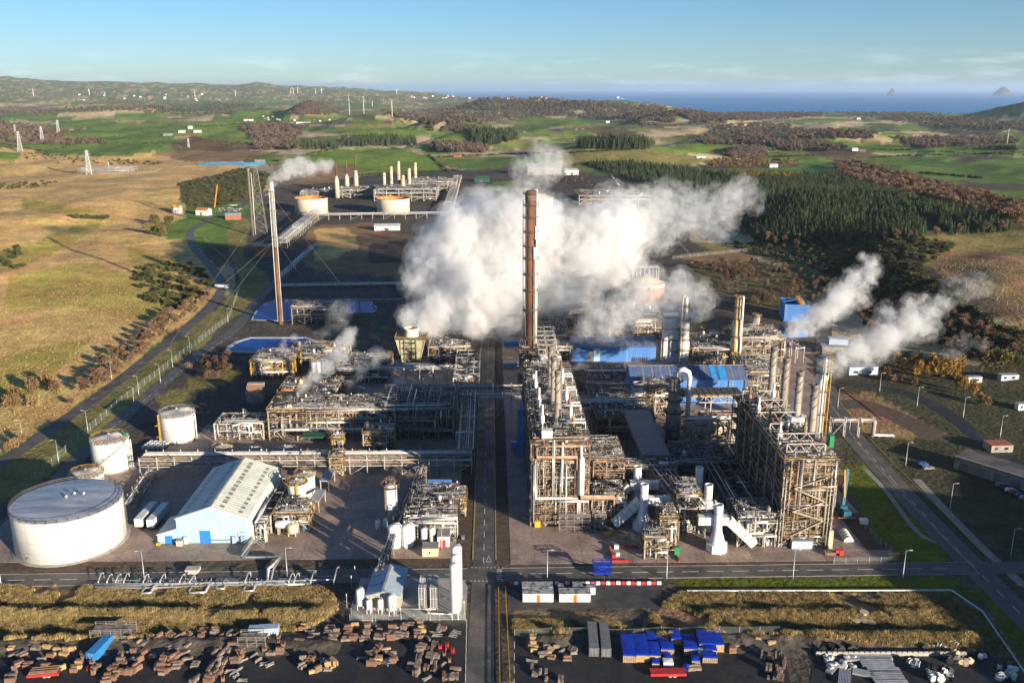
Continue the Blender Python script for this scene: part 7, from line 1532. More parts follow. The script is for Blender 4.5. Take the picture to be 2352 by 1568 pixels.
MB().lathe((0, 0, 13), [(12.55, 0), (12.7, 0), (12.7, 2.6), (12.55, 2.6)], 64, cap=(False, False)).build('cream_band', 'dome_cream', t)
for k in range(9):
 a = .2 + k * .33; member('canopy_post', (9 * math.cos(a), 9 * math.sin(a), 17), (9 * math.cos(a), 9 * math.sin(a), 25), .4, 'steel_pale', t)
MB().slab(-9, 9, 2, 9.5, 25, 25.5).build('roof_canopy', 'steel_pale', t)
for k in range(7): member('ladder', (2 * math.cos(-1.7) + .2 * k, -12.8, 0), (.2 * k, -12.8, 15), .12, 'column_rust', t)
x, y = G(1232, 480); storage_tank('dome_tank', 'far domed orange tank right behind the brown column top', x, y, 20, 14, roof=6, material='tank_rust', roof_mat='dome_cream', rail=None, stair=False, rings=2, group='far domed tanks')
x, y = G(645, 745); h = HZ(416, y); t = empty('flare_stack', (x, y, 0), 'slim guyed flare stack, white above and red-brown below, with steaming tip', 'flare stack', 'flare stacks')
MB().lathe((0, 0, 0), [(1.5, 0), (1.3, 4), (1.0, h * .55)], 14).build('lower_shaft', 'column_rust', t); MB().lathe((0, 0, h * .55), [(1.0, 0), (.95, h * .38), (1.5, h * .40), (1.5, h * .43), (1.1, h * .45)], 14).build('upper_shaft', 'pipe_silver', t)
for k in (.62, .80, .93): MB().lathe((0, 0, h * k), [(1.0, 0), (2.3, 0), (2.3, .2), (1.0, .2)], 12, smooth=False, cap=(False, False)).build('ring_platform', 'steel_rusty', t)
for s in (-1.5, 1.5): MB().tube([(s, -.6, 2), (s * .9, -.6, h * .95)], .22, 6).build('riser_pipe', 'pipe_white', t)
for k, (gx, gy) in enumerate(((-62, -40), (-52, -46), (-40, -36), (60, -10), (10, 66))): member('guy_wire', (gx, gy, 0), (0, 0, h * (.9 if k % 2 else .6)), .07, 'pipe_dark', t)
def lattice(name, label, x, y, z, w0, w1, h, nseg, t, m, cat, group, extra=None):
 e = empty(name, (x, y, z), label, cat, group, R(20)); zs = [h * (1 - (1 - k / nseg) ** 1.25) for k in range(nseg + 1)]
 W = lambda zz: (w0 + (w1 - w0) * zz / h) / 2
 for sx, sy in ((-1, -1), (1, -1), (1, 1), (-1, 1)): member('leg', (sx * w0 / 2, sy * w0 / 2, 0), (sx * w1 / 2, sy * w1 / 2, h), t * 1.3, m, e)
 mb = MB()
 for k in range(nseg):
  a, b = W(zs[k]), W(zs[k + 1])
  for (ax, ay), (bx, by) in (((-1, -1), (1, -1)), ((1, -1), (1, 1)), ((1, 1), (-1, 1)), ((-1, 1), (-1, -1))):
   mb.bar((ax * a, ay * a, zs[k]), (bx * b, by * b, zs[k + 1]), t * .7); mb.bar((bx * a, by * a, zs[k]), (ax * b, ay * b, zs[k + 1]), t * .7); mb.bar((ax * b, ay * b, zs[k + 1]), (bx * b, by * b, zs[k + 1]), t * .7)
 mb.build('lattice', m, e)
 return e
x, y = G(598, 540); e = lattice('flare_derrick', 'dark lattice flare derrick left of the guyed flare', x, y, 0, 14, 3, 66, 9, .22, 'pipe_dark', 'flare tower', 'flare stacks')
MB().lathe((-7.5, -4, 0), [(1.3, 0), (1.3, 64), (1.7, 64.5), (1.7, 66)], 12).build('riser', 'pipe_dark', e); MB().tube([(-5, -6.5, 2), (-5, -6.5, 62)], .3, 6).build('riser_pipe', 'pipe_white', e)
PYL = [(205, 400, 345, 'pylon standing over the moor substation'), (47, 348, 302, 'nearest pylon at the left edge'), (98, 328, 290, 'pylon second from the left edge line'), (135, 309, 276, 'pylon behind the green pasture left'), (36, 310, 286, 'small far pylon near the left edge'), (434, 341, 318, 'pylon on the ploughed field'), (250, 385, 372, 'slim pole pylon right of the substation')]
for u, v, tv, lb in PYL:
 p = FAR(u, v)
 hh = HZ(tv, p[1]) - p[2]; e = lattice('power_pylon', lb, *p, hh * .22, hh * .05, hh, 7, max(.25, hh * .012), 'galvanised', 'pylon', 'power pylons')
 for k, z in enumerate((.72, .84, .95)): MB().bar((-hh * (.16 - .03 * k), 0, hh * z), (hh * (.16 - .03 * k), 0, hh * z), max(.3, hh * .014)).build('cross_arm', 'galvanised', e)
TUR = [(803, 266, 229, 'left of three large white turbines on the plain'), (836, 262, 223, 'middle of three large white turbines on the plain'), (901, 270, 231, 'right of three large white turbines on the plain'), (855, 245, 234, 'small turbine between the three large ones'), (77, 222, 205, 'far turbine nearest the left edge'), (206, 221, 206, 'second far turbine from the left edge'), (241, 222, 212, 'little far turbine right of the second'), (448, 224, 211, 'far turbine in the left middle plain'), (541, 222, 210, 'far turbine right of the left middle one'),
       (668, 217, 203, 'leftmost of the far turbine cluster'), (674, 218, 204, 'second of the far turbine cluster'), (684, 215, 202, 'third of the far turbine cluster'), (725, 216, 204, 'fourth of the far turbine cluster'), (739, 216, 204, 'rightmost of the far turbine cluster'), (911, 217, 204, 'white turbine standing on the shore'), (2313, 331, 297, 'lone white turbine in the right woods')]
for i, (u, v, tv, lb) in enumerate(TUR):
 p = FAR(u, v) or (*G(u, v), 0)
 d = p[1]; hh = max(20, HZ(tv, d) - p[2]); t = empty('wind_turbine', p, lb if 'turbine' in lb else lb, 'wind turbine', 'wind turbines', R(15 * (i % 5) - 20)); w = max(hh * .02, d * .00032)
 MB().lathe((0, 0, 0), [(w, 0), (w * .6, hh)], 8).build('tower', 'white_paint', t); MB().slab(-w * .8, w * .8, -w * 2.6, w * 1.2, hh - w * .7, hh + w * .7).build('nacelle', 'white_paint', t)
 for k in range(3):
  a = 2 * math.pi * k / 3 + i * .6; MB().bar((0, -w * 2.7, hh), (math.sin(a) * hh * .42, -w * 2.7, hh + math.cos(a) * hh * .42), w * .65, w * .25).build('blade', 'white_paint', t)
for i, (u, v, w, d, lv, lb) in enumerate(((860, 462, 80, 60, [5, 10, 15], 'far silver unit behind the right open tank'), (930, 440, 60, 50, [5, 10, 14], 'far silver unit with slender columns below the green field'), (770, 455, 50, 60, [5, 10], 'far unit left of the slender columns'), (1000, 435, 30, 50, [5, 10], 'far unit at the end of the long pipe track'), (690, 450, 40, 30, [5], 'far low unit behind the left open tank'))):
 x, y = G(u, v); process_frame('distant_unit', lb, 'process unit', x, y, w, d, lv, 5, 3, steel='steel_pale', seed=300 + i, col=.7, beam=.55, pipes=26, clut=900, equip=16, rails=None, clut_mats=('steel_pale', 'clutter_mixed', 'clutter_dark'), group='distant units')
for i, (u, v, tv, lb) in enumerate(((917, 430, 372, 'third'), (955, 428, 375, 'rightmost'), (900, 440, 384, 'second'), (941, 440, 388, 'fourth'), (884, 452, 398, 'first'), (927, 455, 404, 'front'))):
 x, y = G(u, v); tower('slender_column', '%s slender silver column of the far unit' % lb, x, y, [(2.1, 0), (2.1, HZ(tv, y))], [HZ(tv, y) * .5, HZ(tv, y) * .9], 'vessel_cream', rail='steel_pale', seed=40 + i, group='far slender columns', pipes=())
for i, (u, v, tv) in enumerate(((775, 455, 370), (798, 445, 370), (819, 445, 355))):
 x, y = G(u, v); hh = HZ(tv, y); t = empty('heater_stack', (x, y, 0), '%s far cream heater with thin dark rusty chimney' % nth(i), 'chimney', 'far heater stacks'); MB().lathe((0, 0, 0), [(3.2, 0), (3.2, hh * .45), (1.6, hh * .6)], 12).build('heater_body', 'vessel_cream', t); MB().lathe((0, 0, hh * .6), [(1.3, 0), (1.1, hh * .4)], 12).build('stack', 'column_rust', t)
pipe_rack('distant_pipe_rack', 'elevated white pipe rack in front of the far open tanks', G(730, 505), G(1030, 500), 12, [6], 9, bay=12, steel='steel_pale', seed=301, mats_=('pipe_white', 'pipe_silver'), group='distant pipe racks', clut=False)
pipe_rack('distant_pipe_rack', 'diagonal pipe rack running from the open tank toward the pond', G(728, 500), G(648, 570), 10, [5, 9], 7, bay=10, steel='steel_pale', seed=302, mats_=('pipe_white', 'pipe_silver'), group='distant pipe racks')
pipe_rack('distant_pipe_rack', 'lower pipe rack zigzagging from the diagonal rack to the flare', G(722, 572), G(640, 650), 5, [4], 5, bay=9, steel='steel_pale', seed=303, mats_=('pipe_white', 'pipe_silver'), group='distant pipe racks')
pipe_rack('distant_pipe_rack', 'long pipe track climbing beside the far silver unit', G(1025, 500), G(1052, 410), 12, [5], 8, bay=14, steel='steel_pale', seed=304, mats_=('pipe_white', 'pipe_silver'), group='distant pipe racks')
pipe_rack('distant_pipe_rack', 'pipe rack along the upper settling pond', G(660, 715), G(925, 712), 4, [7], 5, bay=9, seed=305, group='distant pipe racks')
pipe_rack('distant_pipe_rack', 'ground pipes crossing the dark plot below the brown field', G(640, 660), G(930, 655), 8, [1.5], 9, bay=14, steel='steel_rusty', seed=306, group='distant pipe racks')
U2('pond_unit', 'dark stair-wrapped unit on the pond edge beside the guyed flare', 672, 745, 30, 14, [5, 10], 4, 2, 131, steel='steel_grey', pipes=12, clut=600, equip=6, clut_mats=('clutter_dark', 'clutter_mixed'), group='small units')
U2('pond_unit', 'dark pipe yard beyond the great plume', 1120, 620, 90, 70, [5, 9], 6, 4, 132, steel='steel_grey', pipes=30, clut=1600, equip=20, group='small units')
U2('pond_unit', 'grey framed unit visible right of the brown column top', 1330, 470, 90, 60, [6, 11], 6, 3, 133, steel='steel_pale', pipes=20, clut=800, equip=14, group='small units', col=.7, beam=.5)
x, y = G(584, 590); t = empty('brick_substation', (x, y, 0), 'red brick substation block beside the guyed flare', 'building', None, R(3)); MB().slab(0, 13, 0, 10, 0, 9).build('wall', 'brick_red', t); MB().slab(-.4, 13.4, -.4, 10.4, 9, 9.5).build('roof', 'pale_concrete', t)
for k in range(4): MB().slab(1 + k * 3, 2.8 + k * 3, -.1, .1, 4.5, 7.5).build('window', 'brick_red', t)
FB = [(1212, 402, 60, 30, 14, 'grey_roof', 'large grey substation hall behind the brown column', 'concrete'), (1298, 402, 24, 20, 8, 'pale_concrete', 'white flat-roofed workshop right of the substation hall', 'cabin_white'), (1090, 418, 22, 14, 6, 'green_dark', 'green and grey workshop left of the substation hall', 'green_dark'), (585, 375, 20, 8, 5, 'grey_roof', 'grey pump house on the reservoir edge', 'concrete'), (1042, 362, 14, 9, 5, 'brick_red', 'small red barn on the green field', 'brick_red'), (1768, 385, 16, 9, 6, 'grey_roof', 'white farmhouse at the plantation edge', 'cabin_white'),
      (450, 494, 14, 10, 6, 'orange_rust', 'white and orange depot office', 'cabin_white'), (518, 505, 16, 9, 5, 'grey_roof', 'brick depot building with grey roof', 'brick_red'), (395, 490, 9, 7, 7, 'yellow_paint', 'white hut at the depot gate', 'cabin_white'), (375, 312, 26, 14, 7, 'grey_roof', 'grey barn at the left of the farm', 'concrete'), (410, 306, 20, 12, 7, 'grey_roof', 'second barn of the farm', 'cabin_white'), (432, 296, 14, 10, 9, 'grey_roof', 'white farmhouse among dark trees', 'white_paint'), (445, 305, 24, 12, 6, 'cabin_white', 'white-roofed shed right of the farmhouse', 'cabin_white'),
      (1968, 275, 18, 12, 9, 'grey_roof', 'white farm on the tan ridge', 'cabin_white'), (1392, 283, 16, 12, 8, 'grey_roof', 'white cottage in the central valley', 'cabin_white'), (1600, 363, 18, 6, 3, 'cabin_white', 'long white polytunnel beside the olive field', 'cabin_white'), (1958, 347, 14, 10, 6, 'grey_roof', 'white cottage below the brown field right', 'cabin_white'), (680, 284, 60, 20, 6, 'cabin_white', 'long white sheds beyond the bright pasture', 'cabin_white'), (560, 278, 40, 16, 7, 'brick_red', 'red-roofed hamlet house beyond the pasture', 'cabin_white'), (860, 530, 26, 9, 5, 'liner_pale', 'white arched store in the brown plot', 'cabin_white')]
for u, v, w, d, h, rf, lb, wl_ in FB:
 p = FAR(u, v); gable_shed('far_building', lb, p[0], p[1], w, d, h, h * 1.35, wall=wl_, roof=rf, ribs=False, group='far buildings', rz=R((u * 7) % 30 - 15), doors=[(w * .4, w * .55, .1, h * .6, 'container_grey')]).location.z = p[2] - .4
rd = random.Random(77); k = 0
for u0, u1, v0, v1, n in ((930, 1130, 222, 228, 26), (600, 760, 268, 280, 14), (120, 560, 218, 232, 22), (1160, 1260, 226, 230, 8)):
 for i in range(n):
  p = FAR(rd.uniform(u0, u1), rd.uniform(v0, v1))
  if p is None or p[2] < -50: continue
  s = p[1] * .0011; o = MB().add([(-s, -s * .5, 0), (s, -s * .5, 0), (s, s * .5, 0), (-s, s * .5, 0), (-s, -s * .5, s * .8), (s, -s * .5, s * .8), (s, s * .5, s * .8), (-s, s * .5, s * .8), (-s, 0, s * 1.2), (s, 0, s * 1.2)], [(0, 1, 5, 4), (1, 2, 6, 9, 5), (2, 3, 7, 6), (3, 0, 4, 8, 7), (4, 5, 9, 8), (6, 7, 8, 9)]).build('town_house', 'cabin_white' if i % 3 else 'brick_red', loc=p, rz=rd.uniform(-.6, .6), label='tiny pale house in the far town on the plain', cat='house', group='houses of the far towns')
U2('moor_substation', 'pale switchyard of steel gantries on the moor below a pylon', 178, 398, 88, 40, [4, 8], 8, 3, 140, steel='galvanised', pipes=8, clut=900, equip=18, rails=None, deck_levels=[], clut_mats=('galvanised', 'pale_concrete'), group='small units', equip_mats=('galvanised', 'white_paint'))
fence('pale palisade round the moor substation', [(172, 400), (230, 404), (360, 400), (372, 392)], h=3.5, bay=10, group='far fences')
for i, (u, v) in enumerate(((483, 482), (492, 481), (501, 480), (520, 480), (528, 479), (470, 495), (458, 500))):
 x, y = G(u, v); t = empty('depot_tank', (x, y, 0), 'white depot tank, %s of the seven by the yellow crane' % nth(i), 'tank', 'white depot tanks'); MB().hcyl((0, 0, 2.6), (9, 1, 2.6), 2.0, 14).build('shell', 'white_paint', t); MB().slab(1, 2, -1, 1.4, 0, 1.2).build('saddle', 'concrete', t); MB().slab(7, 8, -.6, 2, 0, 1.2).build('saddle', 'concrete', t)
clutter(MB(), -10, 40, -10, 25, 0, 5, 160, random.Random(8), 1.6).build('depot_plant', 'cabin_white', loc=(*G(470, 492), 0), kind='stuff', label='jumble of white depot pipework around the tanks', cat='pipework')
sheet('depot_yard', [(395, 500), (455, 478), (540, 470), (560, 482), (500, 508), (420, 510)], .06, 'asphalt', 'grey tarmac of the tanker depot', 'yard')
p = (*G(1424, 229.5, -60), -60); t = empty('cargo_ship', p, 'small white and dark ship out on the sea', 'ship'); MB().prism([(-90, 0), (-70, -18), (80, -18), (110, 0), (80, 18), (-70, 18)], 0, 24).build('hull', 'car_blue', t); MB().slab(-60, -20, -14, 14, 24, 60).build('bridge', 'white_paint', t); MB().slab(0, 70, -12, 12, 24, 32).build('deck_cargo', 'cabin_white', t)
for u, v, tv, w, lb in ((1988, 206.8, 203, 150, 'small rocky island on the horizon'), (2225, 206.8, 199, 300, 'conical hill of the far shore at the right')):
 x, y = 0, 30000; X = (u - 1176) / FPX * 30000 / .9641; hh = HZ(tv, 30000) + 60; mb = MB(); n = 14; pr = [(1, -5), (.8, hh * .35), (.45, hh * .72), (.18, hh * .95), (0.02, hh)]
 mb.lathe((0, 0, 0), [(r * w * (1.6 if False else 1), z) for r, z in pr], n); mb.build('island', 'soil', loc=(X, 30000, -60), kind='structure', label=lb, cat='island')
def leaf_material(name, c, c2, rough=.9):
 M = mat(name, c, c2, rough=rough, scale=.5, fine=.25, spec=.15); n, l = M.node_tree.nodes, M.node_tree.links; p = n['Principled BSDF']
 oi = n.new('ShaderNodeObjectInfo'); r = n.new('ShaderNodeMapRange'); r.inputs['To Min'].default_value = .65; r.inputs['To Max'].default_value = 1.4; l.new(oi.outputs['Random'], r.inputs['Value'])
 src = p.inputs['Base Color'].links[0].from_socket; mm = n.new('ShaderNodeMix'); mm.data_type = 'RGBA'; mm.blend_type = 'MULTIPLY'; mm.inputs['Factor'].default_value = 1; l.new(src, mm.inputs['A']); l.new(r.outputs[0], mm.inputs['B']); l.new(mm.outputs['Result'], p.inputs['Base Color'])
for nm, c, c2 in (('pine_leaf', (.045, .075, .028), (.075, .085, .035)), ('larch_leaf', (.36, .19, .035), (.26, .16, .04)), ('bare_twig', (.21, .125, .07), (.14, .09, .06)), ('russet_leaf', (.27, .165, .075), (.18, .12, .06)), ('gorse_leaf', (.06, .075, .025), (.10, .085, .035)), ('olive_leaf', (.18, .155, .045), (.11, .10, .035)), ('dry_grass', (.46, .335, .145), (.26, .20, .085)), ('wood_twig', (.16, .11, .08), (.11, .085, .06))): leaf_material(nm, c, c2)
def conifer_mesh(seed, whorls=9, n=8):
 rd = random.Random(seed); mb = MB()
 for k in range(whorls):
  f = k / (whorls - 1); z = 1.6 + 8.9 * f; r = 2.3 * (1 - f) ** .8 + .25; a0 = rd.uniform(0, 6)
  for j in range(n if k < whorls * .7 else n - 3):
   a = a0 + 2 * math.pi * j / n + rd.uniform(-.2, .2); rr = r * rd.uniform(.75, 1.15); ca, sa = math.cos(a), math.sin(a); w = .38 * rr + .15
   mb.add([(0, 0, z + .7), (ca * rr * .6 - sa * w, sa * rr * .6 + ca * w, z + .1), (ca * rr, sa * rr, z - .55), (ca * rr * .6 + sa * w, sa * rr * .6 - ca * w, z + .1)], [(0, 1, 2), (0, 2, 3)])
 mb.add([(.2, 0, 10), (-.1, .17, 10), (-.1, -.17, 10), (0, 0, 11.8)], [(0, 1, 3), (1, 2, 3), (2, 0, 3)])
 return mb
def crown_mesh(seed, n, rx, rz, zc, leaf, twiggy=.5):
 rd = random.Random(seed); mb = MB(); lumps = [(rd.uniform(-.5, .5), rd.uniform(-.5, .5), rd.uniform(-.5, .6), rd.uniform(.4, .7)) for _ in range(7)]
 for i in range(n):
  lx_, ly_, lz_, lr = rd.choice(lumps); v = Vector((rd.gauss(0, 1), rd.gauss(0, 1), rd.gauss(0, 1))).normalized() * lr * rd.uniform(.55, 1) ** .5
  p = Vector(((lx_ + v.x) * rx, (ly_ + v.y) * rx, zc + (lz_ + v.z) * rz)); 
  if p.z < .1: p.z = rd.uniform(.1, .5)
  d = Vector((v.x, v.y, abs(v.z) * .6 + .5)).normalized(); s = leaf * rd.uniform(.6, 1.4); q = d.cross(Vector((rd.uniform(-1, 1), rd.uniform(-1, 1), rd.uniform(-1, 1)))).normalized() * s * (.28 if rd.random() < twiggy else .6)
  mb.add([tuple(p - d * s * .6 - q * .4), tuple(p - q * .2 + d * s * .2 + q), tuple(p + d * s), tuple(p - q + d * s * .1)], [(0, 1, 2), (0, 2, 3)])
 return mb
def tuft_mesh(seed):
 rd = random.Random(seed); mb = MB()
 for i in range(24):
  a, r, h = rd.uniform(0, 6.3), rd.uniform(0, .65), rd.uniform(.6, 1.3); x, y = r * math.cos(a), r * math.sin(a); b = rd.uniform(0, 3.1); w = rd.uniform(.05, .1); l = rd.uniform(-.25, .25)
  mb.add([(x - w * math.cos(b), y - w * math.sin(b), -.1), (x + w * math.cos(b), y + w * math.sin(b), -.1), (x + l + w * .5, y + rd.uniform(-.25, .25), h)], [(0, 1, 2)])
 return mb
def trunk_mesh(h, r, limbs, spread, seed):
 rd = random.Random(seed); mb = MB().tube([(0, 0, -.3), (r * .3, 0, h * .4), (0, r * .3, h)], [r, r * .7, r * .2], 6)
 for i in range(limbs):
  a = 2 * math.pi * i / limbs + rd.uniform(-.4, .4); z = h * rd.uniform(.25, .6); L = spread * rd.uniform(.6, 1); mb.tube([(0, 0, z), (math.cos(a) * L * .6, math.sin(a) * L * .6, z + L * .5), (math.cos(a) * L, math.sin(a) * L, z + L * 1.0)], [r * .45, r * .25, r * .08], 4)
 return mb
def asset(mb, name, m): me = mb.mesh(name); me.materials.append(MATS[m]); return me
KIND = {'pine': [(asset(trunk_mesh(9, .22, 0, 0, 1), 'trunk', 'bark'), asset(conifer_mesh(s), 'crown', 'pine_leaf')) for s in range(3)],
  'larch': [(asset(trunk_mesh(9, .2, 0, 0, 2), 'trunk', 'bark'), asset(crown_mesh(s + 9, 480, 2.3, 4.2, 5.6, .6, .5), 'crown', 'larch_leaf')) for s in range(2)],
  'bare': [(asset(trunk_mesh(5, .25, 7, 2.6, s), 'trunk', 'bark'), asset(crown_mesh(s, 520, 3.2, 3.2, 5.2, .75, .9), 'crown', 'bare_twig')) for s in range(3)],
  'russet': [(asset(trunk_mesh(4, .2, 6, 2, s + 5), 'trunk', 'bark'), asset(crown_mesh(s + 5, 520, 3.0, 2.8, 4.0, .6, .6), 'crown', 'russet_leaf')) for s in range(3)],
  'gorse': [(asset(trunk_mesh(1.2, .12, 5, .8, s + 8), 'trunk', 'bark'), asset(crown_mesh(s + 12, 420, 2.2, 1.3, 1.2, .45, .3), 'crown', 'gorse_leaf')) for s in range(2)],
  'olive': [(asset(trunk_mesh(4, .22, 6, 2, s + 11), 'trunk', 'bark'), asset(crown_mesh(s + 22, 560, 3.3, 3.0, 4.0, .6, .4), 'crown', 'olive_leaf')) for s in range(2)],
  'wood': [(None, asset(crown_mesh(s + 31, 240, 6.5, 4.4, 4.0, 1.5, .6), 'wood_clump', 'wood_twig')) for s in range(2)],
  'tuft': [(None, asset(tuft_mesh(s), 'grass_tuft', 'dry_grass')) for s in range(2)]}
NAMES = {'pine': 'pine_tree', 'larch': 'larch_tree', 'bare': 'bare_tree', 'russet': 'russet_tree', 'gorse': 'gorse_bush', 'olive': 'scrub_tree'}
def in_plan(poly, n, rng, world=True, gaps=0):
 """n points spread over an outline of the plan (evenly over the ground, or evenly as seen)."""
 us, vs_ = [p[0] for p in poly], [p[1] for p in poly]; U_, V_ = np.empty(0), np.empty(0)
 while len(U_) < n:
  u = rng.uniform(min(us), max(us), n * 4); v = rng.uniform(min(vs_), max(vs_), n * 4)
  ok = inside(u, v, poly)
  if world: ok &= rng.uniform(0, 1, n * 4) < ((min(vs_) - 204) / (v - 204)) ** 3
  U_, V_ = np.concatenate([U_, u[ok]]), np.concatenate([V_, v[ok]])
 j = 3.0 if not world else 0.0
 x, y, z = seen(U_[:n] + rng.normal(0, 3 * j + .01, n), V_[:n] + rng.normal(0, .5 * j + .001, n))
 if not world: ok = z > -30; x, y, z = x[ok], y[ok], z[ok]
 if gaps: ok = fbm(x, y, gaps, 3.3, 3) > -.75; x, y, z = x[ok], y[ok], z[ok]
 return x, y, z
def trees(kind, pts, label, group, s0=.8, s1=1.2, seed=1, numbered=False):
 rd = random.Random(seed); x, y, z = pts; order = np.argsort(x)
 for j, i in enumerate(order):
  tr, cr_ = rd.choice(KIND[kind]); s = rd.uniform(s0, s1); t = empty(NAMES[kind], (x[i], y[i], z[i] - .1), (label % nth(j)) if numbered else label, 'bush' if kind == 'gorse' else 'tree', group, rd.uniform(0, 6.28)); t.scale = (s * rd.uniform(.85, 1.15), s * rd.uniform(.85, 1.15), s)
  put(bpy.data.objects.new('trunk', tr), t); put(bpy.data.objects.new('crown', cr_), t)
def scatter(name, kind, pts, label, cat, s0, s1, seed):
 """One mass of growth: points carrying instances of the kind's growth meshes."""
 x, y, z = pts; me = bpy.data.meshes.new(name); me.from_pydata(np.stack([x, y, z], -1).tolist(), [], []); o = bpy.data.objects.new(name, me); put(o, None, label, cat, kind='stuff')
 ng = bpy.data.node_groups.new(name, 'GeometryNodeTree'); ng.interface.new_socket('Geometry', in_out='INPUT', socket_type='NodeSocketGeometry'); ng.interface.new_socket('Geometry', in_out='OUTPUT', socket_type='NodeSocketGeometry')
 n, l = ng.nodes, ng.links; gi, go = n.new('NodeGroupInput'), n.new('NodeGroupOutput'); ip = n.new('GeometryNodeInstanceOnPoints')
 src = bpy.data.objects.new(name + '_growth', KIND[kind][seed % len(KIND[kind])][1]); src.location = (x[0], y[0], z[0]); put(src, o)
 oi = n.new('GeometryNodeObjectInfo'); oi.inputs['Object'].default_value = src; oi.inputs['As Instance'].default_value = True
 rs = n.new('FunctionNodeRandomValue'); rs.data_type = 'FLOAT'; rs.inputs[2].default_value = s0; rs.inputs[3].default_value = s1; rs.inputs['Seed'].default_value = seed
 rr = n.new('FunctionNodeRandomValue'); rr.data_type = 'FLOAT_VECTOR'; rr.inputs[1].default_value = (.1, .1, 6.28); rr.inputs['Seed'].default_value = seed + 1
 l.new(gi.outputs[0], ip.inputs['Points']); l.new(oi.outputs['Geometry'], ip.inputs['Instance']); l.new(rr.outputs[0], ip.inputs['Rotation']); l.new(rs.outputs[1], ip.inputs['Scale']); l.new(ip.outputs[0], go.inputs[0])
 o.modifiers.new('growth', 'NODES').node_group = ng
RNG = np.random.default_rng(5)
def merge(*a): return tuple(np.concatenate([q[i] for q in a]) for i in range(3))
P1 = [(1690, 500), (1740, 470), (1860, 455), (1990, 470), (2100, 500), (2128, 530), (2120, 548), (2000, 556), (1860, 562), (1740, 560)]
P2 = [(1720, 402), (1930, 408), (2120, 470), (2260, 500), (2330, 532), (2180, 540), (2130, 498), (1990, 462), (1860, 448), (1730, 455)]
P3 = [(1340, 378), (1440, 375), (1600, 392), (1715, 402), (1725, 450), (1690, 490), (1590, 440), (1450, 415)]
pts = merge(in_plan(P1, 3400, RNG, gaps=24), in_plan(P2, 3600, RNG, gaps=24), in_plan(P3, 2200, RNG, gaps=24)); near = np.argsort(pts[1])
trees('pine', tuple(q[near[:290]] for q in pts), 'dark green pine tree at the front edge of the plantation', 'pines of the plantation front', .5, 1.05, 3)
scatter('pine_plantation', 'pine', tuple(q[near[290:]] for q in pts), 'dense dark green pine plantation on the right', 'plantation', .5, 1.1, 0)
scatter('pine_shelterbelt', 'pine', merge(in_plan([(785, 322), (880, 316), (957, 322), (955, 336), (785, 338)], 420, RNG), in_plan([(1080, 308), (1180, 302), (1192, 322), (1130, 336), (1082, 330)], 500, RNG), in_plan([(1320, 326), (1420, 320), (1505, 332), (1485, 345), (1330, 342)], 600, RNG), in_plan([(650, 345), (720, 330), (780, 335), (770, 345)], 150, RNG), in_plan([(320, 244), (560, 236), (600, 246), (420, 262)], 900, RNG, False)), 'dark pine shelter belts among the far fields', 'trees', 1.0, 2.0, 1)
scatter('larch_strip', 'larch', in_plan([(1690, 404), (1815, 409), (1815, 415), (1700, 412)], 160, RNG), 'orange larch strip inside the plantation', 'trees', .7, 1.1, 0)
scatter('pale_poplars', 'russet', in_plan([(1625, 385), (1640, 372), (1840, 370), (1830, 378), (1690, 388)], 150, RNG), 'pale birches along the plantation rear', 'trees', .8, 1.4, 1)
WOODS = [[(160, 245), (260, 226), (470, 235), (560, 240), (540, 262), (430, 265), (300, 255), (160, 258)], [(0, 248), (140, 250), (110, 260), (0, 260)], [(690, 246), (735, 229), (775, 245), (770, 262), (680, 265)], [(900, 262), (1040, 240), (1130, 231), (1240, 223), (1320, 232), (1500, 245), (1560, 262), (1480, 262), (1400, 275), (1300, 265), (1180, 272), (1100, 282), (1000, 275), (920, 278)],
         [(1430, 262), (1700, 250), (1900, 257), (1870, 268), (1650, 278), (1480, 290)], [(1640, 290), (1800, 285), (1830, 300), (1990, 300), (2000, 320), (1900, 318), (1700, 335), (1600, 330)], [(1740, 330), (1900, 330), (1930, 345), (1800, 345)], [(2070, 320), (2320, 320), (2340, 345), (2100, 338)], [(640, 225), (1200, 222), (1150, 232), (700, 238)], [(0, 205), (640, 205), (900, 212), (640, 222), (0, 222)], [(1900, 258), (2140, 262), (2352, 285), (2352, 300), (2160, 292), (2000, 270)], [(550, 282), (700, 290), (660, 345), (600, 340)], [(0, 280), (90, 290), (200, 318), (230, 330), (60, 332), (0, 320)], [(1680, 345), (1745, 340), (1745, 366), (1680, 362)], [(950, 272), (1100, 285), (1090, 300), (1010, 300)], [(1010, 330), (1110, 340), (1090, 352), (1000, 345)]]
scatter('far_woods', 'wood', merge(*[in_plan(p, 900 if k not in (3, 4) else 3200, RNG, False, gaps=130) for k, p in enumerate(WOODS)]), 'brown leafless woods over the far hills and valleys', 'woodland', .45, 1.3, 0)
scatter('brown_belt', 'bare', in_plan([(1910, 378), (1960, 375), (2060, 400), (2200, 440), (2352, 480), (2352, 522), (2330, 530), (2240, 495), (2120, 462), (1930, 410)], 700, RNG), 'brown leafless belt of trees behind the plantation', 'woodland', .9, 1.6, 2)
H = []
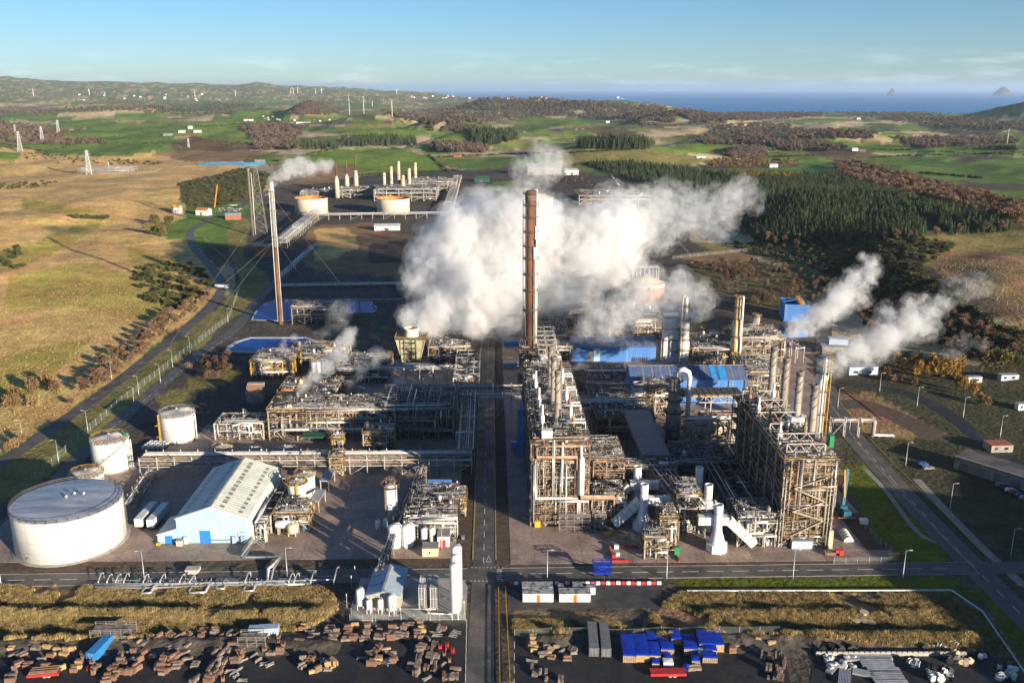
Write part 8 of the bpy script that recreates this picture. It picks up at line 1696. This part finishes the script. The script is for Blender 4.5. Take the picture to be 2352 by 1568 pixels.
for a, b in (((85, 352), (420, 282)), ((400, 345), (660, 322)), ((640, 370), (780, 340)), ((985, 357), (1031, 394)), ((1001, 362), (1290, 350)), ((1660, 366), (1870, 357)), ((1995, 343), (2352, 357)), ((2000, 362), (2352, 350)), ((1655, 288), (1990, 268)), ((130, 330), (560, 328)), ((430, 294), (640, 280)), ((560, 372), (640, 350)), ((1298, 384), (1358, 374)), ((1925, 373), (2052, 396)), ((0, 330), (120, 352)), ((2102, 397), (2252, 410)), ((800, 405), (1050, 392)), ((1290, 352), (1485, 343))):
 t_ = RNG.uniform(0, 1, 60); H.append(seen(a[0] + (b[0] - a[0]) * t_, a[1] + (b[1] - a[1]) * t_ + .6 * np.sin(t_ * 20)))
scatter('field_hedges', 'gorse', merge(*H), 'dark hedges between the far fields', 'hedge', .8, 1.7, 0)
GR = [('russet', [(40, 925), (75, 905), (110, 890), (30, 945), (80, 935), (130, 905)], 'rusty bare tree beside the west road, %s from the left', .8, 1.3), ('russet', [(35, 1030), (50, 1022), (22, 1040)], 'brown bush at the left edge of the moor road, %s from the left', .6, .8), ('olive', [(345, 540), (362, 525), (378, 535), (390, 520), (355, 515), (370, 545)], 'big olive-green tree of the clump by the depot, %s from the left', 1.3, 1.9), ('bare', [(200, 890), (215, 878), (240, 862), (275, 852), (300, 835), (340, 800), (385, 770), (400, 742)], 'small bare roadside tree on the moor edge, %s from the left', .4, .7),
      ('larch', [(2075, 862), (2090, 850), (2105, 868), (2120, 855), (2135, 870), (2150, 862), (2165, 875), (2180, 866), (2195, 880), (2110, 838), (2140, 842), (2170, 850), (2200, 862), (2215, 900), (2235, 912), (2060, 845), (2195, 895), (2130, 858)], 'golden larch on the eastern bank, %s from the left', .8, 1.3), ('russet', [(2015, 850), (2030, 870), (2050, 878), (2255, 925), (2265, 932), (2100, 885), (2072, 880), (1990, 842)], 'dull brown bush below the golden larches, %s from the left', .6, 1.0), ('olive', [(2290, 845), (2300, 850), (2280, 852)], 'round olive tree behind the eastern cabins, %s from the left', 1.2, 1.6),
      ('bare', [(1760, 560), (1800, 563), (1830, 566), (1860, 566), (1890, 564), (1920, 562), (1950, 560), (1990, 557), (2030, 553), (2060, 552), (2150, 545), (2200, 542), (2260, 538), (2300, 535), (1780, 565), (2090, 550)], 'pale leafless tree at the foot of the plantation, %s from the left', .8, 1.4), ('olive', [(600, 350), (640, 372), (620, 385), (570, 392)], 'tree beside the reservoir bank, %s from the left', 1, 1.5)]
for k, (kind, uv, lb, s0, s1) in enumerate(GR):
 trees(kind, seen([p[0] for p in uv], [p[1] for p in uv]), lb, lb.split(',')[0] + 's', s0, s1, k, True)
scatter('moor_scrub', 'gorse', merge(in_plan([(1660, 560), (2110, 548), (2200, 562), (2140, 600), (1980, 640), (1880, 625)], 420, RNG), in_plan([(1880, 620), (2100, 600), (2200, 690), (2352, 770), (2352, 830), (2230, 810), (2050, 740), (1900, 690)], 650, RNG), in_plan([(410, 425), (560, 385), (620, 400), (600, 450), (520, 470), (440, 480)], 420, RNG), in_plan([(300, 620), (430, 600), (500, 650), (430, 720), (340, 690)], 200, RNG), in_plan([(0, 590), (40, 560), (60, 620), (0, 640)], 30, RNG), in_plan([(60, 350), (240, 365), (230, 378), (20, 375)], 60, RNG), in_plan([(250, 366), (370, 372), (360, 380), (250, 378)], 60, RNG), in_plan([(0, 425), (140, 415), (110, 428), (0, 440)], 60, RNG), in_plan([(160, 498), (250, 500), (240, 504), (170, 502)], 40, RNG)), 'dark gorse and scrub dotted over the moor and eastern bank', 'scrub', .5, 1.4, 1)
scatter('bank_scrub', 'bare', merge(in_plan([(1580, 615), (1760, 600), (1900, 650), (1880, 720), (1700, 700)], 160, RNG), in_plan([(1950, 700), (2100, 690), (2352, 800), (2352, 850), (2200, 830), (2000, 780)], 260, RNG), in_plan([(230, 840), (420, 700), (500, 660), (470, 700), (260, 880), (150, 940)], 120, RNG), in_plan([(430, 850), (520, 825), (560, 850), (480, 890)], 25, RNG), in_plan([(1150, 392), (1340, 398), (1400, 430), (1330, 440)], 80, RNG)), 'brown leafless scrub along the banks and roads', 'scrub', .3, .75, 0)
scatter('rough_grass', 'tuft', merge(in_plan([(-60, 1345), (760, 1350), (778, 1400), (700, 1448), (300, 1466), (-60, 1474)], 22000, RNG, gaps=9), in_plan([(1178, 1425), (1420, 1428), (1455, 1445), (1420, 1455), (1180, 1452)], 3500, RNG, gaps=9), in_plan([(1500, 1405), (1560, 1362), (2170, 1366), (2270, 1420), (2352, 1540), (2300, 1500), (1800, 1456), (1480, 1456)], 19000, RNG, gaps=9)), 'tall dry grass on the banks in front of the cross road', 'grass', .4, 1.1, 0)
scatter('moor_tussocks', 'tuft', merge(in_plan([(0, 700), (300, 620), (440, 720), (250, 870), (100, 975), (0, 1020)], 4200, RNG), in_plan([(0, 450), (420, 440), (330, 520), (420, 590), (300, 620), (0, 690)], 1500, RNG), in_plan([(2120, 590), (2352, 600), (2352, 760), (2180, 660)], 1500, RNG)), 'pale tussock grass over the western moor', 'grass', .3, .75, 1)
def steam_material(name, density, contrast=0.0, scale=0.08, aniso=0.0):
 M = bpy.data.materials.new(name); M.use_nodes = True
 n, l = M.node_tree.nodes, M.node_tree.links
 n.remove(n['Principled BSDF'])
 v = n.new('ShaderNodeVolumePrincipled'); v.inputs['Color'].default_value = (0.965, 0.968, 0.972, 1)
 v.inputs['Density'].default_value = density; v.inputs['Anisotropy'].default_value = aniso
 if contrast:
  g = n.new('ShaderNodeNewGeometry'); t = n.new('ShaderNodeTexNoise'); t.inputs['Scale'].default_value = scale
  t.inputs['Detail'].default_value = 6; t.inputs['Roughness'].default_value = 0.68
  l.new(g.outputs['Position'], t.inputs['Vector'])
  r = n.new('ShaderNodeMapRange'); r.inputs['From Min'].default_value = 0.5 - 0.12 / contrast * 0.5; r.inputs['From Max'].default_value = 0.5 + 0.3 / contrast * 0.5
  r.inputs['To Min'].default_value = 0.0; r.inputs['To Max'].default_value = density * 2
  l.new(t.outputs['Fac'], r.inputs['Value']); l.new(r.outputs[0], v.inputs['Density'])
 l.new(v.outputs[0], n['Material Output'].inputs['Volume'])
 MATS[name] = M
 return M
ICO = None
def ico():
 global ICO
 if ICO is None:
  import bmesh
  b = bmesh.new(); bmesh.ops.create_icosphere(b, subdivisions=2, radius=1.0)
  ICO = ([tuple(v.co) for v in b.verts], [tuple(v.index for v in f.verts) for f in b.faces]); b.free()
 return ICO
QUEUE = []
def puff_object(name, blobs, grow, voxel):
 mb = MB(); V, F = ico(); voxel = min(voxel, .45 * max(b[3] for b in blobs) * grow)
 for (x, y, z, r) in blobs: mb.add([(x + a * r * grow, y + b * r * grow, z + c * r * grow) for a, b, c in V], F)
 o = bpy.data.objects.new('puff', mb.mesh(name)); COL.objects.link(o)
 md = o.modifiers.new('r', 'REMESH'); md.mode = 'VOXEL'; md.voxel_size = voxel
 return o
def nz(q, k): return np.sin(q[:, 0] * k + 1.7 * np.sin(q[:, 1] * k * .9 + k)) * np.sin(q[:, 1] * k * 1.1 + 1.5 * np.sin(q[:, 2] * k + 2 * k)) * np.sin(q[:, 2] * k * .95 + 1.6 * np.sin(q[:, 0] * k * 1.05 + 3 * k) + k)
def billow(m2, amp, freq, seed):
 nv = len(m2.vertices)
 co = np.empty(nv * 3, np.float32); m2.vertices.foreach_get('co', co); co = co.reshape(-1, 3)
 no = np.empty(nv * 3, np.float32); m2.vertex_normals.foreach_get('vector', no); no = no.reshape(-1, 3)
 p = co * freq + seed * 3.1
 dsp = (1 - np.abs(nz(p, 2.2))) * .8 + (1 - np.abs(nz(p, 5.1))) * .5 + (1 - np.abs(nz(p, 11.3))) * .25 - 1.15
 co += no * (dsp * amp)[:, None]
 m2.vertices.foreach_set('co', co.ravel()); m2.update()
def plume(name, label, blobs, shells, amp, freq, seed):
 """shells: (growth, density material, voxel); the first is the thing, the rest its denser cores."""
 QUEUE.append((name, label, [puff_object(name, blobs, gr, vx) for gr, _, vx in shells], shells, amp, freq, seed))
def release_steam():
 dg = bpy.context.evaluated_depsgraph_get()
 for name, label, tmp, shells, amp, freq, seed in QUEUE:
  top = None
  for i, (o, sh_) in enumerate(zip(tmp, shells)):
   m = bpy.data.meshes.new_from_object(o.evaluated_get(dg)); m.name = name if i == 0 else 'dense_core'
   billow(m, amp * (.8 + .3 * i), freq * (1 + .25 * i), seed + i * 11); m.materials.clear(); m.materials.append(MATS[sh_[1]])
   q = bpy.data.objects.new(m.name.split('.')[0], m)
   if i == 0: top = put(q, None, label, 'steam', 'steam drifting over the plant', 'stuff')
   else: put(q, top)
 for q in QUEUE:
  for o in q[2]:
   m = o.data; bpy.data.objects.remove(o, do_unlink=True); bpy.data.meshes.remove(m)
def grow_blobs(path, n, spread, seed, lift=0.0):
 """Scatter puffs round a list of (u, v, distance, radius) stations."""
 rnd = random.Random(seed); out = []
 for k in range(len(path) - 1):
  a, b = path[k], path[k + 1]
  for i in range(n):
   t = (i + rnd.random()) / n
   u, v, y, r = [a[j] + (b[j] - a[j]) * t for j in range(4)]
   x, yy, z = AT(u, v, y)
   ang = rnd.uniform(0, 2 * math.pi); el = rnd.uniform(-1, 1); s = r * spread * rnd.uniform(0.2, 1.0)
   rr = r * rnd.uniform(0.35, 0.8)
   out.append((x + s * math.cos(ang), yy + s * math.sin(ang), max(rr * 0.6 + 1, z + s * el * 0.9), rr))
 return out
steam_material('steam_wisp', 0.016, 1.1, .2); steam_material('steam_thin', 0.019, 1.1, .15); steam_material('steam_mid', 0.038, .9, .17); steam_material('steam_thick', 0.09)
MAIN = [(948, 752, 474, 7), (960, 735, 478, 10), (1000, 715, 485, 15), (1060, 680, 500, 24), (1090, 620, 520, 29), (1120, 560, 540, 32), (1130, 520, 555, 28)]
MAIN2 = [(1010, 720, 490, 14), (1100, 720, 505, 16), (1180, 690, 520, 22), (1260, 650, 540, 25), (1330, 580, 560, 28), (1390, 520, 575, 26)]
MAIN3 = [(1000, 640, 500, 18), (1020, 560, 520, 18), (1060, 510, 535, 16), (1150, 490, 560, 16), (1250, 560, 560, 26), (1390, 590, 570, 18)]
plume('steam_plume', 'huge white steam plume rising from the cooling tower behind the brown column', grow_blobs(MAIN, 14, .8, 1) + grow_blobs(MAIN2, 13, .8, 2) + grow_blobs(MAIN3, 10, .75, 3),
      [(1.15, 'steam_thin', 1.6), (.92, 'steam_mid', 1.8), (.66, 'steam_thick', 2.0)], 6.0, .085, 5)
S3 = [(1.3, 'steam_thin', 1.0), (1.0, 'steam_mid', 1.0), (.65, 'steam_thick', 1.0)]
S2 = [(1.2, 'steam_mid', .7), (.8, 'steam_thick', .7)]
PL = [('pale trailing end of the great plume drifting right', [(1420, 480, 580, 20), (1480, 520, 590, 20), (1580, 495, 610, 19), (1680, 460, 630, 15), (1725, 450, 640, 9)], 14, .9, [(1.2, 'steam_wisp', 1.5), (.85, 'steam_thin', 1.5)], 5, .1),
      ('grey steam bank over the smaller blue compressor house', [(1350, 755, 455, 8), (1400, 735, 460, 13), (1480, 700, 470, 15), (1560, 670, 480, 15), (1620, 670, 490, 10)], 13, .85, [(1.2, 'steam_wisp', 1.3), (.85, 'steam_mid', 1.3)], 4, .12),
      ('steam streaming right from the white tower behind the eastern block', [(1893, 852, 352, 2.5), (1925, 832, 356, 5), (1970, 805, 362, 6.5), (2030, 775, 368, 8), (2090, 740, 374, 8.5), (2155, 700, 382, 7)], 13, .8, S3, 3, .18),
      ('steam cloud rising over the bright blue enclosure', [(1812, 768, 500, 4), (1850, 745, 503, 9), (1900, 712, 508, 11), (1955, 678, 513, 11), (1990, 630, 520, 8), (1992, 592, 524, 5)], 12, .8, S3, 3.5, .14),
      ('thin torn wisp of steam off to the right', [(2190, 660, 430, 6), (2230, 645, 432, 8), (2290, 665, 434, 6)], 8, .9, [(1.15, 'steam_wisp', 1.2)], 3, .2), ('faint wisp above the golden larches', [(2180, 810, 380, 4), (2220, 790, 384, 6), (2260, 780, 388, 3)], 7, .9, [(1.1, 'steam_wisp', 1.2)], 2.5, .2),
      ('steam trailing right from the guyed flare tip', [(622, 412, 551, 2.5), (645, 400, 558, 6.5), (680, 392, 568, 8.5), (725, 385, 580, 7), (765, 375, 590, 4)], 11, .7, [(1.2, 'steam_thin', .9), (.8, 'steam_thick', .9)], 1.8, .3),
      ('steam column from the thin vent over the long pipe frame', [(690, 900, 366, 2), (720, 870, 372, 4), (760, 830, 380, 5), (795, 780, 390, 5), (800, 755, 394, 4)], 11, .7, S2, 1.6, .35),
      ('second steam trail right of the white silo', [(800, 905, 392, 2), (825, 865, 400, 4), (850, 825, 410, 5), (880, 810, 420, 3)], 8, .8, [(1.2, 'steam_wisp', .8), (.8, 'steam_mid', .8)], 1.6, .35),
      ('steam drifting up behind the white silo toward the upper pond', [(730, 790, 470, 4), (765, 740, 480, 7), (800, 700, 490, 8)], 8, .8, [(1.15, 'steam_wisp', 1)], 2, .25),
      ('small steam puff above the yellow-framed unit', [(635, 822, 440, 1.5), (650, 800, 446, 3), (668, 780, 452, 3)], 6, .7, S2, 1.2, .4), ('steam leak by the mossy cooler on the pipe bridge', [(880, 930, 400, 1.5), (905, 905, 404, 3.2), (920, 880, 408, 3)], 7, .7, S2, 1.2, .4),
      ('white steam puff behind the pale blue warehouse', [(343, 1104, 312, 1.2), (362, 1095, 315, 2.4), (378, 1085, 318, 2)], 6, .8, S2, .9, .5), ('steam leak from the rack beside the main road', [(1075, 1000, 345, 1), (1088, 988, 348, 2), (1110, 980, 352, 1.5)], 6, .7, S2, .8, .5), ('thin steam from the silo unit platform', [(1032, 1145, 296, 1), (1045, 1122, 300, 2), (1052, 1108, 304, 1.4)], 5, .8, [(1.1, 'steam_mid', .6)], .8, .5),
      ('short jet of steam on the roadside furnace block face', [(1345, 1050, 278, .6), (1365, 1043, 280, 1.5), (1390, 1034, 283, 1.2)], 5, .7, S2, .6, .6), ('slanting steam jet over the left kerb of the main road', [(1072, 828, 437, .8), (1092, 820, 440, 1.6), (1115, 814, 443, .8)], 4, .6, S2, .8, .5),
      ('steam wisp on the roof pipes behind the three chimneys', [(1300, 855, 400, 2), (1325, 840, 404, 3.5), (1360, 845, 410, 3)], 6, .8, [(1.1, 'steam_wisp', .8), (.8, 'steam_mid', .8)], 1.4, .35), ('grey puff of steam above the brown column top', [(1200, 420, 700, 8), (1240, 385, 715, 15), (1270, 365, 730, 15), (1285, 395, 720, 10)], 9, .8, [(1.2, 'steam_wisp', 1.6), (.8, 'steam_thin', 1.6)], 4, .12),
      ('low steam behind the orange domed tank', [(1600, 690, 560, 4), (1640, 695, 565, 6), (1700, 640, 575, 6)], 7, .9, [(1.1, 'steam_wisp', 1.2)], 2.5, .2), ('small leak of steam in the tank pipe track', [(320, 1140, 300, .8), (328, 1130, 302, 1.4)], 4, .7, S2, .6, .5), ('steam beside the tall column near the fractionation unit', [(1720, 755, 470, 1.5), (1738, 740, 474, 3), (1745, 725, 478, 2.5)], 5, .8, S2, 1, .4)]
for i, (lb, path, n_, sp_, shells, amp, fr) in enumerate(PL):
 plume('steam_wisp' if 'wisp' in lb else 'steam_cloud', lb, grow_blobs(path, n_, sp_, 50 + i), shells, amp, fr, 20 + i * 3)
release_steam()
def haze():
 M = bpy.data.materials.new('haze_air'); M.use_nodes = True
 n, l = M.node_tree.nodes, M.node_tree.links
 n.remove(n['Principled BSDF'])
 v = n.new('ShaderNodeVolumePrincipled'); v.inputs['Color'].default_value = (0.66, 0.82, 1.0, 1)
 v.inputs['Density'].default_value = 2.8e-5; v.inputs['Anisotropy'].default_value = 0.2
 l.new(v.outputs[0], n['Material Output'].inputs['Volume'])
 MATS['haze_air'] = M
 MB().slab(-101000, 101000, -500, 101000, -177, 390).build('haze', M, kind='stuff', label='thin pale haze in the air over the whole landscape', cat='haze')
haze()
